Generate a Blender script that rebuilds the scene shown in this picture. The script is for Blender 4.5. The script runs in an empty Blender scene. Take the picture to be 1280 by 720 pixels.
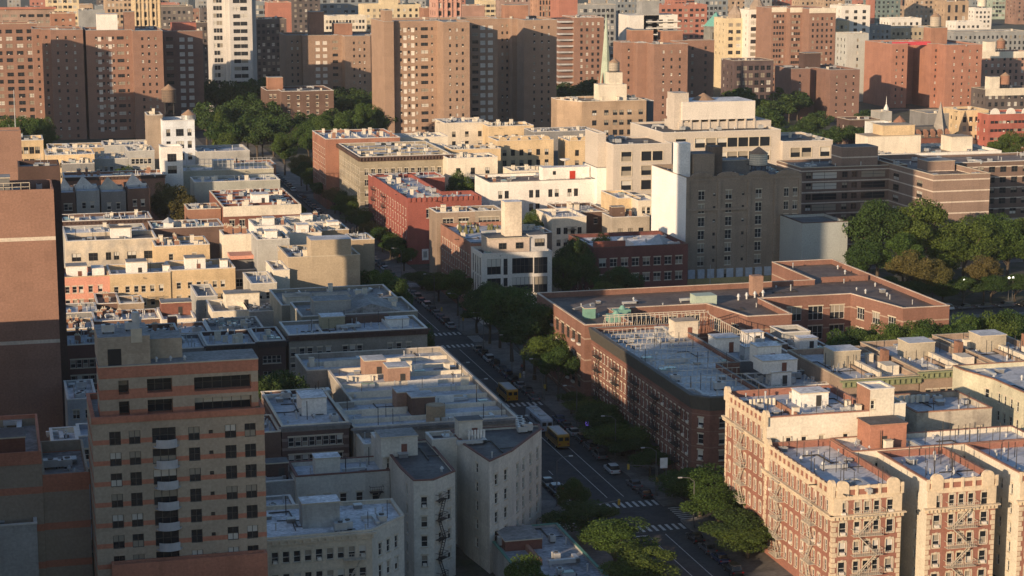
import bpy, math, random
import numpy as np
random.seed(11)
rad=math.radians
# ---------------------------------------------------------------- camera
FPX=2489.; PITCH=math.atan(460/FPX); YAW=rad(14.7); CH=102.
sc=bpy.context.scene; col=sc.collection
cd=bpy.data.cameras.new('camera'); cam=bpy.data.objects.new('camera',cd); col.objects.link(cam); sc.camera=cam
cam.location=(0,0,CH); cam.rotation_euler=(rad(90)-PITCH,0,-YAW)
cd.sensor_width=36; cd.lens=36*FPX/1280; cd.clip_start=1; cd.clip_end=20000
# ---------------------------------------------------------------- sky + sun
SUN_EL=rad(12.5); SUN_TR=(0.77,0.64)          # horizontal travel direction of the light
w=bpy.data.worlds.new("World"); sc.world=w; w.use_nodes=True
nt=w.node_tree; bg=nt.nodes['Background']
sky=nt.nodes.new('ShaderNodeTexSky'); sky.sky_type='NISHITA'; sky.sun_disc=False
sky.sun_elevation=SUN_EL; sky.sun_rotation=math.atan2(-SUN_TR[0],-SUN_TR[1]); sky.air_density=1.0; sky.dust_density=0.9; sky.ozone_density=2.6
nt.links.new(sky.outputs[0],bg.inputs[0]); bg.inputs[1].default_value=0.112
sl=bpy.data.lights.new('sun','SUN'); so=bpy.data.objects.new('sun',sl); col.objects.link(so)
sl.energy=5.0; sl.angle=rad(0.4); sl.color=(1.0,0.73,0.47)
n_=math.hypot(*SUN_TR); dx,dy=SUN_TR[0]/n_*math.cos(SUN_EL),SUN_TR[1]/n_*math.cos(SUN_EL); dz=-math.sin(SUN_EL)
from mathutils import Vector
so.rotation_euler=Vector((dx,dy,dz)).to_track_quat('-Z','Y').to_euler()
vs=sc.view_settings; vs.view_transform='Standard'; vs.look='None'; vs.exposure=0.38; vs.gamma=1; vs.use_curve_mapping=False
sc.cycles.max_bounces=5; sc.cycles.diffuse_bounces=3; sc.cycles.glossy_bounces=2; sc.cycles.transmission_bounces=2
sc.cycles.use_denoising=True
# ---------------------------------------------------------------- from a pixel of the survey photo to a place in the city
RX=(math.cos(YAW),-math.sin(YAW)); DX=(math.sin(YAW),math.cos(YAW))
def ray(x,y):
    cx=(x-640)/FPX; cy=(y-360)/FPX
    fw=math.cos(PITCH)-cy*math.sin(PITCH); up=-math.sin(PITCH)-cy*math.cos(PITCH)
    return (RX[0]*cx+DX[0]*fw, RX[1]*cx+DX[1]*fw, up)
def at(x,y,z=0):
    r=ray(x,y); t=(z-CH)/r[2]; return (r[0]*t,r[1]*t)
def atY(x,y,Y):
    r=ray(x,y); t=Y/r[1]; return (r[0]*t,CH+r[2]*t)
def atX(x,y,X):
    r=ray(x,y); t=X/r[0]; return (r[1]*t,CH+r[2]*t)
def xat(px,Y,z=15,y=400):      # world x of pixel column px on the plane Y, near height z
    for _ in range(4):
        X,zz=atY(px,y,Y); y+= (zz-z)*FPX/math.hypot(X,Y)
    return atY(px,y,Y)[0]
# ---------------------------------------------------------------- materials
MATS={}
def _mat(name):
    m=bpy.data.materials.new(name); m.use_nodes=True; return m,m.node_tree,m.node_tree.nodes['Principled BSDF']
def _noise(nt,co,scale,detail=3,vscale=None):
    if vscale:
        mp=nt.nodes.new('ShaderNodeMapping'); mp.inputs['Scale'].default_value=vscale; nt.links.new(co,mp.inputs[0]); co=mp.outputs[0]
    n=nt.nodes.new('ShaderNodeTexNoise'); n.inputs['Scale'].default_value=scale; n.inputs['Detail'].default_value=detail
    nt.links.new(co,n.inputs['Vector']); return n.outputs['Fac']
def _ramp(nt,f,a,b,lo,hi):
    r=nt.nodes.new('ShaderNodeMapRange'); r.inputs[1].default_value=a; r.inputs[2].default_value=b; r.inputs[3].default_value=lo; r.inputs[4].default_value=hi
    nt.links.new(f,r.inputs[0]); return r.outputs[0]
def _math(nt,op,a,b):
    m=nt.nodes.new('ShaderNodeMath'); m.operation=op
    for i,v in enumerate((a,b)):
        if isinstance(v,(int,float)): m.inputs[i].default_value=v
        else: nt.links.new(v,m.inputs[i])
    return m.outputs[0]
def _mix(nt,f,a,b,mode='MIX'):
    m=nt.nodes.new('ShaderNodeMix'); m.data_type='RGBA'; m.blend_type=mode
    for k,v in ((0,f),(6,a),(7,b)):
        if isinstance(v,(int,float)): m.inputs[k].default_value=v
        elif isinstance(v,tuple): m.inputs[k].default_value=(*v[:3],1)
        else: nt.links.new(v,m.inputs[k])
    return m.outputs[2]
def _scale(nt,c,f):
    m=nt.nodes.new('ShaderNodeVectorMath'); m.operation='SCALE'
    if isinstance(c,tuple): m.inputs[0].default_value=c[:3]
    else: nt.links.new(c,m.inputs[0])
    nt.links.new(f,m.inputs['Scale']); return m.outputs[0]
def wall(name,c,bands=None,vary=.22,course=True,rough=.9,stain=.3,patch=None):
    """weathered masonry / painted wall. bands: (period, start, thickness, colour) along the height"""
    if name in MATS: return MATS[name]
    def dull(c):
        l=.3*c[0]+.59*c[1]+.11*c[2]; k=.88 if c[0]>1.6*c[2] and c[0]<.5 else 1.0
        return tuple((l+(v-l)*.80)*k for v in c)
    c=dull(c); patch=dull(patch) if patch else None; bands=[(a,b_,t,dull(q)) for a,b_,t,q in bands] if bands else None
    m,nt,b=_mat(name)
    tc=nt.nodes.new('ShaderNodeTexCoord').outputs['Object']
    base=c
    if patch:
        base=_mix(nt,_ramp(nt,_noise(nt,tc,.22,5),.48,.6,0,1),c,patch)
    if bands:
        sp=nt.nodes.new('ShaderNodeSeparateXYZ'); nt.links.new(tc,sp.inputs[0])
        for per,st,th,bc in bands:
            f=_math(nt,'MODULO',_math(nt,'ADD',sp.outputs[2],200*per-st),per)
            base=_mix(nt,_math(nt,'LESS_THAN',f,th),base,bc)
    f=_ramp(nt,_noise(nt,tc,.12,4),.3,.7,1-vary,1+vary)
    f=_math(nt,'MULTIPLY',f,_ramp(nt,_noise(nt,tc,2.5,4),.3,.7,.87,1.13))
    f=_math(nt,'MULTIPLY',f,_ramp(nt,_noise(nt,tc,1.0,4,(.55,.55,.09)),.5,.85,1.0,1-stain*.75))
    sx_=nt.nodes.new('ShaderNodeSeparateXYZ'); nt.links.new(tc,sx_.inputs[0]); cx_=nt.nodes.new('ShaderNodeCombineXYZ'); nt.links.new(_math(nt,'ADD',sx_.outputs[0],sx_.outputs[1]),cx_.inputs[0]); nt.links.new(sx_.outputs[2],cx_.inputs[1])
    bp=nt.nodes.new('ShaderNodeTexBrick'); bp.inputs['Scale'].default_value=1; bp.inputs['Brick Width'].default_value=3.7; bp.inputs['Row Height'].default_value=1.9; bp.inputs['Mortar Size'].default_value=0; bp.offset=.41; bp.inputs['Bias'].default_value=-.2
    q_=.90 if vary>.05 else .96
    bp.inputs['Color1'].default_value=(1.03,1.03,1.03,1); bp.inputs['Color2'].default_value=(q_,q_,q_,1); nt.links.new(cx_.outputs[0],bp.inputs[0])
    base=_mix(nt,1.0,base,bp.outputs[0],'MULTIPLY')
    if course: f=_math(nt,'MULTIPLY',f,_ramp(nt,_noise(nt,tc,1.0,2,(1.5,1.5,9)),.3,.7,.93,1.07))
    nt.links.new(_scale(nt,base,f),b.inputs['Base Color']); b.inputs['Roughness'].default_value=rough
    b.inputs['Specular IOR Level'].default_value=.25
    MATS[name]=m; return m
def roofmat(name,c,c2,vary=.3,rough=.75,seam=.8):
    if name in MATS: return MATS[name]
    m,nt,b=_mat(name); tc=nt.nodes.new('ShaderNodeTexCoord').outputs['Object']
    base=_mix(nt,_ramp(nt,_noise(nt,tc,.16,6),.42,.62,0,1),c,c2)
    base=_mix(nt,_ramp(nt,_noise(nt,tc,.5,5,(1,3,1)),.6,.68,0,.6),base,tuple(v*.45 for v in c))
    br=nt.nodes.new('ShaderNodeTexBrick'); br.inputs['Scale'].default_value=1; br.inputs['Brick Width'].default_value=9; br.inputs['Row Height'].default_value=1.1; br.inputs['Mortar Size'].default_value=.05
    br.inputs['Color1'].default_value=(1,1,1,1); br.inputs['Color2'].default_value=(.85,.85,.85,1); br.inputs['Mortar'].default_value=(seam,seam,seam,1); nt.links.new(tc,br.inputs[0])
    base=_mix(nt,1.0,base,br.outputs[0],'MULTIPLY')
    b2=nt.nodes.new('ShaderNodeTexBrick'); b2.inputs['Scale'].default_value=1; b2.inputs['Brick Width'].default_value=6.3; b2.inputs['Row Height'].default_value=4.1; b2.inputs['Mortar Size'].default_value=0; b2.offset=.37
    b2.inputs['Color1'].default_value=(1.06,1.06,1.06,1); b2.inputs['Color2'].default_value=(.80,.80,.80,1) if name not in('roof_ornate','asphalt','yard_ground') else (.96,.96,.96,1); b2.inputs['Bias'].default_value=-.3; nt.links.new(tc,b2.inputs[0])
    base=_mix(nt,1.0,base,b2.outputs[0],'MULTIPLY')
    f=_ramp(nt,_noise(nt,tc,1.8,5),.3,.7,1-vary,1+vary)
    f=_math(nt,'MULTIPLY',f,_ramp(nt,_noise(nt,tc,.33,6),.54,.60,1.0,.78))
    nt.links.new(_scale(nt,base,f),b.inputs['Base Color']); b.inputs['Roughness'].default_value=rough
    MATS[name]=m; return m
def plain(name,c,rough=.6,metal=0,vary=.12,emit=None,rand=0):
    if name in MATS: return MATS[name]
    m,nt,b=_mat(name); tc=nt.nodes.new('ShaderNodeTexCoord').outputs['Object']
    f=_ramp(nt,_noise(nt,tc,1.3,4),.3,.7,1-vary,1+vary)
    if rand:
        oi=nt.nodes.new('ShaderNodeObjectInfo'); f=_math(nt,'MULTIPLY',f,_ramp(nt,oi.outputs['Random'],0,1,1-rand,1+rand))
    nt.links.new(_scale(nt,c,f),b.inputs['Base Color']); b.inputs['Roughness'].default_value=rough; b.inputs['Metallic'].default_value=metal
    if emit: b.inputs['Emission Color'].default_value=(*c,1); b.inputs['Emission Strength'].default_value=emit
    MATS[name]=m; return m
def glassmat(name,blind):
    m,nt,b=_mat(name)
    oi=nt.nodes.new('ShaderNodeObjectInfo').outputs['Random']; ge=nt.nodes.new('ShaderNodeNewGeometry').outputs['Random Per Island']
    r=_math(nt,'FRACT',_math(nt,'ADD',_math(nt,'MULTIPLY',oi,7.31),ge),0)
    r2=_math(nt,'FRACT',_math(nt,'MULTIPLY',r,13.7),0)
    c=_mix(nt,_math(nt,'GREATER_THAN',r2,.6),(.30,.27,.22),(.55,.53,.48))
    c=_mix(nt,_math(nt,'LESS_THAN',r,blind),(.018,.022,.028),c)
    nt.links.new(c,b.inputs['Base Color']); b.inputs['Roughness'].default_value=.12
    b.inputs['Specular IOR Level'].default_value=.6
    MATS[name]=m; return m
GL_LO=glassmat('window_glass',.10); GL_UP=glassmat('window_glass_upper',.38)
FR_L=plain('frame_white',(.55,.54,.50),.6); FR_D=plain('frame_dark',(.06,.055,.05),.5); STONE=plain('stone_trim',(.50,.44,.34),.85); 
GREENISH=plain('glass_green',(.20,.30,.26),.15)
WHITEP=plain('white_panel',(.62,.58,.52),.7,rand=.12)
TANK=wall('tank_wood',(.20,.14,.10),stain=.5); TANKROOF=plain('tank_cone',(.30,.20,.13),.8)
METAL=plain('galvanised',(.45,.46,.46),.45,.3); DARKMETAL=plain('dark_iron',(.035,.033,.033),.6); PALEMETAL=plain('pale_painted_iron',(.50,.45,.37),.7)
COPE=plain('pale_coping',(.60,.58,.54),.8)
WHITE=wall('white_paint',(.74,.71,.65),stain=.18,vary=.07,course=False)
CREAMP=wall('cream_paint',(.66,.59,.46),stain=.3,vary=.12,course=False)
BRICKR=wall('red_brick',(.24,.085,.055)); BRICKO=wall('orange_brick',(.36,.17,.10)); BRICKT=wall('tan_brick',(.38,.28,.17)); BRICKB=wall('brown_brick',(.17,.10,.075))
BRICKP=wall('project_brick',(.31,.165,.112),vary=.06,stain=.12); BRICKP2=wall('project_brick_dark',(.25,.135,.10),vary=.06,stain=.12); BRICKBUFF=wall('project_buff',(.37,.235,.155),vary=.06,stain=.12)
YELB=wall('yellow_brick',(.58,.42,.22)); CREAMB=wall('cream_brick',(.56,.48,.36),stain=.45,patch=(.42,.38,.32)); GREYB=wall('grey_stucco',(.36,.36,.34),stain=.4); GREYD=wall('grey_dark',(.20,.20,.20),stain=.4)
OFFC=wall('office_precast',(.48,.42,.35),vary=.05,stain=.12,course=False); REDP=wall('red_painted_brick',(.34,.085,.06),vary=.12)
SALMON=wall('salmon_paint',(.62,.26,.17),vary=.05); DKBR=wall('dark_brown_brick',(.11,.065,.055))
STOREB=wall('storage_brick',(.33,.25,.18),stain=.35,vary=.12)
R_SIL=roofmat('roof_silver',(.44,.47,.52),(.56,.59,.63),vary=.18); R_WHT=roofmat('roof_white',(.74,.75,.77),(.56,.59,.63)); R_TAR=roofmat('roof_tar',(.07,.07,.075),(.13,.13,.13),seam=.9)
R_GRY=roofmat('roof_grey',(.22,.22,.22),(.30,.30,.30)); R_BRN=roofmat('roof_brown',(.17,.13,.11),(.24,.19,.16)); R_TAN=roofmat('roof_tan',(.42,.34,.25),(.30,.25,.2))
ROOFS={'s':R_SIL,'w':R_WHT,'t':R_TAR,'g':R_GRY,'b':R_BRN,'n':R_TAN}
# ---------------------------------------------------------------- mesh builder
class MB:
    def __init__(s): s.v=[]; s.f=[]; s.m=[]
    def quad(s,a,b,c,d,m=0):
        n=len(s.v); s.v+=[a,b,c,d]; s.f.append((n,n+1,n+2,n+3)); s.m.append(m); return s
    def face(s,pts,m=0):
        n=len(s.v); s.v+=list(pts); s.f.append(tuple(range(n,n+len(pts)))); s.m.append(m); return s
    def box(s,x0,y0,z0,x1,y1,z1,m=0,mt=None):
        n=len(s.v); s.v+=[(x0,y0,z0),(x1,y0,z0),(x1,y1,z0),(x0,y1,z0),(x0,y0,z1),(x1,y0,z1),(x1,y1,z1),(x0,y1,z1)]
        for i,q in enumerate(((0,3,2,1),(4,5,6,7),(0,1,5,4),(1,2,6,5),(2,3,7,6),(3,0,4,7))): s.f.append(tuple(n+k for k in q)); s.m.append(mt if (mt is not None and i==1) else m)
        return s
    def prism(s,poly,z0,z1,m=0,mt=None,bottom=False):
        k=len(poly); n=len(s.v); s.v+=[(x,y,z0) for x,y in poly]+[(x,y,z1) for x,y in poly]
        for i in range(k):
            j=(i+1)%k; s.f.append((n+i,n+j,n+k+j,n+k+i)); s.m.append(m)
        s.f.append(tuple(range(n+k,n+2*k))); s.m.append(m if mt is None else mt)
        if bottom: s.f.append(tuple(reversed(range(n,n+k)))); s.m.append(m)
        return s
    def cyl(s,x,y,z0,z1,r,r2=None,k=12,m=0,mt=None):
        r2=r if r2 is None else r2; n=len(s.v)
        for i in range(k):
            a=i*2*math.pi/k; s.v.append((x+r*math.cos(a),y+r*math.sin(a),z0))
        for i in range(k):
            a=i*2*math.pi/k; s.v.append((x+r2*math.cos(a),y+r2*math.sin(a),z1))
        for i in range(k):
            j=(i+1)%k; s.f.append((n+i,n+j,n+k+j,n+k+i)); s.m.append(m)
        s.f.append(tuple(range(n+k,n+2*k))); s.m.append(m if mt is None else mt); return s
    def bar(s,a,b,t=.05,m=0):
        a=Vector(a); b=Vector(b); d=(b-a)
        if d.length<1e-6: return s
        d.normalize(); u=d.cross(Vector((0,0,1)));
        if u.length<.1: u=d.cross(Vector((1,0,0)))
        u.normalize(); v=d.cross(u); n=len(s.v)
        for p in (a,b):
            for su,sv in ((-1,-1),(1,-1),(1,1),(-1,1)): s.v.append(tuple(p+u*su*t+v*sv*t))
        for q in ((0,1,5,4),(1,2,6,5),(2,3,7,6),(3,0,4,7),(0,3,2,1),(4,5,6,7)): s.f.append(tuple(n+k for k in q)); s.m.append(m)
        return s
    def add(s,o,M):  # M: function of a vertex
        n=len(s.v); s.v+=[M(v) for v in o.v]; s.f+=[tuple(n+k for k in f) for f in o.f]; s.m+=o.m; return s
    def mesh(s,name,mats):
        me=bpy.data.meshes.new(name); me.from_pydata(s.v,[],s.f)
        for m in mats: me.materials.append(m)
        me.polygons.foreach_set('material_index',s.m); me.update(); return me
    def build(s,name,mats,parent=None,loc=(0,0,0)):
        return link(name,s.mesh(name,mats),parent,loc)
def link(name,me,parent=None,loc=(0,0,0),rz=0,sc_=None):
    o=bpy.data.objects.new(name,me); col.objects.link(o); o.parent=parent; o.location=loc
    if rz: o.rotation_euler=(0,0,rz)
    if sc_: o.scale=sc_
    return o
def tag(o,label=None,cat=None,group=None,kind=None):
    for k,v in (('label',label),('category',cat),('group',group),('kind',kind)):
        if v: o[k]=v
    return o
def empty(name,loc,label,cat,group=None,rz=0):
    o=bpy.data.objects.new(name,None); col.objects.link(o); o.location=loc; o.rotation_euler=(0,0,rz); o.empty_display_size=1
    return tag(o,label,cat,group)
def copy_tree(o,parent=None):
    c=o.copy(); col.objects.link(c); c.parent=parent
    for ch in list(o.children): copy_tree(ch,c)
    return c
# ---------------------------------------------------------------- windows
WC={}
def win_mb(w,h,style):
    k=(round(w,2),round(h,2),style)
    if k in WC: return WC[k]
    m=MB()
    if style=='panel':
        m.quad((0,0,0),(w,0,0),(w,0,h),(0,0,h),2); m.box(.02,-.08,.02,w-.02,-.01,h-.02,4)
    elif style=='hole':
        m.quad((0,0,0),(w,0,0),(w,0,h),(0,0,h),0)
    else:
        hs=h*.5
        if style=='o':
            m.quad((0,0,0),(w,0,0),(w,0,hs),(0,0,hs),0); m.quad((0,0,hs),(w,0,hs),(w,0,h),(0,0,h),1)
            for b in ((-.25,0,w+.25,-.25),(-.25,h,w+.25,h+.25)): m.box(b[0],-.34,min(b[1],b[3]),b[2],-.1,max(b[1],b[3])-.002,5)
            m.box(-.25,-.34,0,-.002,-.1,h-.002,5); m.box(w+.002,-.34,0,w+.25,-.1,h-.002,5); WC[k]=m; return m
        if style in('','a'):
            m.quad((0,0,0),(w,0,0),(w,0,h),(0,0,h),1); m.box(0,-.05,hs-.05,w,-.005,hs+.05,3)
            if w>2: m.box(w*.5-.05,-.06,0,w*.5+.05,-.004,h,3)
            if 'a' in style: m.box(w*.25,-.45,.05,min(w*.25+.65,w*.8),-.02,.45,4)
            WC[k]=m; return m
        m.quad((0,0,0),(w,0,0),(w,0,hs),(0,0,hs),0); m.quad((0,0,hs),(w,0,hs),(w,0,h),(0,0,h),1)
        t=.07; fr=3 if 'd' in style else 2
        m.box(0,-.07,0,t,-.005,h,fr); m.box(w-t,-.07,0,w,-.005,h,fr); m.box(t,-.07,h-t,w-t,-.005,h,fr); m.box(t,-.07,0,w-t,-.005,t,fr); m.box(t,-.06,hs-.03,w-t,-.005,hs+.03,fr)
        nb=int(w/1.3)
        for i in range(1,nb+1): x=w*i/(nb+1); m.box(x-.04,-.066,t,x+.04,-.004,h-t,fr)
        if 's' in style: m.box(-.12,-.34,-.16,w+.12,-.12,-.005,5)
        if 'l' in style: m.box(-.12,-.27,h+.005,w+.12,-.1,h+.28,5)
        if 't' in style:
            for a_,b_ in ((-.2,-.01),(w+.01,w+.2)): m.box(a_,-.26,-.01,b_,-.1,h,5)
            m.box(w*.5-.17,-.33,h+.006,w*.5+.17,-.1,h+.38,5)
        if 'a' in style: m.box(w*.2,-.55,.06,w*.8,-.02,.48,4)
    WC[k]=m; return m
WMATS=[GL_LO,GL_UP,FR_L,FR_D,WHITEP,STONE]; WM={}
def win_mesh(w,h,style):
    k=(round(w,2),round(h,2),style)
    if k not in WM: WM[k]=win_mb(w,h,style).mesh('window',WMATS)
    return WM[k]
def facade(m,p0,p1,z0,z1,rects,rec,mat=0):
    L=math.hypot(p1[0]-p0[0],p1[1]-p0[1]); d=((p1[0]-p0[0])/L,(p1[1]-p0[1])/L); inn=(-d[1],d[0])
    P=lambda u,z,r=0:(p0[0]+d[0]*u+inn[0]*r,p0[1]+d[1]*u+inn[1]*r,z)
    zs=sorted({z0,z1}|{r[2] for r in rects}|{r[3] for r in rects})
    for za,zb in zip(zs,zs[1:]):
        if zb-za<1e-4: continue
        row=sorted([r for r in rects if r[2]<=za+1e-4 and r[3]>=zb-1e-4]); u=0
        for r in row:
            if r[0]>u+1e-4: m.quad(P(u,za),P(r[0],za),P(r[0],zb),P(u,zb),mat)
            u=max(u,r[1])
        if L>u+1e-4: m.quad(P(u,za),P(L,za),P(L,zb),P(u,zb),mat)
    for u0,u1,za,zb in [r[:4] for r in rects]:
        m.quad(P(u0,za),P(u0,za,rec),P(u0,zb,rec),P(u0,zb),mat); m.quad(P(u1,za,rec),P(u1,za),P(u1,zb),P(u1,zb,rec),mat)
        m.quad(P(u0,za),P(u1,za),P(u1,za,rec),P(u0,za,rec),mat); m.quad(P(u0,zb,rec),P(u1,zb,rec),P(u1,zb),P(u0,zb),mat)
def inset(poly,t):
    k=len(poly); out=[]
    for i in range(k):
        a,b,c=poly[i-1],poly[i],poly[(i+1)%k]
        def nrm(p,q):
            L=math.hypot(q[0]-p[0],q[1]-p[1]); return (-(q[1]-p[1])/L,(q[0]-p[0])/L)
        n1=nrm(a,b); n2=nrm(b,c); q=1+n1[0]*n2[0]+n1[1]*n2[1]; q=max(q,.55)
        out.append((b[0]+(n1[0]+n2[0])*t/q,b[1]+(n1[1]+n2[1])*t/q))
    return out
def inside(p,poly):
    c=False; k=len(poly)
    for i in range(k):
        (x0,y0),(x1,y1)=poly[i],poly[i-1]
        if (y0>p[1])!=(y1>p[1]) and p[0]<(x1-x0)*(p[1]-y0)/(y1-y0)+x0: c=not c
    return c
def area(poly): return .5*sum(poly[i-1][0]*poly[i][1]-poly[i][0]*poly[i-1][1] for i in range(len(poly)))
# ---------------------------------------------------------------- roof furniture (parts of their building), shared meshes
def _mk():
    D={}
    D['vent_pipe']=MB().cyl(0,0,0,1.0,.11,k=8).cyl(0,0,1.0,1.15,.17,k=8).mesh('vent_pipe',[METAL])
    D['tall_pipe']=MB().cyl(0,0,0,2.6,.06,k=6).mesh('tall_pipe',[DARKMETAL])
    D['vent_cap']=MB().cyl(0,0,0,.45,.16,k=10).cyl(0,0,.45,.8,.30,.12,k=10).mesh('vent_cap',[METAL])
    D['roof_duct']=MB().box(-2.2,-.3,.3,2.2,.3,.8).box(1.6,-.3,.3,2.2,2.0,.8).box(-2,-.2,0,-1.8,.2,.3).box(1.8,1.6,0,2,1.9,.3).mesh('roof_duct',[METAL])
    D['roof_hatch']=MB().box(-.6,-.5,0,.6,.5,.55).box(-.68,-.58,.55,.68,.58,.66,1).mesh('roof_hatch',[GREYD,METAL])
    mm=MB(); mm.bar((-3,0,.12),(3,0,.12),.07); mm.bar((3,0,.12),(3,2.5,.12),.07); mm.bar((-1,0,.12),(-1,-2,.12),.05); D['pipe_run']=mm.mesh('pipe_run',[DARKMETAL])
    D['skylight']=MB().box(-1,-.7,0,1,.7,.5).box(-.9,-.6,.5,.9,.6,.62,1).mesh('skylight',[METAL,GREENISH])
    m=MB(); m.box(-.8,-.5,.25,.8,.5,1.15); m.box(-.7,-.4,0,-.55,.4,.25,1); m.box(.55,-.4,0,.7,.4,.25,1); m.cyl(0,0,1.15,1.25,.33,k=10,m=1)
    D['cooling_unit']=m.mesh('cooling_unit',[METAL,DARKMETAL])
    m=MB(); m.box(-.5,-.35,0,.5,.35,1.7); m.box(-.56,-.41,1.7,.56,.41,1.85,1); m.cyl(-.22,0,1.85,2.15,.12,k=8,m=1); m.cyl(.22,0,1.85,2.15,.12,k=8,m=1)
    D['chimney']=m.mesh('chimney',[BRICKO,STONE])
    m=MB(); m.box(-.55,-.4,0,.55,.4,1.5); m.box(-.6,-.45,1.5,.6,.45,1.62,1)
    D['chimney_pale']=m.mesh('chimney_pale',[CREAMP,STONE])
    m=MB(); m.bar((0,0,0),(0,0,3.2),.035); [m.bar((-.6+.1*i,0,3.1-.3*i),(.6-.1*i,0,3.1-.3*i),.02) for i in range(4)]
    D['aerial']=m.mesh('aerial',[METAL])
    m=MB(); m.cyl(0,0,0,.6,.05,k=6,m=1)
    for i in range(6):
        a0=.15*i; a1=.15*(i+1)
        r0,r1=.6*math.sin(a0*1.6),.6*math.sin(a1*1.6); m.cyl(0,0,.6+.35*(1-math.cos(a0*1.4)),.6+.35*(1-math.cos(a1*1.4)),max(r0,.02),r1,k=12)
    D['dish']=m.mesh('dish',[WHITE,METAL])
    return D
RF=_mk()
PN={'chimney_pale':'chimney','dish':'satellite_dish'}
def roof_bits(root,poly,zr,spec,rng,tall=1):
    q=inset(poly,1.3)
    if area(q)<4: return
    xs=[p[0] for p in q]; ys=[p[1] for p in q]
    spec=dict(spec); big_=min(4,int(abs(area(poly))/150))
    if spec: spec['roof_duct']=big_//2+rng.randint(0,1); spec['roof_hatch']=1+big_//2; spec['pipe_run']=big_
    for kind,n in spec.items():
        if root.location.y<330: n=int(n*1.3+.5)
        elif root.location.y<780: n=int(n*(1.0 if kind in('aerial','roof_duct','pipe_run','roof_hatch') else 2.4)+.5)
        for _ in range(n):
            for _t in range(20):
                p=(rng.uniform(min(xs),max(xs)),rng.uniform(min(ys),max(ys)))
                if inside(p,q): break
            else: continue
            s=rng.uniform(.85,1.25)
            link(PN.get(kind,kind),RF[kind],root,(p[0],p[1],zr),rng.choice((0,math.pi/2))+rng.uniform(-.05,.05),(s,s,s*rng.uniform(.8,1.2)))
def bulkhead(root,x,y,zr,w,d,h,mat,roof=R_GRY,door=True,name='bulkhead'):
    m=MB(); m.box(x,y,zr,x+w,y+d,zr+h,0,1); m.box(x-.12,y-.12,zr+h,x+w+.12,y+d+.12,zr+h+.18,2,1)
    o=m.build(name,[mat,roof,STONE],root)
    if door and w>1.5:
        dm=MB().box(x+w*.55,y-.06,zr,x+w*.55+.95,y+.02,zr+min(2.05,h*.85)); dm.build('door',[DARKMETAL if random.random()<.6 else BRICKR],o)
    return o
def water_tank(root,x,y,z,r=1.9,h=3.6,leg=2.5,tm=TANK):
    m=MB().cyl(x,y,z+leg,z+leg+h,r,k=20); 
    for i in range(5): m.cyl(x,y,z+leg+.3+i*h/5,z+leg+.38+i*h/5,r+.03,k=20,m=1)
    t=m.build('water_tank',[tm,DARKMETAL],root)
    MB().cyl(x,y,z+leg+h,z+leg+h+r*.75,r*1.08,.05,k=20).build('tank_roof',[TANKROOF],t)
    m=MB()
    for sx in (-1,1):
        for sy in (-1,1): m.bar((x+sx*r*.6,y+sy*r*.6,z),(x+sx*r*.6,y+sy*r*.6,z+leg),.1)
        m.bar((x+sx*r*.6,y-r*.6,z),(x+sx*r*.6,y+r*.6,z+leg),.04); m.bar((x-r*.6,y+sx*r*.6,z),(x+r*.6,y+sx*r*.6,z+leg),.04)
    m.box(x-r,y-r,z+leg-.15,x+r,y+r,z+leg-.01); m.build('tank_frame',[DARKMETAL],t); return t
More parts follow.
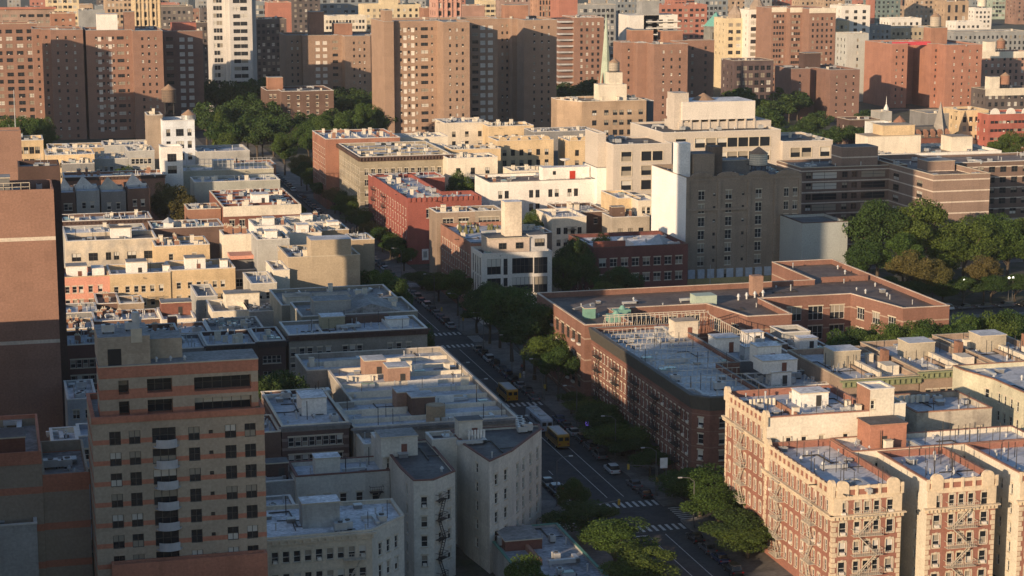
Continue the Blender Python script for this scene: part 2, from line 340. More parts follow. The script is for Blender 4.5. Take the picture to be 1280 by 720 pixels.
# ---------------------------------------------------------------- buildings
def W(n=None,sp=3.2,w=1.15,h=1.65,fh=3.1,top=1.3,m=1.0,rows=4,st='sl',cols=None,px=None,st2=None,rec=.22,ac=0,grp=None,ws=None,skip=None):
    return dict(n=n,sp=sp,w=w,h=h,fh=fh,top=top,m=m,rows=rows,st=st,cols=cols,px=px,rec=rec,ac=ac,grp=grp,ws=ws,skip=skip)
BL=[]
def bld(name,label,cat,poly,h,wm,rm='s',wins={},par=.8,cop=COPE,bits=None,group=None,z0=0,cornice=None,cedges=(0,),seed=None,nwin=100,copz=.12,wm2=None,side2=(),party=None):
    """poly: world footprint, counter-clockwise, edge 0 = the front (towards -Y). wins: {edge: W or [W..]}"""
    rng=random.Random(seed if seed is not None else hash(label)%9999 if False else sum(map(ord,label)))
    if area(poly)<0: poly=poly[::-1]
    ox,oy=poly[0]; P=[(x-ox,y-oy) for x,y in poly]
    root=empty(name,(ox,oy,z0),label,cat,group); H=h-z0
    m=MB(); allw=[]; k=len(P)
    for i in range(k):
        p0,p1=P[i],P[(i+1)%k]; L=math.hypot(p1[0]-p0[0],p1[1]-p0[1]); rects=[]
        for s in (wins.get(i,[]) if isinstance(wins.get(i,[]),list) else [wins[i]]):
            if s['px'] is not None:
                cs=[]
                for q in s['px']: cs.append(xat(q,poly[i][1],h-6,400)-poly[i][0])
            elif s['cols'] is not None: cs=[c*L if c<=1 else c for c in s['cols']]
            else:
                n=s['n'] or max(1,int((L-2*s['m'])/s['sp'])); cs=[s['m']+(L-2*s['m'])*(j+.5)/n for j in range(n)]
            for ci,c in enumerate(cs):
                ww=s['ws'][ci%len(s['ws'])] if s['ws'] else s['w']
                sts=s['st'] if isinstance(s['st'],(list,tuple)) else [s['st']]
                st=sts[ci%len(sts)]
                if s['skip'] and ci in s['skip']: continue
                for r in range(s['rows']):
                    zt=H-par-s['top']-r*s['fh']; zb=zt-s['h']
                    if zb<1.0: break
                    u0,u1=c-ww/2,c+ww/2
                    if u0<.15 or u1>L-.15: continue
                    if any(not(u1<q[0]-.05 or u0>q[1]+.05 or zt<q[2] or zb>q[3]) for q in rects): continue
                    rects.append((u0,u1,zb,zt)); sst=st+('a' if s['ac'] and rng.random()<s['ac'] else '')
                    allw.append((i,u0,zb,ww,s['h'],sst,s['rec']))
        rec=.22
        facade(m,p0,p1,0,H,rects,rec,1 if i in side2 else 0)
    q=inset(P,.32)
    if par>0:
        for i in range(k):
            j=(i+1)%k; m.quad((*P[i],H),(*P[j],H),(*q[j],H),(*q[i],H),0); m.quad((*q[i],H-par),(*q[i],H),(*q[j],H),(*q[j],H-par),0)
    m.build('wall',[wm,wm2 or wm],root)
    rp=q if par>0 else P
    MB().face([(x,y,H-par) for x,y in rp]).build('roof',[ROOFS[rm] if isinstance(rm,str) else rm],root)
    if cop and par>0:
        c=MB(); o=inset(P,-.07); q2=inset(P,.40)
        for i in range(k):
            j=(i+1)%k; a,b,cc,d=o[i],o[j],q2[j],q2[i]
            c.quad((*a,H+copz),(*b,H+copz),(*cc,H+copz),(*d,H+copz)); c.quad((*a,H-.06),(*b,H-.06),(*b,H+copz),(*a,H+copz)); c.quad((*cc,H+.003),(*d,H+.003),(*d,H+copz),(*cc,H+copz)); c.quad((*b,H-.06),(*a,H-.06),(*P[i],H-.06),(*P[j],H-.06))
        c.build('coping',[cop],root)
    if cornice:
        cm,ch,cp=cornice
        for e in cedges:
            p0,p1=P[e],P[(e+1)%k]; L=math.hypot(p1[0]-p0[0],p1[1]-p0[1]); d=((p1[0]-p0[0])/L,(p1[1]-p0[1])/L); o=(d[1],-d[0]); c=MB()
            def T(u,r,z): return (p0[0]+d[0]*u+o[0]*r,p0[1]+d[1]*u+o[1]*r,z)
            def bx(u0,u1,r0,r1,za,zb):
                b=MB().box(0,0,0,1,1,1); c.add(b,lambda v:T(u0+(u1-u0)*v[0],r0+(r1-r0)*(1-v[1]),za+(zb-za)*v[2]))
            bx(-cp*.9,L+cp*.9,-.02,cp,H-.38,H-.08); bx(-.1,L+.1,-.02,cp*.45,H-ch,H-.38); bx(-.15,L+.15,-.02,cp*.55,H-ch-.15,H-ch)
            nb=int(L/1.1)
            for b_ in range(nb+1): u=L*b_/nb; bx(u-.14,u+.14,cp*.4,cp*.92,H-ch+.1,H-.38)
            c.build('cornice',[cm],root)
    # windows: biggest in the picture first
    allw.sort(key=lambda t:-t[2])
    rest=MB()
    for n,(i,u0,zb,ww,hh,st,rec) in enumerate(allw):
        p0,p1=P[i],P[(i+1)%k]; L=math.hypot(p1[0]-p0[0],p1[1]-p0[1]); d=((p1[0]-p0[0])/L,(p1[1]-p0[1])/L)
        x=p0[0]+d[0]*u0-d[1]*rec; y=p0[1]+d[1]*u0+d[0]*rec
        if n<nwin: link('window',win_mesh(ww,hh,st),root,(x,y,zb),math.atan2(d[1],d[0]))
        else: rest.add(win_mb(ww,hh,st),lambda v,x=x,y=y,d=d,zb=zb:(x+d[0]*v[0]-d[1]*v[1],y+d[1]*v[0]+d[0]*v[1],zb+v[2]))
    if rest.f: rest.build('windows',WMATS,root)['kind']='stuff'
    zr=H-par
    if party:   # low party walls between the lots, along the given axis
        ax,n=party; xs=[p[0] for p in P]; ys=[p[1] for p in P]
        for i in range(1,n):
            t=i/n
            if ax=='x': y=min(ys)+(max(ys)-min(ys))*t; a=MB().box(min(xs)+.33,y-.2,zr,max(xs)-.33,y+.2,zr+.65)
            else: x=min(xs)+(max(xs)-min(xs))*t; a=MB().box(x-.2,min(ys)+.33,zr,x+.2,max(ys)-.33,zr+.65)
            a.build('party_wall',[wm],root)
    ar=abs(area(P)); wx=max(p[0] for p in P)
    if not party and 400<oy<760 and ar>140 and H<26 and bits!={} and wx>11 and cat in('tenement','rowhouse'):
        for i in range(1,int(wx/6.5)):
            x=wx*i/int(wx/6.5); ya,yb=min(p[1] for p in P)+.4,max(p[1] for p in P)-.4
            if inside((x,(ya+yb)/2),P): MB().box(x-.16,ya,zr-.05,x+.16,yb-rng.uniform(0,4),zr+rng.uniform(.35,.75)).build('party_wall',[rng.choice((WHITE,COPE,wm))],root)
    if bits is None: bits={'vent_pipe':3,'vent_cap':2,'skylight':1}
    roof_bits(root,P,zr,bits,rng)
    root['zr']=zr
    return root,P,zr
def rect(x0,x1,y,Y=None,h=None,d=15,back=None):
    """front-left roof corner at pixel (x0,y); right end of the front at pixel x1; Y = front plane or h = height"""
    if h is None: X0,h=atY(x0,y,Y)
    else: X0,Y=at(x0,y,h)
    X1=xat(x1,Y,h,y)
    if back: d=back-Y
    return [(X0,Y),(X1,Y),(X1,Y+d),(X0,Y+d)],h
def box(name,label,cat,x0,x1,y,wm,rm='s',Y=None,h=None,d=15,back=None,**k):
    poly,hh=rect(x0,x1,y,Y,h,d,back)
    r,P,zr=bld(name,label,cat,poly,hh,wm,rm,**k); r['hh']=hh; return r,P,zr
def fire_escape(root,x,w,ztop,n,fh=3.1,mat=DARKMETAL,y=0.0,d=1.1,edge=None):
    """zig-zag escape on a wall; edge=(p0,p1) for a wall other than the front"""
    m=MB()
    for i in range(n):
        z=ztop-i*fh
        m.box(x,y-d,z-.06,x+w,y-.01,z)
        for k in range(int(w/.35)+1): m.bar((x+k*w/int(w/.35),y-d,z),(x+k*w/int(w/.35),y-d,z+.95),.018)
        m.bar((x,y-d,z+.95),(x+w,y-d,z+.95),.03); m.bar((x,y-d,z+.95),(x,y,z+.95),.03); m.bar((x+w,y-d,z+.95),(x+w,y,z+.95),.03)
        m.bar((x,y-d,z+.5),(x+w,y-d,z+.5),.02)
        if i<n-1:
            s=1 if i%2 else -1; xa=x+w/2-s*w*.32; xb=x+w/2+s*w*.32
            for o in (-.25,.25): m.bar((xa,y-d*.55+o,z),(xb,y-d*.55+o,z-fh),.045)
            for j in range(9): t=j/9; m.box(xa+(xb-xa)*t-.1,y-d*.55-.25,z-fh*t-.03,xa+(xb-xa)*t+.1,y-d*.55+.25,z-fh*t)
    if edge:
        p0,p1=edge; L=math.hypot(p1[0]-p0[0],p1[1]-p0[1]); dd=((p1[0]-p0[0])/L,(p1[1]-p0[1])/L)
        m.v=[(p0[0]+dd[0]*v[0]-dd[1]*v[1],p0[1]+dd[1]*v[0]+dd[0]*v[1],v[2]) for v in m.v]
    return m.build('fire_escape',[mat],root)
# ================================================================ THE SETTING
def sheet(name,x0,y0,x1,y1,z,mat,kind='structure'):
    o=MB().quad((x0,y0,0),(x1,y0,0),(x1,y1,0),(x0,y1,0)); return None
def flat(name,rects,z,mat):
    m=MB()
    for x0,y0,x1,y1 in rects: m.quad((x0,y0,z),(x1,y0,z),(x1,y1,z),(x0,y1,z))
    return tag(m.build(name,[mat]),kind='structure')
GROUND=roofmat('yard_ground',(.075,.075,.065),(.045,.06,.03),vary=.3,rough=.95,seam=1)
ASPH=roofmat('asphalt',(.050,.050,.054),(.065,.064,.064),vary=.2,rough=.9,seam=.92)
WALK=roofmat('concrete_walk',(.15,.145,.135),(.20,.19,.18),vary=.2,rough=.9,seam=.7)
PAINT=plain('road_paint',(.50,.50,.48),.8,vary=.25)
flat('ground',[(-3000,-400,5000,3000)],0,GROUND)
WATER=plain('river_water',(.05,.10,.16),.15)
flat('river',[(-6000,3000,9000,8500)],-.2,WATER)
AX0,AX1=94.5,112.0; BLX,BRX=87.,119.
SL=[(317,8.5),(396,8),(469.5,8),(545,8),(646,8),(745,8)]       # cross streets left of the avenue
SR=[(317,8.5),(469.5,8.5),(545,8),(646,8),(745,8)]
CSR=[x for x in SR]
flat('avenue_road',[(AX0,100,AX1,1100)],.02,ASPH)
flat('cross_street_road',[(-150,c-w_/2,AX0,c+w_/2) for c,w_ in SL]+[(AX1,c-w_/2,700,c+w_/2) for c,w_ in SR],.02,ASPH)
sw=MB()
ys=[100]+[v for c,w_ in SL for v in (c-w_/2,c+w_/2)]+[1000]
for a,b in zip(ys[::2],ys[1::2]):
    sw.box(BLX-.5,a,0,AX0,b,.14)
    if a>100: sw.box(-150,a,0,BLX-.5,a+4.5,.14)
    sw.box(-150,b-4.5,0,BLX-.5,b,.14)
ys=[100]+[v for c,w_ in SR for v in (c-w_/2,c+w_/2)]+[1000]
for a,b in zip(ys[::2],ys[1::2]):
    sw.box(AX1,a,0,BRX+.5,b,.14)
    if a>100: sw.box(BRX+.5,a,0,700,a+4.5,.14)
    sw.box(BRX+.5,b-4.5,0,700,b,.14)
tag(sw.build('sidewalk',[WALK]),kind='structure')
mk=MB(); Z=.027
def pr(x0,y0,x1,y1): mk.quad((x0,y0,Z),(x1,y0,Z),(x1,y1,Z),(x0,y1,Z))
for cy in (324.0,309.6,400.6,476.6,462.0,551.0,538.5,652,640):
    x=AX0+.7
    while x<AX1-.5: pr(x,cy-1.6,x+.55,cy+1.6); x+=1.22
for cy,ccs in ((317,(1,-1)),(396,(-1,)),(469.5,(1,-1)),(545,(1,-1))):
    for s in ccs:
        x0=AX1+.4 if s>0 else AX0-3.4; y=cy-3.8
        while y<cy+3.6: pr(x0,y,x0+3,y+.5); y+=1.1
for y0,y1 in ((120,306),(328,390),(404,458),(480,534),(555,636),(656,738)):
    for X,dash in ((107.0,0),(103.9,0),(98.6,1)):
        y=y0
        if dash:
            while y<y1: pr(X,y,X+.14,y+3); y+=9
        else: pr(X,y0+1,X+.15,y1)
    pr(96.5,y0+.2+(y1-y0)-.6,104.0,y1+.1)
tag(mk.build('road_markings',[PAINT]),kind='structure')
del mk
# ================================================================ BUILDINGS, near to far
T='apartment tower'; AB='apartment building'
# --- slab tower at the left edge
SLAB=wall('slab_brick',(.34,.18,.125),bands=[(20.0,2.0,.7,(.60,.52,.42))],vary=.06,stain=.12)
X0=-12; Xr,zt=atY(67,236,385)
poly=[(X0,385),(Xr,385),(Xr,400),(X0,400)]
r,P,zr=bld('brick_tower','plain brown brick slab tower with pale stripes cut off by the left edge','tower',poly,zt,SLAB,'g',{},par=2.2,bits={'cooling_unit':2},cop=None)
bulkhead(r,Xr-X0-16,4,zr,8,5,4,GREYD,door=False,name='plant_room')
bulkhead(r,Xr-X0-30,5,zr,7,6,6.5,DKBR,door=False,name='plant_room')
m=MB()
for i in range(12):
    x=Xr-X0-22+i*1.6; m.bar((x,1.2,zr),(x,1.2,zr+3.4),.05)
m.bar((Xr-X0-22,1.2,zr+3.4),(Xr-X0-4.4,1.2,zr+3.4),.06); m.bar((Xr-X0-22,1.2,zr+2.6),(Xr-X0-4.4,1.2,zr+2.6),.05); m.build('roof_railing',[PALEMETAL],r)
Xd,zd=atY(75,207,400.5)
bld('brick_tower','dark brown rear tower standing behind the plain slab tower at the left edge','tower',[(Xd-8,400.6),(Xd,400.6),(Xd,411),(Xd-8,411)],zd,DKBR,'g',{},bits={'cooling_unit':1,'aerial':2},cop=None)
Xt,zt=atY(26,163,590)
bld('brick_tower','orange brick tower stub rising behind the left edge slab tower','tower',[(-6,590),(Xt,590),(Xt,600),(-6,600)],zt,BRICKP,'g',{},bits={},cop=None)
# --- striped tower
STR=wall('striped_brick',(.46,.36,.25),bands=[(2.75,2.05,.62,(.50,.17,.085))],vary=.06,stain=.15,course=False)
ORB=wall('orange_band',(.50,.17,.085),vary=.06); BUFFB=wall('buff_plain',(.46,.36,.25),vary=.06)
Y0=251.; XA,zA=atY(128,523,Y0); XB=xat(330,Y0,zA,515)
main=[(XA-1.3,Y0),(XB,Y0),(XB,Y0+14),(XA-1.3,Y0+14)]
fh=2.75; H1=zA
pxs=[145,169.5,243.5,289,313.5]
wn=[W(px=pxs,w=1.45,h=1.8,fh=fh,top=1.15,rows=11,st='d',m=.5),W(px=[206],w=3.0,h=2.0,fh=fh,top=1.0,rows=11,st='d'),W(px=[264.5],w=.55,h=.5,fh=fh,top=1.7,rows=11,st='d')]
STR2=wall('striped_brick_main',(.46,.36,.25),bands=[(2.75,H1%2.75-.75,.62,(.50,.17,.085))],vary=.06,stain=.15,course=False)
r,P,zr=bld('striped_tower','beige apartment tower with orange brick bands and a column of curved balconies','tower',main,H1,STR2,'g',{0:wn,3:W(n=3,w=1.2,h=1.6,fh=fh,top=1.3,rows=9,st='d')},par=.7,cop=ORB,bits={})
xo=main[0][0]
MB().box(-.12,-.14,H1-.7,P[1][0]+.1,-.02,H1+.05).build('parapet_band',[ORB],r)
m0=xat(190,Y0,40)-xo; m1=xat(223,Y0,40)-xo
for i in range(10):
    z=H1-.7-1.0-2.0-i*fh-.35
    m=MB(); n=10; top=[]
    pts=[(m0+(m1-m0)*j/n,-.03-1.15*math.sin(math.pi*(j+.0)/n)**.5) for j in range(n+1)]
    base=[(x,y) for x,y in pts]
    m.prism(base,z-.16,z,0,bottom=True)
    for a,b in zip(pts[1:-1],pts[2:-1]): m.quad((*a,z),(*b,z),(*b,z+.95),(*a,z+.95)); m.quad((b[0],b[1]+.05,z),(a[0],a[1]+.05,z),(a[0],a[1]+.05,z+.95),(b[0],b[1]+.05,z+.95)); m.quad((*a,z+.95),(*b,z+.95),(b[0],b[1]+.05,z+.95),(a[0],a[1]+.05,z+.95))
    m.build('balcony',[plain('balcony_white',(.42,.43,.45),.5)],r)
# upper storeys set back
U0=Y0+1.6; XUa,zU=atY(124,460,U0); XUb=xat(322,U0,zU,452); zl=zr
def ubox(n_,px0,px1,ya,yb,Yf,d,mat,roof='g',wins={},zbot=None):
    pass
up=MB(); xa=xat(124,U0,44)-xo; xb=XUb-xo; y0=1.6; y1=7.5
xr0=xat(243,U0,42)-xo
rects=[]
for pxw,ww in ((155,1.3),(200,3.2)):
    c=xat(pxw,U0,42)-xo
    for q in range(2): rects.append((c-xa-ww/2,c-xa+ww/2,zU-1.9-1.0-q*fh-.75,zU-1.9-q*fh+.1))
for q in range(2): rects.append((xr0-xa,xb-xa-.9,zU-2.9-q*fh-.9,zU-2.9-q*fh+.95))
STR3=wall('striped_brick_up',(.46,.36,.25),bands=[(2.75,(zU-1.5)%2.75,1.3,(.50,.17,.085))],vary=.06,course=False)
facade(up,(xa,y0),(xb,y0),zl,zU,rects,1.4); facade(up,(xb,y0),(xb,y1),zl,zU,[],.2); facade(up,(xa,y1),(xa,y0),zl,zU,[],.2); facade(up,(xb,y1),(xa,y1),zl,zU,[],.2)
up.build('upper_storeys',[STR3],r)
MB().box(xa-.1,y0-.1,zU,xb+.1,y1+.1,zU+.16,0,1).build('roof',[STONE,R_GRY],r)
MB().box(xa-.06,y0-.06,zU-1.4,xb+.06,y0-.004,zU-.01).build('parapet_band',[ORB],r)
for u0,u1,a,b in rects:
    g=win_mesh(u1-u0,b-a,'d'); link('window',g,r,(xa+u0,y0+1.38,a))
# penthouse
xp1=xat(185,U0+3,50)-xo; zp=atY(124,419,U0+2)[1]
m=MB().box(xa+.02,y0+.3,zU+.16,xp1,y0+9,zp,0,1); ph=m.build('penthouse',[BUFFB,R_GRY],r)
MB().box(xa+1.2,y0+.22,zU+.16,xa+2.9,y0+.32,zU+2.3).build('door',[GL_LO],ph); MB().box(xa+4.2,y0+.22,zU+3,xa+5.6,y0+.32,zU+4.8).build('louvre',[STONE],ph)
xp2=xat(226,U0+4,50)-xo; m=MB().box(xp1,y0+3,zU+.16,xp2,y0+8,zU+(zp-zU)*.72,0,1); m.build('penthouse',[BUFFB,R_GRY],r)
for k,(qx,qy) in enumerate(((1.5,3),(3.0,6),(4.5,4),(6,9))): link('vent_cap' if k%2 else 'cooling_unit',RF['vent_cap' if k%2 else 'cooling_unit'],r,(xa+qx,y0+qy,zp))
m=MB().cyl(xp1-1.5,y0+4,zp,zp+2.4,.5); m.build('exhaust_pipe',[METAL],r)
for k in range(3): link('vent_cap',RF['vent_cap'],r,(xp1+.8+k*1.8,y0+1.2,zU+.16),0,(.8,.8,.8))
for q,(za,col_) in enumerate(((zl,0),)):
    pl=MB(); 
    for j in range(9): pl.cyl(XB-xo-8+j*.9+random.uniform(-.2,.2),.7,zl,zl+random.uniform(.3,.8),.25,.4,k=7)
    pl.build('roof_planter',[plain('planter_green',(.06,.10,.03),.9)],r)
# front podium of the striped tower
XC,zc=atY(140,706,Y0-1.6); XD=xat(334,Y0-1.6,zc,700)
r2,P2,z2=bld('podium_building','orange banded podium at the foot of the striped tower','building',[(XC,Y0-1.8),(XD,Y0-1.8),(XD,Y0-.2),(XC,Y0-.2)],zc,ORB,'g',{},par=.6,cop=None,bits={'vent_cap':1})
# terraced banded building left of the tower
PB=wall('podium_brick',(.38,.30,.215),bands=[(5.2,1.3,.95,(.50,.17,.085))],vary=.06,stain=.15,course=False)
Xe=XA-1.4; hP=atY(20,566,262)[1]; hQ=atY(90,592,262)[1]; Xm=xat(53,262,hQ,580)
r,P,z=bld('terraced_building','blank beige terraced building with orange bands in the lower left corner','building',[(-30,262),(Xm,262),(Xm,283),(-30,283)],hP,PB,'g',{},par=1.6,cop=None,bits={'chimney_pale':1})
MB().box(-.1,-.08,hP-1.7,Xm+30,-.005,hP+.02).build('parapet_band',[ORB],r)
bulkhead(r,Xm+30-16,3,z,9,6,5.5,BUFFB,door=False); bulkhead(r,Xm+30-6,1.5,z,4,5,3.2,BRICKR,R_TAR,door=False)
r,P,z=bld('terraced_building','lower terrace wing with orange parapet band beside the striped tower','building',[(Xm+.02,262.3),(Xe-.1,262.3),(Xe-.1,280),(Xm+.02,280)],hQ,PB,'g',{},par=1.6,cop=None,bits={'cooling_unit':2,'vent_cap':3})
MB().box(0,-.08,hQ-1.7,Xe-Xm,-.005,hQ+.02).build('parapet_band',[ORB],r)
bits={'cooling_unit':3,'vent_pipe':3}
box('low_building','low building with a teal painted front at the bottom left corner','building',-60,136,704,wall('teal_paint',(.16,.27,.25),vary=.2,course=False),'t',h=18,d=6,bits={'cooling_unit':2,'vent_pipe':2})
r,P,z=box('low_building','plain grey walled building behind the teal front at the bottom left','building',-60,46,662,GREYB,'t',h=24,d=5,bits={'vent_pipe':1})
r,P,z=box('low_building','grey roofed annex with brown plant at the foot of the striped tower','building',46,128,690,GREYD,'s',h=17,d=14,bits=bits)
m=MB().cyl(P[0][0]+5,4,z,z+1.6,1.3,k=14).box(P[0][0]+1,3,z,P[0][0]+4,7,z+1.8); m.build('tank',[wall('rusty_plant',(.16,.08,.06))],r)
r,P,z=box('white_house','small cream building behind the beige terraces lit by the sun','house',64,98,552,CREAMP,'w',h=26,d=8,wins={0:W(n=1,w=1.6,h=1.8,rows=1)},bits={'vent_pipe':2})
box('blue_house','narrow blue grey building squeezed between the beige terraces and the striped tower','house',98,121,546,wall('bluegrey',(.30,.36,.44),course=False),'s',h=24,d=8,wins={0:W(n=2,rows=2)},bits={'vent_pipe':2})
box('blue_house','pale grey building with dark windows between the dark rear tower and the striped tower','house',84,121,500,wall('palegrey',(.42,.44,.46),course=False),'w',h=14,d=16,wins={0:W(n=3,rows=3,w=1.3)},bits={'vent_pipe':2,'cooling_unit':2})
# --- white painted tenements, lower middle
WP=wall('whitewash',(.58,.55,.47),stain=.35,vary=.12,course=False); WPC=wall('whitewash_cream',(.62,.52,.38),stain=.3,vary=.1,course=False)
def pp(pts,h): return [at(x,y,h) for x,y in pts]
h=16
p=pp([(331,674),(465,663),(505,645)],h); p+= [(p[2][0],p[2][1]+9),(p[0][0],p[2][1]+9+1)]
r,P,z=bld('tenement_building','cream cornice tenement with white roof in front of the white light court walls','tenement',p,h,WPC,'w',
 {0:W(n=9,w=1.0,h=1.7,fh=3.3,top=1.6,rows=3,st=['sl'],ac=.35,m=.6),1:W(n=3,w=.9,h=1.9,fh=3.3,top=1.9,rows=3)},par=.5,cop=WPC,cornice=(WPC,.9,.6),cedges=(0,),wm2=WP,side2=(1,2,3,4),bits={'cooling_unit':3,'tall_pipe':2,'vent_pipe':4})
bulkhead(r,P[0][0]+6.2,5.0,z,5.4,3.5,3.6,wall('stained_white',(.45,.45,.42),stain=.75),R_WHT,door=False)
fire_escape(r,P[1][0]*.72,3.2,12.2,3,3.3,PALEMETAL)
h=17
p=pp([(500,585),(517,601),(542,600),(569,589)],h); p+=[(p[3][0],p[3][1]+20),(p[0][0],p[3][1]+20)]
r,P,z=bld('tenement_building','tall white tenement wing with angled corner and black roof above a narrow air shaft','tenement',p,h,WP,'t',
 {1:W(cols=[.52],w=1.0,h=1.75,fh=3.15,top=2.3,rows=5,ac=.5),2:W(cols=[.3,.72],w=.95,h=1.7,fh=3.15,top=2.2,rows=5),0:W(cols=[.5],w=.9,fh=3.15,rows=5)},par=.35,cop=plain('red_coping',(.16,.07,.055),.8),bits={'vent_cap':1})
bulkhead(r,P[1][0]-2,8,z,6,5,3.2,WP,R_GRY)
p2,p3=P[2],P[3]; fire_escape(r,.4,2.2,z-3.1,5,3.15,DARKMETAL,edge=(p2,p3),d=.9)
h=18.4
p=pp([(580,556),(612,577),(640,564),(677,536)],h)+[(87.2,314),(at(580,556,h)[0],314)]
r,P,z=bld('tenement_building','white painted end tenement with a tall blank side beside the avenue','tenement',p,h,WP,'t',
 {1:W(cols=[.3,.72],w=1.0,h=1.8,fh=3.1,top=2.2,rows=6),2:W(cols=[.18,.38,.62,.86],w=1.0,h=1.9,fh=3.1,top=2.4,rows=6),0:W(cols=[.5],fh=3.1,rows=5)},par=.35,cop=plain('red_coping',(.16,.07,.055),.8),bits={'cooling_unit':1,'vent_pipe':2})
bulkhead(r,P[1][0]-1.5,3.8,z,4,3,3.2,WP,R_TAR)
for k in range(6): MB().box(P[1][0]-.3+k*.5,2.0,z,P[1][0]+.0+k*.5,2.3,z+2.1).build('antenna_panel',[WHITE],r)
for k in range(5): link('cooling_unit',RF['cooling_unit'],r,(P[3][0]-3.5+k*.3,P[3][1]-.5+k*1.6,z),.3*k)
h=16.5
box('tenement_building','white tenement wing with fire stair between the cream tenement and the angled wing','tenement',478,501,560,WP,'g',h=18,d=10,wins={0:W(n=2,rows=5)},par=.5)
r,P,z=box('tenement_building','long low white wall with a row of six dark windows behind the cream tenement','tenement',370,487,596,WP,'s',h=14.5,d=9,wins={0:W(n=5,w=1.1,h=1.5,fh=3.2,top=2.6,rows=2,st='sl')},par=.7,cop=plain('red_coping',(.16,.07,.055),.8),bits={'vent_pipe':3,'tall_pipe':2})
bulkhead(r,3.5,2.0,z,4.0,3,2.8,WP,R_WHT,door=False); fire_escape(r,P[1][0]-3.4,2.2,z-2.6,2,3,DARKMETAL)
r,P,z=box('tenement_building','pale grey building with brown rooftop stair right of the striped tower','tenement',329,370,603,GREYB,'s',h=13.5,d=12,wins={0:W(n=3,w=1.2,h=1.1,fh=3.2,top=3,rows=2)},par=.7,bits={'vent_pipe':2})
bulkhead(r,1,3,z,3.5,3,2.8,DKBR,R_TAR)
box('tenement_building','low white roof with pale parapets joining the white wings','tenement',455,500,556,WP,'w',h=15.5,d=8,par=.8,bits={'vent_pipe':1})
r,P,z=box('tenement_building','grey roof annex with pale rim touching the cream tenement','tenement',330,372,640,GREYB,'s',h=13,d=8,par=.5,bits={'vent_pipe':3,'cooling_unit':1})
box('tenement_building','white wing with black roof left of the tall blank side','tenement',540,600,550,WP,'t',h=18.2,Y=None,d=5,par=.6,bits={'vent_pipe':2})
# one-storey shops by the avenue
p=[(74,270),(86.6,270),(86.6,301),(74,301)]
r,P,z=bld('shop_building','one storey shop with patched blue grey roof and green fascia beside the avenue','shop',p,5,GREYB,roofmat('roof_patched',(.25,.27,.30),(.36,.38,.42),vary=.4),{},par=.4,cop=plain('green_fascia',(.08,.22,.17),.6),bits={'cooling_unit':3,'vent_pipe':3,'skylight':1})
MB().box(4.2,12,z,4.8,30,z+.9).build('party_wall',[BRICKO],r)
bulkhead(r,1,20,z,6,7,1.6,BRICKR,R_GRY,door=False)
m=MB()
for i in range(3): m.box(12.62,3+i*9,2.4,14.0,10+i*9,2.55); m.box(13.96,3+i*9,1.9,14.0,10+i*9,2.4)
m.build('awning',[BRICKR],r)
# --- block between the first two cross streets, left: N1 and L
r,P,z=box('brick_tenement','small dark striped brick tenement with silver roof in front of the shaded tree','tenement',352,436,533,wall('dark_striped',(.14,.085,.075),bands=[(1.6,.4,.5,(.24,.18,.16))]),'s',Y=327,d=26,wins={0:W(n=8,w=1.0,h=1.6,fh=3.1,top=1.4,rows=3)},par=.7,cop=CREAMP,cornice=(GREYD,.8,.5),bits={'vent_pipe':5,'cooling_unit':2,'tall_pipe':2,'vent_cap':2})
bulkhead(r,P[1][0]*.42,9,z,P[1][0]*.38,6,3,WHITE,R_WHT,door=False)
box('brick_tenement','pale parapet roof next to the small dark striped tenement by the striped tower','tenement',326,351,541,BRICKB,'s',Y=327,d=12,par=.8,cop=CREAMP,bits={'vent_pipe':3})
hL=16.6; XL0=at(441,533,hL)[0]
p=[(XL0,326.5),(86.6,326.5),(86.6,387),(XL0-1,387),(XL0-1,372),(XL0+3,371.9),(XL0+3,345),(XL0,344.9)]
LP=wall('grey_tenement',(.30,.27,.23),stain=.3); 
r,P,z=bld('tenement_row','long tenement block whose patchy white roof is crossed by many low party walls','tenement',p,hL,LP,R_SIL,
 {0:W(n=12,w=1.1,h=1.6,fh=3.1,top=2.2,rows=2)},par=1.0,cop=wall('coping_cream',(.55,.49,.40),course=False),bits={'vent_pipe':12,'tall_pipe':14,'vent_cap':5,'skylight':4,'chimney_pale':3},cornice=(GREYD,.8,.6),cedges=(0,1))
wd=86.6-XL0
for i in range(1,9):
    y=60.5*i/9; m=MB().box(3.4 if 18<y<46 else .4,y-.25,z,wd-.4,y+.25,z+.75); m.build('party_wall',[CREAMP],r)
    if i%2: # raised panels lit by the sun
        m=MB().box(wd*.55,y-2.4,z,wd*.75,y-2.1,z+1.3); m.build('party_wall',[WHITE],r)
    else: MB().box(wd*.12,y-1.9,z,wd*.40,y-1.6,z+1.2).build('party_wall',[CREAMP],r)
PB2=wall('bulkhead_brick',(.38,.22,.15),vary=.08)
for fx,y,mt in ((.42,9.5,BRICKB),(.36,14,PB2),(.44,34,PB2),(.33,41,PB2)): bulkhead(r,wd*fx,y,z,4.2,4.6,3.2,mt,R_SIL)
MB().cyl(wd*.52,3.2,z,z+3.4,1.7,k=18).build('round_stair',[BRICKT],r)
m=MB()
for i in range(6): m.box(wd*.5+i*1.2,.8,z,wd*.5+i*1.2+.8,1.4,z+1.5)
m.build('equipment',[METAL],r)
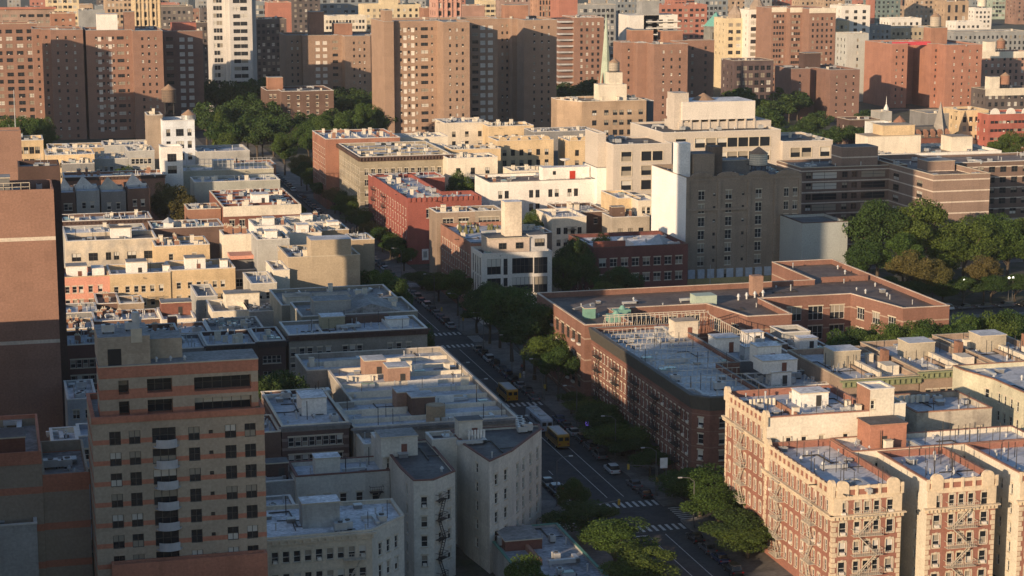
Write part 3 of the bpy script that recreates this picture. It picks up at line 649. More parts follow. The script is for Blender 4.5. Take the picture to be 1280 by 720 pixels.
# --- second block left (front Y 402)
r,P,z=box('tenement_building','grey tenement with dark cornice and blue grey roof at the avenue corner','tenement',361,534,419,wall('grey_brick_tall',(.27,.25,.21)),R_SIL,Y=402,d=14,wins={0:[W(px=[367,378,388,400,411,432,441,450,488,499,511],w=1.1,h=1.7,fh=3.2,top=2.2,rows=2)]},par=.7,cornice=(DKBR,1.1,.7),bits={'vent_pipe':6,'tall_pipe':3,'vent_cap':2},cop=WHITE)
bulkhead(r,P[1][0]*.28,8,z,P[1][0]*.17,4,2.4,wall('yellow_box',(.45,.40,.24)),R_WHT,door=False); bulkhead(r,P[1][0]*.75,6,z,P[1][0]*.16,3,1.6,WHITE,R_WHT,door=False)
m=MB().box(P[1][0]*.45,12,z,P[1][0]*.8,13.6,z+1.6); m.build('parapet',[BRICKB],r)
r,P,z=box('tenement_building','grey green gabled rooftop building behind the corner tenement with the dark cornice','tenement',377,522,396,wall('greygreen',(.25,.25,.20)),'g',Y=419,d=17,wins={},par=.7,bits={'vent_pipe':5,'chimney_pale':2})
bulkhead(r,P[1][0]*.13,3,z,8,6,3.2,GREYB,R_GRY,door=False)
m=MB(); a=P[1][0]; m.face([(a-19,1,z),(a-1,1,z),(a-10,1,z+2.6)]); m.face([(a-19,14,z),(a-10,14,z+2.6),(a-1,14,z)]); m.quad((a-19,1,z),(a-10,1,z+2.6),(a-10,14,z+2.6),(a-19,14,z)); m.quad((a-10,1,z+2.6),(a-1,1,z),(a-1,14,z),(a-10,14,z+2.6)); m.build('gable_roof',[R_GRY],r)
r,P,z=box('tenement_building','grey green flat building in the shade directly below the blank tan brick wall','tenement',352,500,382,wall('greygreen2',(.30,.28,.22)),'g',Y=438,d=20,wins={},par=.7,bits={'vent_pipe':7,'chimney_pale':2,'vent_cap':3})
bulkhead(r,P[1][0]*.3,3,z,8,5,1.6,CREAMP,R_TAN,door=False); bulkhead(r,P[1][0]*.05,3,z,6,5,1.8,CREAMP,R_TAN,door=False)
# dark row at the same front, further left
box('brownstone_row','dark brown rowhouses with arched windows seen over the striped tower roof','rowhouse',258,322,432,DKBR,'s',Y=402,d=14,wins={0:W(n=10,w=.9,h=1.5,fh=3.3,top=2.3,rows=2,st='s')},cornice=(plain('black_cornice',(.04,.03,.03)),1.2,.6),bits={'vent_pipe':3,'chimney_pale':2,'vent_cap':3})
box('brownstone_row','dark brick rowhouse with three arched windows left of the corner tenement','rowhouse',322,357,427,DKBR,'s',Y=402,d=14,wins={0:W(n=4,w=.9,h=1.6,fh=3.3,top=2.3,rows=3,st='s')},cornice=(plain('black_cornice',(.04,.03,.03)),1.2,.6),bits={'vent_pipe':3,'skylight':1,'chimney_pale':1})
box('brownstone_row','grey parapet rowhouse behind the striped tower terrace','rowhouse',226,258,436,GREYD,'w',Y=402,d=14,wins={0:W(n=4,w=.9,rows=2,fh=3.3)},bits={'vent_pipe':3})
box('brownstone_row','dark red rowhouses between the dark rear tower and the striped tower','rowhouse',80,140,432,wall('darkred',(.15,.07,.06)),'s',Y=402,d=14,wins={0:W(n=6,w=1.0,rows=4,fh=3.3,top=2.3)},bits={'vent_pipe':4,'chimney':2,'vent_cap':2})
box('brownstone_row','rowhouse roof with white gear just behind the striped tower penthouse','rowhouse',140,226,425,BRICKB,'s',Y=402,d=14,wins={0:W(n=6,rows=2,fh=3.3)},bits={'vent_pipe':6,'chimney':2,'vent_cap':4,'cooling_unit':2})
# shaded back yards
r,P,z=box('rear_house','reddish rooftop box on cream parapet house in the rear yards','house',203,245,400,CREAMP,'s',h=12,d=15,par=.9,bits={'vent_pipe':2})
bulkhead(r,.6,9,z,7,5,3.0,BRICKR,R_GRY)
r,P,z=box('rear_house','cream back house with a dark door facing the rear yards','house',266,312,390,CREAMP,'g',h=13,d=15,par=1.2,bits={'vent_pipe':2})
bulkhead(r,4,9,z,8,5,3.4,CREAMP,R_GRY)
box('rear_house','grey gabled back house left of the cream back house','house',246,272,371,GREYB,'g',h=13.5,d=16,wins={0:W(n=1)},bits={'vent_pipe':1})
box('rear_house','tan shed roofed house in front of the yellow brick row','house',149,180,380,wall('tan_shed',(.36,.27,.18)),'n',h=12,d=10,bits={'vent_pipe':1})
box('rear_house','dark brown flat house beside the tan shed roofed house','house',121,150,380,BRICKB,'b',h=11,d=14,bits={'chimney':1})
box('rear_house','house with white awning like parapet beneath the salmon part of the yellow row','house',77,122,392,GREYD,'w',h=11,d=12,bits={'vent_pipe':3,'chimney':1})
box('rear_house','low roof crowded with chimneys right of the dark rear tower','house',77,118,412,BRICKT,'s',h=11.5,d=12,bits={'vent_pipe':6,'chimney':3})
box('rear_house','brown flat roof with white vents among the rear yards','house',118,200,402,BRICKB,'s',h=11,d=12,bits={'vent_pipe':8,'chimney':2,'vent_cap':4})
r,P,z=box('rear_house','dark house with bright red chimney stack in the shaded rear yards','house',208,262,418,BRICKB,'s',h=12.5,d=12,bits={'vent_pipe':4,'vent_cap':2,'cooling_unit':1})
MB().box(.6,2,z,2.6,4,z+4).build('chimney',[BRICKR],r)
box('rear_house','grey cluttered flat roof in shade left of the gabled rooftop building','house',262,330,414,GREYB,'g',h=12.5,d=14,bits={'vent_pipe':4,'cooling_unit':3,'chimney_pale':2,'skylight':2})
box('rear_house','grey stucco house with pale rim below the tall grey blank side','house',312,352,390,GREYB,'g',h=13,d=14,bits={'vent_pipe':4,'cooling_unit':2})
box('rear_house','pale stucco building with vertical stains left of the blank tan wall','house',314,346,355,wall('palestuc',(.40,.37,.31),stain=.5),'s',h=17,d=16,bits={'vent_pipe':3},wins={0:W(n=2,rows=1)})
box('brick_tenement','grey and cream building left of the blank tan wall in its shade','tenement',342,362,338,CREAMP,'s',h=18,d=14,bits={'vent_pipe':2})
# --- tan blank wall building
TANW=wall('tan_blank',(.47,.37,.24),vary=.07,stain=.2)
x0,zt=atY(360,318,479); p=[(x0,479),(86.8,479),(86.8,497),(x0,497)]
r,P,z=bld('tan_building','tan brick building whose large blank wall faces the viewer beside the avenue','building',p,zt-.8,TANW,'s',{},par=1.2,cop=STONE,bits={'vent_pipe':5,'chimney_pale':2,'vent_cap':3,'aerial':2,'cooling_unit':2})
xh=xat(389,479,zt)-x0; xe=xat(439,479,zt)-x0
MB().box(xh,-.03,zt-2.2,xe,7,atY(400,300,479)[1],0,1).build('raised_wall',[TANW,R_SIL],r)
m=MB()
for k in range(4): m.bar((xh-1+k*1.9,-.05,zt-19),(xh-1+k*1.9,-.05,zt-16.5),.09); m.bar((xh-1+k*1.9,-.2,zt-16.5),(xh-.6+k*1.9,-.2,zt-16.5),.09)
m.build('wall_vent',[DARKMETAL],r)
box('tenement_building','low building with silver roof and railing at the avenue end of the blank tan wall','tenement',440,468,300,BRICKT,'s',Y=500,d=10,par=.6,bits={'vent_pipe':2,'tall_pipe':3})
for (x0_,x1_,y_,Y_,m_,lab) in ((322,362,300,500,GREYB,'grey rooftop full of white parapets behind the blank tan wall, leftmost'),(362,402,292,512,CREAMP,'cream rooftop with jumbled vents directly behind the blank tan wall'),(402,436,288,520,BRICKT,'brick rooftop with tall vents behind the right half of the tan wall'),(318,362,283,535,WHITE,'white parapet roof in sun between the red brick corner and the tan wall'),(362,420,279,540,CREAMP,'pale flat roof lit at its edge behind the jumbled rooftops beside the avenue')):
    r,P,z=box('tenement_building',lab,'tenement',x0_,x1_,y_,m_,random.choice('sw'),Y=Y_,d=13,party=('x',2),par=1.0,bits={'vent_pipe':5,'chimney':1,'vent_cap':3,'chimney_pale':3,'cooling_unit':2})
    bulkhead(r,P[1][0]*.3,3,z,3,3,2.6,WHITE,R_WHT,door=False)
r,P,z=box('salmon_house','house with salmon awning and rooftop terrace above the yellow row','house',291,331,338,wall('greytaupe',(.33,.29,.25)),'g',Y=505,d=12,wins={0:[W(cols=[.2],w=1.8,h=2,rows=1,top=1.5),W(cols=[.68],w=3.4,h=2,rows=1,top=1.5)]},bits={})
m=MB().box(0.3,5,z,P[1][0]-.2,10,z+3.0); u=m.build('penthouse',[GREYD],r); MB().box(-.1,3.6,z+3,P[1][0]-.1,10.3,z+3.9).build('canopy',[SALMON],r)
box('white_house','cream white block with a stepped top over the salmon awning house','house',279,314,294,CREAMP,'s',Y=519,d=9,bits={'chimney':3})
# --- long yellow row with salmon end
x0,h_=atY(79,347,497); xs=xat(137,497,h_); xe=xat(294,497,h_)
r,P,z=bld('yellow_row','salmon brick end of the long yellow tenement row with white window trims','tenement',[(x0,497),(xs,497),(xs,511),(x0,511)],h_,SALMON,'s',{0:W(px=[85,94,102,114,126,130],w=.95,h=1.6,fh=3.4,top=1.1,rows=3,st='sl',ws=[1.1])},par=1.3,bits={'tall_pipe':1},cop=YELB)
bulkhead(r,1,4,z,5,5,3.2,WHITE,R_GRY); MB().box(P[1][0]-4,5,z,P[1][0]-1,10,z+2.4).build('parapet',[WHITE],r)
fire_escape(r,3.2,4.5,h_-6.6,2,4.0,DARKMETAL)
r,P,z=bld('yellow_row','middle part of the long yellow brick tenement row lit by low sun','tenement',[(xs+.02,496.7),(xat(213,497,h_),496.7),(xat(213,497,h_),511),(xs+.02,511)],h_+.3,YELB,'s',{0:W(px=[146,150,160,171,180,191,202,206],w=.95,h=1.6,fh=3.4,top=1.9,rows=3,st='sl',ws=[1.1])},par=1.3,bits={'tall_pipe':1})
bulkhead(r,4.5,4,z,5,5,3.4,WHITE,R_GRY); bulkhead(r,13.5,4,z,1.6,2,2.2,WHITE,door=False); fire_escape(r,9,4,h_-6.6,1,4.0,DARKMETAL)
r,P,z=bld('yellow_row','right part of the long yellow brick tenement row ending at the taupe house','tenement',[(xat(213,497,h_)+.02,497),(xe,497),(xe,511),(xat(213,497,h_)+.02,511)],h_+.6,YELB,'s',{0:W(px=[224,228,238,249,258,269,279,283],w=.95,h=1.6,fh=3.4,top=1.9,rows=3,st='sl',ws=[1.1])},par=1.3,bits={'tall_pipe':1})
bulkhead(r,4.2,4,z,5,5,3.4,WHITE,R_GRY); bulkhead(r,13,4,z,1.8,2.4,2.6,WHITE,door=False); fire_escape(r,8.5,4.5,h_-6.6,1,4.0,DARKMETAL)
# --- weathered cream building
r,P,z=box('cream_building','weathered cream building with six wide windows behind the yellow row','tenement',83,196,302,CREAMB,'t',Y=530,d=14,wins={0:W(px=[96,117,136,146,165,186],w=1.6,h=2.1,fh=4,top=2.3,rows=1,st='d',ws=[2.4,2.4,1.4,1.4,2.4,2.4])},par=1.0,bits={'tall_pipe':2},nwin=20)
bulkhead(r,12,9,z,5.5,4,2.6,WHITE,R_BRN,door=False)
box('cream_building','white roofed building with a dark band behind the weathered cream building','tenement',80,183,292,GREYB,'w',Y=548,d=13,par=.8,bits={'vent_pipe':3,'chimney_pale':1})
box('tenement_building','blue grey roof building with cream bulkheads right of the weathered cream building','tenement',194,262,308,YELB,'s',Y=520,d=14,par=.9,wins={0:W(n=2,rows=1)},bits={'vent_pipe':3,'chimney_pale':3,'chimney':2,'vent_cap':1})
r,P,z=box('tenement_building','silver roof with a little pyramid skylight behind the blue grey roof','tenement',190,280,286,BRICKB,'s',Y=548,d=14,par=.8,bits={'vent_pipe':4,'chimney_pale':2,'skylight':2,'vent_cap':3})
m=MB().box(3.5,2,z,6,4.5,z+2.0).cyl(4.75,3.25,z+2.0,z+3.4,2.1,.05,k=4,m=1); m.build('cupola',[WHITE,METAL],r)
box('tenement_building','grey cluttered roof by the dark tower left of the little pyramid skylight','tenement',77,190,277,BRICKB,'s',Y=572,d=14,par=.8,cornice=(DKBR,.9,.5),bits={'vent_pipe':5,'chimney_pale':2,'skylight':3,'vent_cap':3})
box('small_brick_house','small orange brick house with dark windows beside the red brick corner building','house',235,276,262,BRICKO,'g',Y=592,d=12,wins={0:W(n=4,w=1.3,h=1.9,top=2.8,rows=1,st='sl')},bits={'cooling_unit':2,'vent_pipe':2,'chimney_pale':1},cop=CREAMP)
r,P,z=box('red_corner_building','red brick corner building with a pale cornice band and crowded white roof','tenement',279,376,259,BRICKR,'w',Y=588,d=38,wins={0:W(n=7,w=1.6,h=2,fh=3.6,top=3.2,rows=2,st='sl')},party=('x',5),bits={'vent_pipe':12,'chimney_pale':5,'vent_cap':7,'cooling_unit':3,'skylight':2},cop=CREAMP)
MB().box(-.08,-.1,z-2.1,P[1][0]+.08,-.01,z+.75).build('band_course',[CREAMP],r)
bulkhead(r,P[1][0]*.42,8,z,5,5,3,WHITE,R_WHT)
# shaded rear extensions row
for i,(a,b,y,mt,lab) in enumerate(((75,94,241,BRICKB,'brown rear extension with peaked white parapet nearest the dark tower'),(95,124,239,GREYB,'grey rear extension with a fire stair and a peaked white parapet'),(126,157,240,GREYD,'grey rear extension with a tan peaked parapet in the shaded row'),(159,187,236,BRICKB,'brown rear extension under a blue grey peaked roof beside the brown tree'))):
    r,P,z=box('rear_extension',lab,'house',a,b,y,mt,'s',Y=622,d=17,wins={0:W(n=2,w=1.2,h=1.9,fh=3.6,top=3,rows=2)},par=.6,bits={'vent_pipe':1},cop=None)
    x=P[1][0]; m=MB(); m.prism([(0.2,9),(x-.2,9),(x-.2,9.4),(.2,9.4)],z,z+1); m.face([(.2,9,z+1),(x*.8,9,z+1),(x*.35,9,z+4.2)]); m.face([(.2,9.4,z+1),(x*.35,9.4,z+4.2),(x*.8,9.4,z+1)]); m.quad((.2,9,z+1),(x*.35,9,z+4.2),(x*.35,9.4,z+4.2),(.2,9.4,z+1)); m.quad((x*.35,9,z+4.2),(x*.8,9,z+1),(x*.8,9.4,z+1),(x*.35,9.4,z+4.2)); m.build('peaked_parapet',[WHITE if i!=2 else CREAMP],r)
box('orange_roof_row','low row with orange roof edge behind the peaked rear extensions','rowhouse',80,206,222,BRICKO,'w',Y=655,d=13,cornice=(DKBR,1,.5),bits={'vent_pipe':4,'skylight':2,'chimney':2})
box('grey_wall_building','long blank grey green wall below the rooftop cage','building',243,350,228,wall('greygreenwall',(.36,.37,.32),course=False),'s',Y=640,d=14,bits={'vent_pipe':4,'chimney_pale':2,'cooling_unit':1})
r,P,z=box('caged_roof_building','building with a tall wire cage around its roof terrace near the avenue','building',228,342,214,wall('greygreenwall2',(.42,.40,.30),course=False),'s',Y=672,d=16,bits={'cooling_unit':2})
m=MB(); L=P[1][0]
for i in range(int(L/1.5)+1):
    m.bar((i*1.5,.4,z),(i*1.5,.4,z+4.6),.06); 
for q in (1.5,3,4.6): m.bar((0,.4,z+q),(L,.4,z+q),.05)
m.build('roof_cage',[METAL],r); bulkhead(r,L*.35,3,z,7,4,3.5,GREYB,R_SIL,door=False)
box('blue_roof_building','building with a sloping blue grey roof by the park trees','building',246,312,190,GREYB,'s',Y=720,d=20,bits={'vent_pipe':2})
box('brick_house','brick row with red roof terraces near the caged roof','rowhouse',288,345,207,BRICKO,'s',Y=700,d=14,bits={'vent_pipe':4,'chimney':1})
for (a,b,y,Y_,mt,lab) in ((57,118,194,700,YELB,'pale yellow sided row with blue grey roof behind the dark rear tower'),(118,160,199,706,GREYB,'grey tenement with dark windows between two shaded trees'),(160,193,189,706,GREYB,'grey tenement with an angled side left of the slim white tower'),(60,130,186,735,BRICKT,'flat roofed tenement with white edge below the leftmost project towers'),(130,200,182,735,GREYB,'low tenement strip directly below the tall brick towers at left'),(78,118,205,690,GREYD,'dark low tenement patch with white skylights at left')):
    box('tenement_building',lab,'tenement',a,b,y,mt,'s',Y=Y_,d=16,wins={0:W(n=5,w=1.2,h=1.8,rows=2,fh=3.5,top=2)},bits={'vent_pipe':4,'chimney_pale':2,'skylight':1,'vent_cap':2,'cooling_unit':1})
r,P,z=box('beige_building','yellowish building behind the left edge slab tower','building',10,54,176,YELB,'g',Y=640,d=14,wins={0:W(n=5,w=1.5,h=2.2,fh=3.8,rows=4,st='d')},bits={'cooling_unit':2})
box('brown_wall_building','brown brick hall wall at the left edge below the leafy park','building',-2,26,172,BRICKB,'g',Y=604,d=14,bits={'aerial':1})
# slim white tower with water tank
r,P,z=box('white_tower','slim white apartment tower with dark windows and a dark rooftop tank','tower',203,243,151,wall('white_stucco',(.58,.62,.66),stain=.15,course=False),'s',Y=725,d=14,wins={0:[W(px=[210.5],w=1.5,h=2.6,fh=4.4,top=2.3,rows=6,st='d'),W(px=[225],w=2.8,h=2.6,fh=4.4,top=2.3,rows=6,st='d'),W(px=[237],w=1.5,h=2.6,fh=4.4,top=2.3,rows=6,st='d')]},bits={})
water_tank(r,10,6,z,2.6,1.6,.6,METAL)
r,P,z=box('tan_slab','narrow tan slab with lit edge beside the slim white tower','tower',184,203,144,wall('tanslab',(.34,.26,.19)),'g',Y=733,d=12,bits={'chimney_pale':1})
water_tank(r,8.5,6,z,2.6,4.5,5,TANK)
r,P,z=box('white_house','small white rooftop house below the slim white tower','house',201,228,184,WHITE,'w',Y=662,d=8,wins={0:W(n=1,w=3,h=2.6,fh=4,top=1.5,rows=2,st='d')},bits={})
# ================================================================ RIGHT OF THE AVENUE
# ornate red brick and stone apartment wings
ORN=wall('ornate_brick',(.34,.135,.09),vary=.12,stain=.15); SIDEW=wall('side_whitewash',(.64,.58,.46),vary=.1,stain=.2,course=False)
TERRA=wall('terracotta_trim',(.60,.48,.32),vary=.15,stain=.25,course=False)
R_ORN=roofmat('roof_ornate',(.56,.59,.64),(.50,.53,.58),vary=.08,seam=.93)
def ornate(label,poly,h,wins,fe,edges=(0,),rb={'tall_pipe':12,'vent_cap':6,'vent_pipe':2},side2=(1,2,3)):
    r,P,z=bld('ornate_apartment_building',label,AB,poly,h,ORN,R_ORN,wins,par=1.0,cop=wall('brickcope',(.38,.18,.12)),bits=rb,wm2=SIDEW,side2=side2)
    k=len(P)
    for e in edges:
        p0,p1=P[e],P[(e+1)%k]; L=math.hypot(p1[0]-p0[0],p1[1]-p0[1]); d=((p1[0]-p0[0])/L,(p1[1]-p0[1])/L); o=(d[1],-d[0]); c=MB()
        def bx(c,u0,u1,r0,r1,za,zb,m=0):
            b=MB().box(0,0,0,1,1,1,m); c.add(b,lambda v:(p0[0]+d[0]*(u0+(u1-u0)*v[0])+o[0]*(r0+(r1-r0)*(1-v[1])),p0[1]+d[1]*(u0+(u1-u0)*v[0])+o[1]*(r0+(r1-r0)*(1-v[1])),za+(zb-za)*v[2]))
        bx(c,-.12,L+.12,-.01,.13,h-.35,h+.18)                       # parapet rail
        bx(c,-.1,L+.1,-.01,.12,h-1.5,h-1.22)
        n=max(3,int(L/1.7))
        for i in range(n+1): u=L*i/n; bx(c,u-.22,u+.22,0,.2,h-1.4,h+.3)
        zc=h-4.75
        bx(c,-.6,L+.6,-.01,.62,zc+.32,zc+.55); bx(c,-.3,L+.3,-.01,.32,zc-.25,zc+.32)
        nb=int(L/.62)
        for i in range(nb+1): u=L*i/nb; bx(c,u-.13,u+.13,.3,.58,zc-.1,zc+.31)
        c.build('cornice',[TERRA],r)
        c=MB()
        for u in (.0,L-.55):
            for i in range(20): 
                zz=h-5.3-i*.8
                if zz<.5: break
                ww=.55 if i%2 else .8
                ua=u if u==0 else L-ww
                bx(c,ua-.004,ua+ww+.004,-.005,.06,zz-.7,zz)
        bx(c,-.004,1.5,-.005,.10,h-4.4,h-1.55); bx(c,L-1.5,L+.004,-.005,.10,h-4.4,h-1.55)
        bx(c,.3,L-.3,.0,.055,h-1.55-.45,h-1.5)
        c.build('stone_quoins',[TERRA],r)
        for u in ((L*.13,L*.87) if e==0 else (L*.97,L*.03)):
            g=MB(); nn=10
            pts=[(u+1.0*math.cos(math.pi*i/nn),h+.15+.95*math.sin(math.pi*i/nn)) for i in range(nn+1)]
            f=[(p0[0]+d[0]*a+o[0]*.25,p0[1]+d[1]*a+o[1]*.25,z_) for a,z_ in pts]; b=[(p0[0]+d[0]*a-o[0]*.35,p0[1]+d[1]*a-o[1]*.35,z_) for a,z_ in pts]
            g.face(f[::-1]); g.face(b)
            for i in range(nn): g.quad(f[i],f[i+1],b[i+1],b[i])
            bx(g,u-1.0,u+1.0,-.05,.24,h-1.4,h+.16)
            g.build('round_pediment',[TERRA],r)
    for e,x,w_,n in fe:
        fire_escape(r,x,w_,h-4.35,n,3.1,PALEMETAL,edge=(P[e],P[(e+1)%k]),d=1.15)
    return r,P,z
hQ_=18.4
q1=at(1040,611,hQ_); xq2=xat(1128,q1[1],hQ_,605)
wq=lambda L:[W(px=None,cols=[.15,.84],w=1.15,h=2.0,fh=3.1,top=1.35,rows=6,st=['slt'],ac=.45),W(cols=[.36,.5,.64],w=.95,h=1.75,fh=3.1,top=1.35,rows=6,st='slt')]
pq=[(119.4,q1[1]),(xq2,q1[1]),(xq2,292.6),(119.4,292.6)]
Qd=292.6-q1[1]
av=[W(n=11,w=.95,h=1.8,fh=3.1,top=1.35,rows=6,st='slt',m=1.2,ac=.1)]
ornate('ornate red and cream apartment wing at the avenue, with fire escapes on both visible sides',pq,hQ_,{0:wq(1),3:av,1:W(n=4,w=.8,h=1.5,rows=6)},[(0,(xq2-119.4)*.27,(xq2-119.4)*.43,5),(3,Qd*.18,3.4,5),(3,Qd*.66,3.4,5)],edges=(0,3),side2=(1,2))
r1=at(1160,602,hQ_-.2); xr2=xat(1246,r1[1],hQ_,594); xr1=r1[0]
ornate('ornate red and cream apartment wing between two white light courts, centre of three',[(xr1,r1[1]),(xr2,r1[1]),(xr2,284),(xr1,284)],hQ_-.2,{0:wq(1),3:W(n=3,w=.7,h=1.6,rows=5),1:W(n=3,w=.7,h=1.6,rows=5)},[(0,(xr2-xr1)*.27,(xr2-xr1)*.43,5)],side2=(1,2,3))
s1=at(1276,592,hQ_); 
ornate('ornate apartment wing with white side wall cut off by the right edge',[(s1[0],s1[1]),(s1[0]+13,s1[1]),(s1[0]+13,284),(s1[0],284)],hQ_,{0:wq(1),3:W(n=5,w=.8,h=1.7,fh=3.1,rows=6)},[],side2=(1,2,3))
poly=[(xq2+.0,292.02),(s1[0]+13,292.02),(s1[0]+13,304),(119.4+8,304),(119.4,304),(119.4,292.02)]
r,P,z=bld('apartment_link_building','white roofed rear bar joining the three ornate apartment wings',AB,[(xq2+.02,284.02),(s1[0]+13,284.02),(s1[0]+13,292.6),(xq2+.02,292.6)],hQ_+.1,SIDEW,R_ORN,{0:W(n=22,w=.8,h=1.5,rows=4,fh=3.1)},par=.8,cop=wall('brickcope',(.38,.18,.12)),bits={'tall_pipe':16,'vent_cap':6,'chimney_pale':1},nwin=60)
m=MB(); xx=xat(1088,287,20)-xq2; xy=xat(1133,287,20)-xq2
zq=atY(1088,533,287)[1]-z; m.box(xx,3,z,xy,8,z+zq,0,1); t=m.build('stair_tower',[wall('stair_brick',(.42,.17,.10)),R_TAR],r); MB().box(xx-.15,2.85,z+zq,xy+.15,8.15,z+zq+.25,0,1).build('coping',[BRICKO,R_TAR],t); MB().box(xx+2.0,2.93,z+.2,xx+2.9,3.02,z+2.2).build('door',[DARKMETAL],t)
# white sided building behind (P)
hP_=20.6; c0=at(897,496,hP_); c1=at(946,523,hP_)
xP2=xat(1096,292.9,22,515)
poly=[(119.6,c1[1]),(xP2,c1[1]),(xP2,c1[1]+12),(119.6,max(c0[1],c1[1]+12))]
poly=[(119.6,292.9),(xP2,292.9),(xP2,311.5),(119.6,311.5)]
h_=atY(946,523,292.9)[1]
r,P,z=ornate('ornate brick corner building with a long white painted rear wall on the side street',poly,h_,{0:[W(cols=[.06,.2,.34,.5,.72,.9],w=.9,h=1.7,fh=3.1,top=2.6,rows=2)],3:W(n=7,w=.95,h=1.8,fh=3.1,top=1.35,rows=6,st='slt')},[(3,7,3.4,5)],edges=(3,),rb={'vent_cap':5,'tall_pipe':6,'chimney_pale':3,'cooling_unit':3,'vent_pipe':5},side2=(0,1,2))
Lp=P[1][0]
MB().box(Lp*.30,2,z,Lp*.315,11,z+1.0).build('party_wall',[BRICKO],r); bulkhead(r,Lp*.50,9,z,5,4,2.2,WHITE,R_WHT); 
m=MB()
for i in range(7): m.cyl(1.0+i*.7,9.8+.2*(i%2),z+.5,z+1.7,.28,k=8)
m.build('aerial_cluster',[CREAMP],r)
m=MB()
for i in range(14): m.bar((Lp*.33+i*.7,1.0,z),(Lp*.33+i*.7,1.0,z+1.1),.03)
m.bar((Lp*.33,1,z+1.1),(Lp*.33+9,1,z+1.1),.04); m.build('roof_railing',[METAL],r)
xa,za=atY(1088,487,292.8); xb=xat(1118,292.8,za,487)
r,P,z=bld('stair_tower_building','white painted stair tower with two small windows above the long white wall','building',[(xa,292.8),(xb,292.8),(xb,298),(xa,298)],za,SIDEW,'s',{0:W(cols=[.12],w=.7,h=1.4,fh=3.2,top=1.6,rows=3)},par=.3,bits={},wm2=BRICKO,side2=(3,))
xa2=xat(1133,293,za,500)
r,P,z=bld('stair_tower_building','white lower step right of the white stair tower','building',[(xb+.02,293),(xa2,293),(xa2,300),(xb+.02,300)],atY(1120,505,293)[1],SIDEW,'s',{},par=.5,bits={})
xt0=xat(1146,299,20,515); xt1=xat(1240,299,20,508); ht=atY(1146,516,299)[1]
r,P,z=bld('grey_brick_building','weathered grey brick building with arched windows right of the white stair tower','building',[(xt0,299),(xt1,299),(xt1,312),(xt0,312)],ht,wall('weathered_grey',(.42,.37,.29),stain=.5,patch=(.28,.24,.2)),R_SIL,{0:W(px=[1162,1176,1194,1207,1224],w=1.0,h=2.1,fh=3.4,top=2.2,rows=3,st='sld')},par=1,cop=BRICKO,bits={'vent_cap':2,'tall_pipe':3,'cooling_unit':2})
m=MB()
for i in range(9): m.cyl(1.5+i*.55,9.5+.4*(i%2),z+.3,z+1.5,.3,k=8)
m.build('aerial_cluster',[CREAMP],r)
hU=21.5
p=pp([(1204,463),(1242,474)],hU); a=p[1]; p=[p[0],p[1],(p[1][0]+.1,302.2),(p[1][0]+30,302.2),(p[1][0]+30,p[0][1]+4),(p[0][0],p[0][1]+4)]
r,P,z=bld('cream_building','cream sided building with small windows at the right edge behind the ornate wings','building',p,hU,wall('cream_green',(.52,.49,.34),course=False,stain=.3),R_SIL,{0:W(cols=[.8],rows=3),1:W(n=4,w=.9,h=1.8,rows=4,fh=3.2),2:W(n=5,w=1.2,h=1.8,rows=4,fh=3.2)},par=.8,cop=BRICKO,bits={'vent_cap':3,'tall_pipe':3})
# --- dark red brick W with dark parapet and rooftop pipe frames
WB=wall('dark_tenement_brick',(.23,.095,.065),bands=[(3.0,2.6,.12,(.30,.17,.12))],vary=.15)
hW=18.0; xw2=xat(960,326.3,hW,494)
poly=[(119.8,329),(122.3,326.4),(xw2,326.4),(xw2,352),(xat(925,352,hW,470),352.1),(xat(925,352,hW,470),391),(119.8,391)]
r,P,z=bld('brick_tenement','long dark red brick tenement with fire escapes and a deep charcoal cornice along the avenue','tenement',poly,hW,WB,roofmat('roof_silver_blue',(.40,.44,.47),(.58,.60,.60)),
 {6:W(n=26,w=1.0,h=1.7,fh=3.0,top=3.1,rows=5,st='sl',m=1,ac=.15),1:W(px=[880,903,917],w=1.2,h=1.8,fh=3.0,top=3.1,rows=5,st='sl'),0:W(cols=[.5],w=1.1,h=1.8,fh=3.0,top=3.1,rows=5,ac=.9)},par=.9,cop=GREYD,bits={'vent_pipe':8,'tall_pipe':10,'vent_cap':6,'cooling_unit':2,'skylight':3},nwin=100)
ch=plain('charcoal_cornice',(.075,.07,.06),.7)
c=MB()
for e in (0,1,6):
    p0,p1=P[e],P[(e+1)%7]; L=math.hypot(p1[0]-p0[0],p1[1]-p0[1]); d=((p1[0]-p0[0])/L,(p1[1]-p0[1])/L); o=(d[1],-d[0])
    q=lambda u,r_,z_:(p0[0]+d[0]*u+o[0]*r_,p0[1]+d[1]*u+o[1]*r_,z_)
    c.quad(q(-.05,.06,hW-2.5),q(L+.05,.06,hW-2.5),q(L+.45,.55,hW-.2),q(-.45,.55,hW-.2)); c.quad(q(-.45,.55,hW-.2),q(L+.45,.55,hW-.2),q(L+.45,.55,hW+.1),q(-.45,.55,hW+.1)); c.quad(q(-.45,.55,hW+.1),q(L+.45,.55,hW+.1),q(L+.1,-.1,hW+.14),q(-.1,-.1,hW+.14))
c.build('cornice',[ch],r)
for k_ in range(5): fire_escape(r,4+k_*12.2,3.6,hW-4.95,5,3.0,DARKMETAL,edge=(P[6],P[0]),d=1.1)
fr=MB(); Wd=P[4][0]-P[6][0]
for j in range(11):
    y=8+j*5.0
    if y>62: break
    for i in range(int((Wd-3)/1.0)):
        fr.bar((P[6][0]+1.5+i*1.0,y,z),(P[6][0]+1.5+i*1.0,y,z+1.15),.035)
    fr.bar((P[6][0]+1.5,y,z+1.15),(P[6][0]+Wd-2,y,z+1.15),.045)
fr.build('roof_railing',[PALEMETAL],r)
fr=MB()
for i in range(22): fr.bar((P[6][0]+26,62-i*1.2,z),(P[6][0]+26,62-i*1.2,z+2.6),.05)
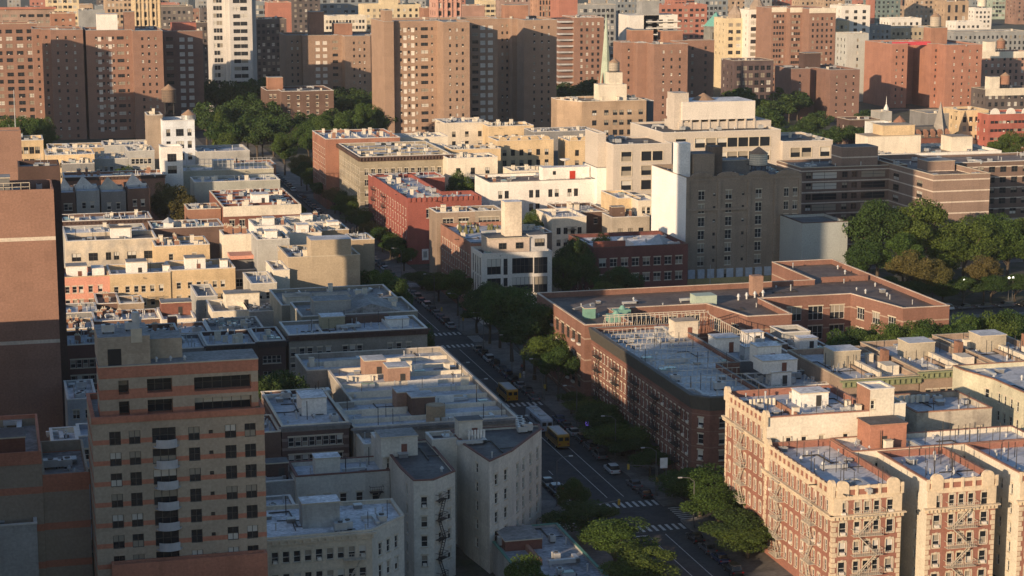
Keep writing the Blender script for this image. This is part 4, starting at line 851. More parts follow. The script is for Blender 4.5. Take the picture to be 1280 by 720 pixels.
fr.bar((P[6][0]+26,62,z+2.6),(P[6][0]+26,36.8,z+2.6),.06)
for i in range(24): fr.bar((P[6][0]+3+i*1.0,62,z),(P[6][0]+3+i*1.0,62,z+3.0),.05); fr.bar((P[6][0]+3+i*1.0,64,z),(P[6][0]+3.6+i*1.0,64,z+3.0),.04)
fr.bar((P[6][0]+3,62,z+3),(P[6][0]+26,62,z+3),.07); fr.bar((P[6][0]+3,64,z+3),(P[6][0]+26,64,z+3),.07); fr.build('roof_trellis',[PALEMETAL],r)
bulkhead(r,P[6][0]+15,52,z,5,4,3.2,wall('bulk_cream',(.60,.52,.40),course=False),R_TAN); bulkhead(r,P[6][0]+18,36,z,5,4.5,2.8,WHITE,R_WHT); bulkhead(r,P[6][0]+20,16,z,7,5,2.4,WHITE,R_WHT); bulkhead(r,P[6][0]+22,24,z,5,4,3.4,WHITE,R_WHT)
# buildings between W and the green cornice row
box('low_building','grey corrugated rooftop box with a pale door behind the dark tenement','building',978,1013,416,GREYB,'t',h=15.5,d=7,wins={0:W(cols=[.7],w=1.2,h=2,rows=1)},bits={})
for (a,b,y,hh,mt,lab) in ((925,1000,452,15,GREYD,'grey roofed rear building with white boxes right of the dark tenement'),(930,985,433,15,BRICKB,'brown rear building touching the school yard'),(958,1040,485,15.5,GREYD,'grey roof with pale railings behind the ornate corner building'),(1000,1045,440,14,BRICKB,'low dark roof between the corrugated box and the green cornice row')):
    r,P,z=box('rear_building',lab,'building',a,b,y,mt,'s',h=hh,d=12,bits={'vent_pipe':4,'cooling_unit':3,'skylight':1,'vent_cap':2})
    bulkhead(r,P[1][0]*.2,4,z,4,3,2.6,WHITE,R_WHT)
    m=MB(); L=P[1][0]
    for i in range(int(L)): m.bar((i+.5,.8,z),(i+.5,.8,z+1.1),.03)
    m.bar((.5,.8,z+1.1),(L-.5,.8,z+1.1),.035); m.build('roof_railing',[METAL],r)
GC=wall('green_cornice',(.24,.27,.13),vary=.15,stain=.2,course=False)
VB=wall('row_brick',(.34,.24,.17))
for (x0_,y0_,x1_,bk,lab) in ((1054,475,1149,27,'green corniced tenement in shade, leftmost of the green cornice row'),(1151,464,1244,27,'green corniced tenement with sunlit yellow edge, centre of the green cornice row'),(1246,454,1330,27,'green corniced tenement cut off by the right edge')):
    r,P,z=box('corniced_tenement',lab,'tenement',x0_,x1_,y0_,VB,R_SIL,Y=334,d=bk,wins={0:W(n=9,w=1.1,h=2.0,fh=3.2,top=2.6,rows=2,st='ld'),3:W(n=2,w=.8,h=1.5,rows=3)},par=1.1,cop=wall('tan_coping',(.46,.38,.27),course=False),cornice=(GC,1.3,.8),bits={'tall_pipe':5,'vent_pipe':4,'chimney_pale':1,'vent_cap':2},party=('y',2))
    L=P[1][0]; bulkhead(r,L*.28,14,z,5.5,5,3.2,wall('tanbulk',(.45,.39,.28)),R_SIL,door=False); MB().box(L*.55,3,z,L*.6,22,z+1.4).build('party_wall',[CREAMP],r); MB().box(L*.75,6,z,L*.92,10,z+1.8).build('skylight',[CREAMP],r)
    MB().box(L*.9,12,z,L*.9+1,14,z+3.4).build('chimney',[BRICKO],r)
# --- the school (comb shaped)
SB=wall('school_brick',(.27,.125,.085),bands=[(4.6,.6,.3,(.42,.30,.22))],vary=.1)
hS=17.6; f0=396.
xa=119.8; xb=xat(790,f0,hS,399); xc=xat(934,f0,hS,395); xd=xat(990,f0,hS,391); xe=xat(1129,f0,hS,384); xf=xat(1187,f0,hS,382)
fb=412.; bk=446.
poly=[(xa,f0),(xb,f0),(xb,fb),(xc-3.5,fb),(xc,f0),(xd,f0),(xd,fb+3),(xe-4,fb+3),(xe,f0),(xf,f0),(xf,460.),(xat(992,446,hS,345),460.),(xat(992,446,hS,345),434.),(xa,434.)]

bw=W(sp=4.6,w=3.6,h=3.2,fh=4.6,top=1.3,rows=3,st='l',m=.6)
r,P,z=bld('school_building','sprawling comb shaped red brick school with brown flat roof and pale coping','school',poly,hS,SB,roofmat('roof_school',(.115,.085,.072),(.15,.12,.10)),
 {2:bw,3:None or W(n=2,w=2.6,h=2.6,fh=4.6,top=1.5,rows=2),6:bw,7:W(n=3,w=2.8,h=2.6,fh=4.6,top=1.5,rows=2),13:[W(n=8,w=2.6,h=2.5,fh=4.6,top=1.5,rows=3,st='dl',m=2,ac=.3)],0:W(cols=[.99],rows=0)},par=1.2,cop=wall('school_coping',(.55,.44,.34),course=False),bits={'vent_cap':5,'vent_pipe':4},nwin=100)
bulkhead(r,P[2][0]*.35,12,z,2.4,2,2.2,plain('copper_green',(.16,.32,.26),.6),door=False,name='ventilator'); MB().bar((4,22,z),(10,26,z+.3),.4).build('duct',[GREYB],r)
for fx,fy,nm in ((P[2][0]+2,13,'green'),(P[2][0]-1,8,'green')): 
    m=MB().box(fx-2,fy-1.2,z,fx+1.6,fy+1,z+1.6).cyl(fx,fy,z+1.6,z+2.4,.9,.3,k=10); m.build('ventilator',[plain('copper_green',(.16,.32,.26),.6)],r)
m=MB().box(P[3][0]-1,20,z,P[3][0]+4,24,z+2.2); m.build('ventilator',[plain('pale_green',(.38,.46,.38),.6)],r)
xx=xat(941,424,20,370)-119.8; MB().box(xx,28,z,xx+2.6,30.4,z+4.6).build('chimney',[wall('chim_tan',(.42,.24,.16))],r)
for k_ in range(4): link('vent_cap',RF['vent_cap'],r,(xx-5+k_*2.4,24+k_,z),0,(1.6,1.6,1.9))
MB().box(P[8][0]-2,40,z,P[8][0]+10,40.5,z+1.3).build('party_wall',[SB],r)
# --- white glass building and its brick neighbour
GW=wall('white_frame',(.62,.58,.52),vary=.04,stain=.08,course=False)
x0=119.6; gx1=xat(690,486,18,312); hg=atY(600,318,486)[1]
r,P,z=bld('modern_white_building','modern white framed building with tall dark glass bays and a beige penthouse','building',[(x0,486),(gx1,486),(gx1,498),(x0,498)],hg,GW,'t',
 {0:[W(cols=[.17],w=3.6,h=4.0,fh=5.0,top=.7,rows=3,st='d'),W(cols=[.335],w=1.1,h=4.2,fh=5.0,top=.7,rows=3,st='d'),W(cols=[.58],w=5.6,h=4.0,fh=5.0,top=.7,rows=3,st='d'),W(cols=[.84],w=3.6,h=4.2,fh=5.0,top=.7,rows=3,st='d')],3:W(n=4,w=1.4,h=4.6,fh=5.0,top=.5,rows=3,st='d')},par=.7,cop=GW,bits={'skylight':1})
m=MB(); L=P[1][0]; xp0=xat(634,488,20)-x0; xp1=xat(689,488,20)-x0
hp=atY(634,296,488)[1]
m.box(xp0-4.5,3,z,L*.72,11.5,z+4.0,0,1); ph=m.build('penthouse',[wall('pink_beige',(.50,.40,.32),course=False),R_TAR],r)
MB().box(xp0-4.7,2.8,z+4.0,L*.72+.2,11.6,z+4.25,0,1).build('roof',[STONE,R_TAR],ph)
for c_ in (xp0-2,xp0+2.5): link('window',win_mesh(2.0,1.6,'d'),ph,(c_,2.95,z+1.3))
MB().box(L*.72+.01,3.4,z,L-.4,11.3,z+4.6,0,1).build('penthouse',[wall('pale_blue_grey',(.42,.42,.42),course=False),R_TAR],r); link('window',win_mesh(2.6,2.0,'d'),r,(L*.8,3.35,z+1.6))
xt0=xat(630,492,22)-x0; xt1=xat(651,492,22)-x0; zt_=atY(630,252,492)[1]
MB().box(xt0,5,z+4,xt1,9,zt_,0,1).build('stair_tower',[wall('pale_cream',(.66,.56,.42),course=False),R_WHT],r)
r,P,z=bld('brick_row','long red brick avenue building with a planted roof terrace behind the modern white building','building',[(119.6,498.1),(137,498.1),(137,534),(119.6,534)],atX(540,285,119.6)[1] if False else 19.0,wall('warm_brick',(.36,.16,.10)),'s',{3:W(n=12,w=1.2,h=1.9,fh=3.4,top=2.4,rows=4,st='sl')},par=.9,cop=BRICKO,bits={'vent_pipe':3,'chimney_pale':2,'skylight':1})
pm=MB()
for i in range(26): 
    x,y=random.uniform(3,14),random.uniform(22,34); pm.cyl(x,y,z,z+random.uniform(.8,2),.5,.15,k=6)
pm.build('roof_planting',[plain('planter_dry',(.12,.12,.05),.9)],r)
box('low_building','taupe low rooftop building between the red corner building and the beige stair tower','building',594,629,264,wall('taupe',(.30,.25,.19)),'t',Y=536,d=10,bits={'vent_cap':1},wins={0:W(n=1,w=6,h=1.6,rows=1,top=1)})
r,P,z=box('low_building','cream and brown rooftop house with planted terrace left of the taupe building','house',546,594,266,wall('brown_taupe',(.33,.24,.17)),'s',Y=536,d=10,bits={'vent_pipe':3,'chimney_pale':2},wins={0:W(n=2,w=3,h=1.7,rows=1,top=1)})
# red corner building with crenellated top
hR=20.0; rn=atX(507,250,119.6)[0]; xr=xat(602,579,hR,247)
r,P,z=bld('red_corner_building','bright red brick corner building with toothed parapet across the avenue','tenement',[(119.6,579),(xr,579),(xr,592),(133,592.1),(133,636),(119.6,636)],hR,REDP,'s',{0:W(px=[536,548.5,558,568.5,587],w=1.5,h=2.6,fh=3.8,top=2.4,rows=1,st='sl'),5:W(n=14,w=1.1,h=2,fh=3.4,top=2.4,rows=5,st='sl')},par=1.0,cop=REDP,bits={'cooling_unit':4,'vent_pipe':8,'skylight':3,'vent_cap':3,'chimney_pale':2})
m=MB(); L=P[1][0]
for i in range(int(L/1.6)): m.box(i*1.6+.1,-.3,hR-1.0,i*1.6+.9,-.01,hR+.35)
m.build('toothed_cornice',[REDP],r)
fire_escape(r,3,3.6,hR-4,5,3.4,DARKMETAL,edge=(P[5],P[0])); fire_escape(r,20,3.6,hR-4,5,3.4,DARKMETAL,edge=(P[5],P[0]))
for px_,s in ((506.5,1.2),(527.5,1.4)): MB().box(xat(px_,579,2)-119.6,-.08,1.2,xat(px_,579,2)-119.6+2,-.01,4.6).build('wall_sign',[WHITE],r)
MB().box(xat(527.5,579,2)-119.6+.4,-.11,2.0,xat(527.5,579,2)-119.6+1.6,-.085,3.9).build('sign_panel',[GREYB],r)
box('grey_roof_building','red walled building with silver roof and blue grey dormer behind the bright red corner','building',470,556,224,REDP,'s',Y=636.5,d=14,bits={'vent_pipe':4,'cooling_unit':2,'skylight':2})
# ornate grey-tan building
r,P,z=bld('tan_tenement','large tan tenement with dark cornice and brick side along the far avenue','tenement',[(119.8,658),(xat(565,658,23,193),658),(xat(565,658,23,193),700),(119.8,700)],23.6,wall('tan_grey_brick',(.34,.29,.20),bands=[(3.5,1,.25,(.42,.36,.27))]),'s',{0:W(n=13,w=1.3,h=2.1,fh=3.6,top=3.2,rows=5,st='sl'),3:W(n=12,w=1.2,h=2.1,fh=3.6,top=3.2,rows=5,st='sl')},par=1,cornice=(DKBR,1.4,1.0),cedges=(0,3),bits={'vent_pipe':10,'chimney_pale':5,'vent_cap':6,'cooling_unit':3,'skylight':2},party=('x',4))
box('brick_tenement','red brick tenement with silver roof at the park end of the avenue','tenement',407,500,174,wall('far_red',(.36,.15,.09)),'s',Y=700.5,d=30,wins={3:W(n=8,w=1.2,h=2,rows=4,fh=3.6,top=3)},bits={'vent_pipe':5,'chimney_pale':4,'chimney':2,'vent_cap':3})
for (a,b,y,Y_,d_,mt,rf,wn_,lab) in (
 (500,560,172,720,14,CREAMP,'s',3,'cream roof cluttered with white boxes in front of the tall buff tower'),
 (556,611,154,760,18,wall('white_tan',(.58,.50,.38)),'s',3,'cream white building with sloping parapet right of the tall buff tower'),
 (611,667,158,750,14,YELB,'n',4,'pale yellow flat building under the dark slab tower'),
 (480,560,186,690,10,CREAMP,'s',0,'low cream parapet roof above the tan tenement'),
 (565,626,187,675,12,YELB,'b',5,'pale cream arcaded wall with round arch beside the silver roofs'),
 (560,622,198,650,12,CREAMP,'s',3,'white walled low building with two silver roofs left of the white office'),
 (622,692,176,690,14,YELB,'s',6,'yellow brick ornate apartment house with scalloped parapet, left one'),
 (711,746,176,690,14,YELB,'s',2,'yellow brick ornate apartment house with scalloped parapet, right one'),
 (667,745,165,730,14,GREYD,'s',0,'blue grey shaded roof between the yellow houses and the tan brick block'),
 (640,700,214,640,12,CREAMP,'g',2,'small cream gabled roof house above the long white building'),
 (400,470,180,755,12,BRICKO,'s',3,'orange brick block with silver roof below the park trees')):
    r,P,z=box('tenement_building',lab,'tenement',a,b,y,mt,rf,Y=Y_,d=d_,wins={0:W(n=wn_ or 1,w=1.5,h=2.2,fh=3.8,top=2.6,rows=3 if wn_ else 0,st='d')},bits={'vent_pipe':4,'chimney_pale':3,'vent_cap':3,'cooling_unit':1})
    if 'scalloped' in lab:
        m=MB(); L=P[1][0]
        for i in range(max(2,int(L/4))):
            m.cyl(2+i*4,.2,z+.8,z+.8+.01,.1)
            pts=[(2+i*4+1.5*math.cos(math.pi*t/8),z+.9+1.3*math.sin(math.pi*t/8)) for t in range(9)]
            m.face([(x,-.2,q_) for x,q_ in pts][::-1]); m.face([(x,.2,q_) for x,q_ in pts])
            for u,v in zip(pts,pts[1:]): m.quad((u[0],-.2,u[1]),(v[0],-.2,v[1]),(v[0],.2,v[1]),(u[0],.2,u[1]))
        m.build('scalloped_parapet',[YELB],r)
# long white building
hw=20.0; a=at(612,228,hw); xb=xat(744,a[1],hw,223)
xg=[625.5,633.5,664,672,688,696,712,720]
r,P,z=bld('white_building','long white painted building with paired windows and a red rooftop door','building',[a,(xb,a[1]),(xb,a[1]+20),(a[0],a[1]+20)],hw,WHITE,'b',{0:W(px=xg,w=1.4,h=2.5,fh=4.4,top=2.0,rows=3,st='d')},par=.9,cop=GREYD,bits={'vent_cap':2,'skylight':1,'chimney':1})
xx=xat(679,a[1]+5,22)-a[0]; xy=xat(737,a[1]+5,22)-a[0]
p_=MB().box(xx,5,z,xy,10,z+4.3,0,1).build('penthouse',[WHITE,R_WHT],r); MB().box(xat(712,a[1]+5,22)-a[0],4.9,z,xat(719,a[1]+5,22)-a[0],4.99,z+3.1).build('door',[plain('red_door',(.42,.04,.02),.5)],p_)
MB().box(xx+3.2,4.9,z+2,xx+4.2,4.99,z+3.2).build('window',[GL_LO],p_); link('satellite_dish',RF['dish'],p_,(xy*.5+xx*.5,7,z+4.3),0,(3,3,3))
m=MB()
for i in range(30): m.bar((xx+i*.9,.9,z),(xx+i*.9,.9,z+1.1),.035)
m.bar((xx,.9,z+1.1),(xx+27,.9,z+1.1),.04); m.build('roof_railing',[DARKMETAL],r)
xb2=xat(778,a[1]-2,hw+3,207); zb2=atY(742,210,a[1]-2)[1]
bld('white_building','taller blank white block at the right end of the long white building','building',[(xb+.02,a[1]-2),(xb2,a[1]-2),(xb2,a[1]+14),(xb+.02,a[1]+14)],zb2,WHITE,'t',{},cop=GREYD,bits={'chimney_pale':1})
box('blue_wall_building','small building with a slate blue wall right of the blank white block','building',778,795,209,wall('slate_blue',(.14,.18,.24),course=False),'t',Y=a[1]+4,d=8,bits={})
# small houses between
r,P,z=box('rear_house','cream two storey rear house with fire stairs left of the white blank wall','house',690,733,272,CREAMP,'s',h=14,d=18,wins={0:W(n=4,w=1.3,h=2,rows=2,fh=3.6,top=2.4,st='d')},bits={'vent_pipe':3,'dish':1,'chimney_pale':1}); fire_escape(r,4.5,3,z-3,2,3.6,DARKMETAL)
box('rear_house','silver roofed house behind the cream two storey rear house','house',706,760,266,BRICKB,'s',h=13,d=20,wins={0:W(n=2,rows=1)},bits={'vent_pipe':5,'skylight':2,'chimney_pale':2})
r,P,z=box('rear_house','grey rear house with three arched openings left of the tall white wall','house',765,812,272,wall('greycream',(.42,.36,.28)),'t',h=14,d=10,wins={0:W(n=3,w=1.6,h=2.6,rows=1,top=2.6,st='d')},bits={'chimney':2,'vent_pipe':3}); bulkhead(r,1,3,z,4,3,3.4,BRICKB,door=False)
box('rear_house','yellow sided house with white roof beside the tall white wall','house',773,801,248,YELB,'w',h=18,d=18,bits={'skylight':1})
box('rear_house','pale brick house with small windows touching the tall white wall','house',798,824,251,CREAMP,'w',h=18,d=14,wins={0:W(n=3,w=1.1,h=2,rows=4,fh=3.4)},bits={'vent_cap':1})
box('rear_house','low brown rooftops with a round water tank left of the cream rear house','house',652,690,292,wall('brownlow',(.30,.22,.16)),'s',h=14,d=12,bits={'chimney_pale':3,'cooling_unit':2})
# dark red school hall
RS=wall('hall_brick',(.20,.065,.055)); a=at(742,310,15.5); xb=xat(860,a[1],15.5,300)
r,P,z=bld('brick_hall','dark red brick hall with white roof and stepped parapet left of the storage block','building',[a,(xb,a[1]),(xb,a[1]+24),(a[0],a[1]+24)],15.5,RS,'w',{0:W(n=8,w=2,h=2.1,fh=4.3,top=2.2,rows=3,st='sl'),3:W(n=4,w=1.4,h=2,rows=3,fh=4.3,top=2.2)},par=1.0,cop=BRICKB,bits={'vent_cap':1})
MB().box(.1,.1,z+1.0,9,1.0,z+2.6).build('stepped_parapet',[wall('hall_bright',(.36,.10,.06))],r)
m=MB().cyl(11,9,z,z+2.2,3.6,.2,k=4); m.build('skylight',[METAL],r); m=MB().cyl(P[1][0]-5,10,z,z+2.4,4,.2,k=4); m.build('skylight',[METAL],r)
# storage block
Ys=522.; x0,hs_=atY(858,222,Ys); x1=xat(1002,Ys,hs_,215)
cols=[876,911,947,966,984]
r,P,z=bld('storage_building','massive grey brown brick storage block with narrow window columns','building',[(x0,Ys),(x1,Ys),(x1,Ys+30),(x0,Ys+30)],hs_,STOREB,'t',{0:[W(px=[877,911,948.5],w=1.9,h=2.5,fh=3.75,top=2.8,rows=8,st='sl'),W(px=[983,994],w=1.4,h=2.3,fh=3.75,top=2.8,rows=7,st='sl'),W(px=[893,929],w=.8,h=.9,fh=3.75,top=3.4,rows=8,st='d')]},par=1.2,cop=STOREB,bits={'cooling_unit':3,'vent_cap':3,'skylight':2,'vent_pipe':3},wm2=wall('bright_white_paint',(.80,.78,.74),vary=.03,stain=.06,course=False),side2=(3,),nwin=60)
m=MB(); L=P[1][0]
for c_ in (.13,.36,.62,.88):
    u=L*c_; pts=[(u+3.4*math.cos(math.pi*t/12),hs_+1.3*math.sin(math.pi*t/12)) for t in range(13)]
    m.face([(x,-.25,q_) for x,q_ in pts][::-1]); m.face([(x,.3,q_) for x,q_ in pts]); 
    for a_,b_ in zip(pts,pts[1:]): m.quad((a_[0],-.25,a_[1]),(b_[0],-.25,b_[1]),(b_[0],.3,b_[1]),(a_[0],.3,a_[1]))
m.build('arched_parapet',[STOREB],r)
m=MB()
for u in (0.0,L*.27,L*.53,L*.76,L-.9): m.box(max(0,u),-.35,5,min(L,u+.9),-.01,hs_-1.2)
m.box(0,-.45,hs_-9.6,L*.55,-.01,hs_-8.9); m.box(0,-.2,hs_-1.2,L,-.01,hs_-.7); m.build('pilaster',[STOREB],r)
MB().box(-.02,-.4,.3,L,-.01,2.4).build('base_band',[wall('yellow_base',(.50,.36,.12),course=False)],r)
m=MB(); [m.box(u,-.5,2.5,u+2,-.02,5) for u in [L*k_/12+.8 for k_ in range(12)]]; m.build('loading_door',[plain('door_pale',(.50,.54,.60),.6)],r)
xw0=xat(836,Ys+14,hs_+8)-x0
MB().box(.05,7,z,3.6,11.5,z+10.0).build('lift_tower',[wall('bright_white_paint',(.80,.78,.74),vary=.03,stain=.06,course=False)],r)
MB().box(4.3,6,z,10.5,13,z+7.0,0,1).build('lift_tower',[STOREB,R_TAR],r); MB().box(10.6,9,z,14,14,z+8.5).build('tank',[TANK],r)
water_tank(r,L-10,8,z,2.6,3.2,3.2,CREAMP); bulkhead(r,L-20,12,z,9,6,4,GREYD,door=False)
# grey box and the brown banded slab
box('grey_box_building','windowless pale grey metal box right of the storage block','building',1003,1060,279,wall('grey_metal',(.33,.36,.35),vary=.04,stain=.1,course=False),'t',Y=505,d=16,bits={},cop=DKBR)
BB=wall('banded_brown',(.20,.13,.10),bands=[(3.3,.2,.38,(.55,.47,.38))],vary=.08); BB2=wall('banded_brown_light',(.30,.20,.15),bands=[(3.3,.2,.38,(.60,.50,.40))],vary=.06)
Yb=560; x0,hb=atY(1002,210,Yb); x1=xat(1134,Yb,hb,206)
bwx=[W(cols=[.07,.41,.50,.86],w=1.8,h=1.8,fh=3.3,top=.95,rows=9,st='d'),W(cols=[.22,.68],w=8,h=1.9,fh=3.3,top=.95,rows=9,st='')]
r,P,z=bld('banded_apartment_building','long dark brown slab with pale floor bands behind the grey metal box',AB,[(x0,Yb),(x1,Yb),(x1,Yb+20),(x0,Yb+20)],hb,BB,'t',{0:bwx},par=.6,cop=STONE,bits={'cooling_unit':3,'vent_pipe':4,'vent_cap':2},nwin=60)
Yw=530; x2,hw2=atY(1167,219,Yw); x3=xat(1238,Yw,hw2,214)
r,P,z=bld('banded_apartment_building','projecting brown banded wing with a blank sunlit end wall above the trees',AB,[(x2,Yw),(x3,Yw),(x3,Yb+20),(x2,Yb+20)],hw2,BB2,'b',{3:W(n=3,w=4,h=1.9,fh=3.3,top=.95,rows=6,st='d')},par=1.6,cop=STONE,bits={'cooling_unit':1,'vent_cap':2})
bulkhead(r,8,20,z,9,7,3,BB2,R_GRY,door=False)
MB().box(-14,34,z,-2,42,z+6.5,0,1).build('stair_tower',[BB2,R_TAR],r)
bld('banded_apartment_building','dark brown banded slab running off the right edge behind the leafy trees',AB,[(x3+.02,Yb-4),(x3+60,Yb-4),(x3+60,Yb+16),(x3+.02,Yb+16)],hb+.5,BB,'b',{0:W(n=15,w=2.2,h=1.8,fh=3.3,top=.95,rows=6,st='d')},par=.6,bits={'cooling_unit':2,'vent_pipe':4},nwin=60)
r,P,z=box('white_low_building','long white low building with dark openings beyond the brown banded slab','building',1042,1252,195,WHITE,'n',Y=620,d=26,wins={0:W(n=26,w=3,h=2.2,fh=5,top=1.8,rows=1,st='d')},bits={'cooling_unit':6,'skylight':4,'vent_cap':5})
bulkhead(r,16,8,z,20,10,6,CREAMP,R_TAN,door=False); bulkhead(r,22,9,z+6,12,8,3.5,YELB,R_TAN,door=False); bulkhead(r,P[1][0]-15,8,z,8,8,5,CREAMP,R_TAN,door=False)
# office with big square windows
o1=W(w=4.0,h=3.0,fh=4.4,top=1.4,rows=5,sp=5.0,st='',m=1.0)
Yo=600; x0,ho=atY(767,181,Yo); x1=xat(840,Yo,ho,181)
r,P,z=bld('office_building','beige precast office wing with square windows left of the white machine room block','office',[(x0,Yo),(x1,Yo),(x1,Yo+22),(x0,Yo+22)],ho,OFFC,'t',{0:W(px=[783,808,822,834],w=3.4,h=3.0,fh=4.6,top=1.8,rows=5,st='o')},par=.6,bits={'cooling_unit':2})
xs0,hs0=atY(745,166,Yo+10); 
bld('office_building','tall beige stair block at the left end of the office','office',[(xs0,Yo+8),(x0-.02,Yo+8),(x0-.02,Yo+22),(xs0,Yo+22)],hs0,OFFC,'t',{0:W(cols=[.7],w=2,h=3,fh=5,rows=2,st='d')},par=.5,bits={})
Yo2=606; xo0,ho2=atY(829,166,Yo2); xo1=xat(976,Yo2,ho2,162)
r,P,z=bld('office_building','wide beige office block with rows of square windows and a white box on its roof','office',[(xo0,Yo2),(xo1,Yo2),(xo1,Yo2+34),(xo0,Yo2+34)],ho2,OFFC,'t',{0:W(px=[851,875,889,902,915.5,929,942.5,956,970],w=3.5,h=3.0,fh=4.6,top=1.6,rows=5,st='o')},par=.6,bits={'cooling_unit':4,'vent_cap':3})
xm0=xat(853,Yo2+12,ho2+6)-xo0; xm1=xat(944,Yo2+12,ho2+6)-xo0; zm=atY(853,128,Yo2+12)[1]
mr=MB().box(xm0,12,z+3.2,xm1,28,zm,0,1).build('machine_room',[wall('machine_white',(.62,.57,.50),vary=.03,stain=.25,course=False),R_WHT],r)
m=MB(); [m.box(xm0+(xm1-xm0)*i/8-.3,12.2,z,xm0+(xm1-xm0)*i/8+.3,12.9,z+3.2) for i in range(9)]; m.box(xm0-1,12.5,z,xm1+6,27,z+2.4); m.build('machine_base',[OFFC],mr)
MB().cyl((xm0*.6+xm1*.4),20,zm,zm+2.2,4,.3,k=12).build('tank_roof',[TANKROOF],mr); MB().box(xm0-2.5,13,z,xm0+2.5,20,zm+3).build('lift_tower',[OFFC],r)
Yo3=604; xq0=xo1+.02; ho3=atY(980,177,Yo3)[1]
bld('office_building','lower beige office wing right of the wide office block','office',[(xq0,Yo3),(xat(1041,Yo3,ho3,176),Yo3),(xat(1041,Yo3,ho3,176),Yo3+26),(xq0,Yo3+26)],ho3,OFFC,'t',{0:W(px=[980,994,1008,1031],w=3.4,h=3.0,fh=4.6,top=1.6,rows=4,st='o')},par=.6,bits={'cooling_unit':2,'chimney_pale':1})
# tan brick block with water tank
r,P,z=box('tan_brick_building','tan brick block with a domed water tower and many roof stacks','building',728,808,127,wall('tanblock',(.42,.29,.18)),'n',Y=800,d=24,wins={0:W(px=[731,743,758,769,777,787,801],w=2.0,h=2.2,fh=4.2,top=3,rows=5,st='d')},bits={'chimney_pale':5,'vent_pipe':6,'cooling_unit':2},cop=CREAMP)
a=P[1][0]; xo_=r.location.x; x_a,x_b,x_c=[xat(q_,811,38)-xo_ for q_ in (746,781,768)]; MB().box(x_a,8,z,x_b,15,z+7).box(x_c-3,9,z+7.01,x_c+3,14,z+12).build('stair_tower',[CREAMP],r)
water_tank(r,x_c,11.5,z+11.5,2.3,3.6,1.0,wall('tank_concrete',(.42,.36,.28)))
xl=xat(706,803,24); bld('tan_brick_building','angled tan brick side wing left of the domed water tower block','building',[(xl,815),(P[0][0]+at(0,0)[0]*0+r.location.x-.02,801),(r.location.x-.02,824),(xl,824)],r['hh']-.2,wall('tanblock',(.42,.29,.18)),'n',{},bits={'chimney_pale':4})
box('grey_wing_building','slate coloured glass wing at the right side of the tan brick block','building',809,817,126,wall('slate_wing',(.10,.12,.14),course=False),'g',Y=806,d=14,bits={})

# ---------------------------------------------------------------- unseen blocks added beyond the frame to cast shade on the foreground
for lab,x0_,y0_,x1_,y1_,h_ in (('tall brick tower beyond the left edge, nearest the viewer',-50,208,-12,226,69),('long brick slab beyond the left edge, beside the nearest tower',-82,224,-50,244,56),
 ('tower beyond the left edge behind the plain slab, the tallest there',-30,313,-9,349,114),('long block beyond the left edge behind the plain slab',-32,350,-7,366,33),
 ('low brick building just beyond the lower left corner',-30,150,-4,200,34),('avenue tenement below the frame, left side of the avenue',58,190,87,221,15),('avenue tenement below the frame, right side of the avenue',119,190,175,222,12)):
    bld('shade_block',lab,'tower',[(x0_,y0_),(x1_,y0_),(x1_,y1_),(x0_,y1_)],h_,BRICKP,'g',{1:W(n=5,rows=6)},bits={'cooling_unit':2})  # the last two, below the frame, are added to shade the ornate facades
for lab,x0_,y0_,x1_,y1_,h_ in (('project tower beyond the left edge before the leftmost towers',-52,888,-30,905,66),('second project tower beyond the left edge before the brick towers',-60,846,-30,878,50)):
    bld('shade_block',lab,'tower',[(x0_,y0_),(x1_,y0_),(x1_,y1_),(x0_,y1_)],h_,BRICKP,'g',{1:W(n=5,rows=6)},bits={'cooling_unit':2})  # unseen too, added so their shadows fall on the far brick towers
# ================================================================ FAR TOWERS
def stepped(name,label,cat,y,segs,x0,back,wm,rm='g',wins={},**k):
    """segs: (right pixel, front plane Y) from left to right; x0 = left pixel; height from the roof line y of the first front"""
    X,h=atY(x0,y,segs[0][1]); pts=[]; cur=X
    for i,(px,Y) in enumerate(segs):
        Ye=min(Y,segs[i+1][1]) if i+1<len(segs) else Y
        xe=xat(px,Ye,h,y); pts+=[(cur,Y),(xe,Y)]; cur=xe
    pts+=[(pts[-1][0],back),(pts[0][0],back)]
    return bld(name,label,cat,pts,h,wm,rm,wins,**k)
PJ='apartment tower'
def pw(L,base,**k):
    return W(px=L,w=1.0,h=1.4,fh=3.55,top=2.0,rows=15,st='',ac=.3,**k)
PAN=lambda L,w=2.5:W(px=L,w=w,h=2.0,fh=3.55,top=2.2,rows=15,st='panel')
kw=dict(par=1.0,cop=GREYB,nwin=100)
RB={'vent_cap':3,'chimney_pale':1,'cooling_unit':2}
G1='brick project towers in the park'
r,P,z=stepped('brick_tower','brick tower with two bright left facets and a front half in shadow, second from left',PJ,36,[(52,972),(63,966),(103.5,960)],40,990,BRICKP,'g',{4:pw([72,82.5,93.5],0),0:pw([47.5],0),2:pw([58],0)},bits=RB,group=G1,**kw)
r,P,z=stepped('brick_tower','wide brick tower carrying a white box, with a column of pale window panels',PJ,38,[(166,960),(203,950)],107,990,BRICKP,'g',{0:[pw([120.3,128.3,133.5,141.5],0),PAN([124.2,137.5],1.7),W(px=[150.5],w=3.2,h=1.5,fh=3.55,top=2,rows=15,st=''),pw([159],0)],2:pw([178,186,194.5],0)},bits=RB,group=G1,**kw)
xx=xat(120,965,70)-r.location.x; bulkhead(r,xx,6,z,9.5,8,8,WHITE,R_WHT,door=False); xx=xat(154,965,70)-r.location.x; bulkhead(r,xx,7,z,5,7,9,BRICKP,door=False)
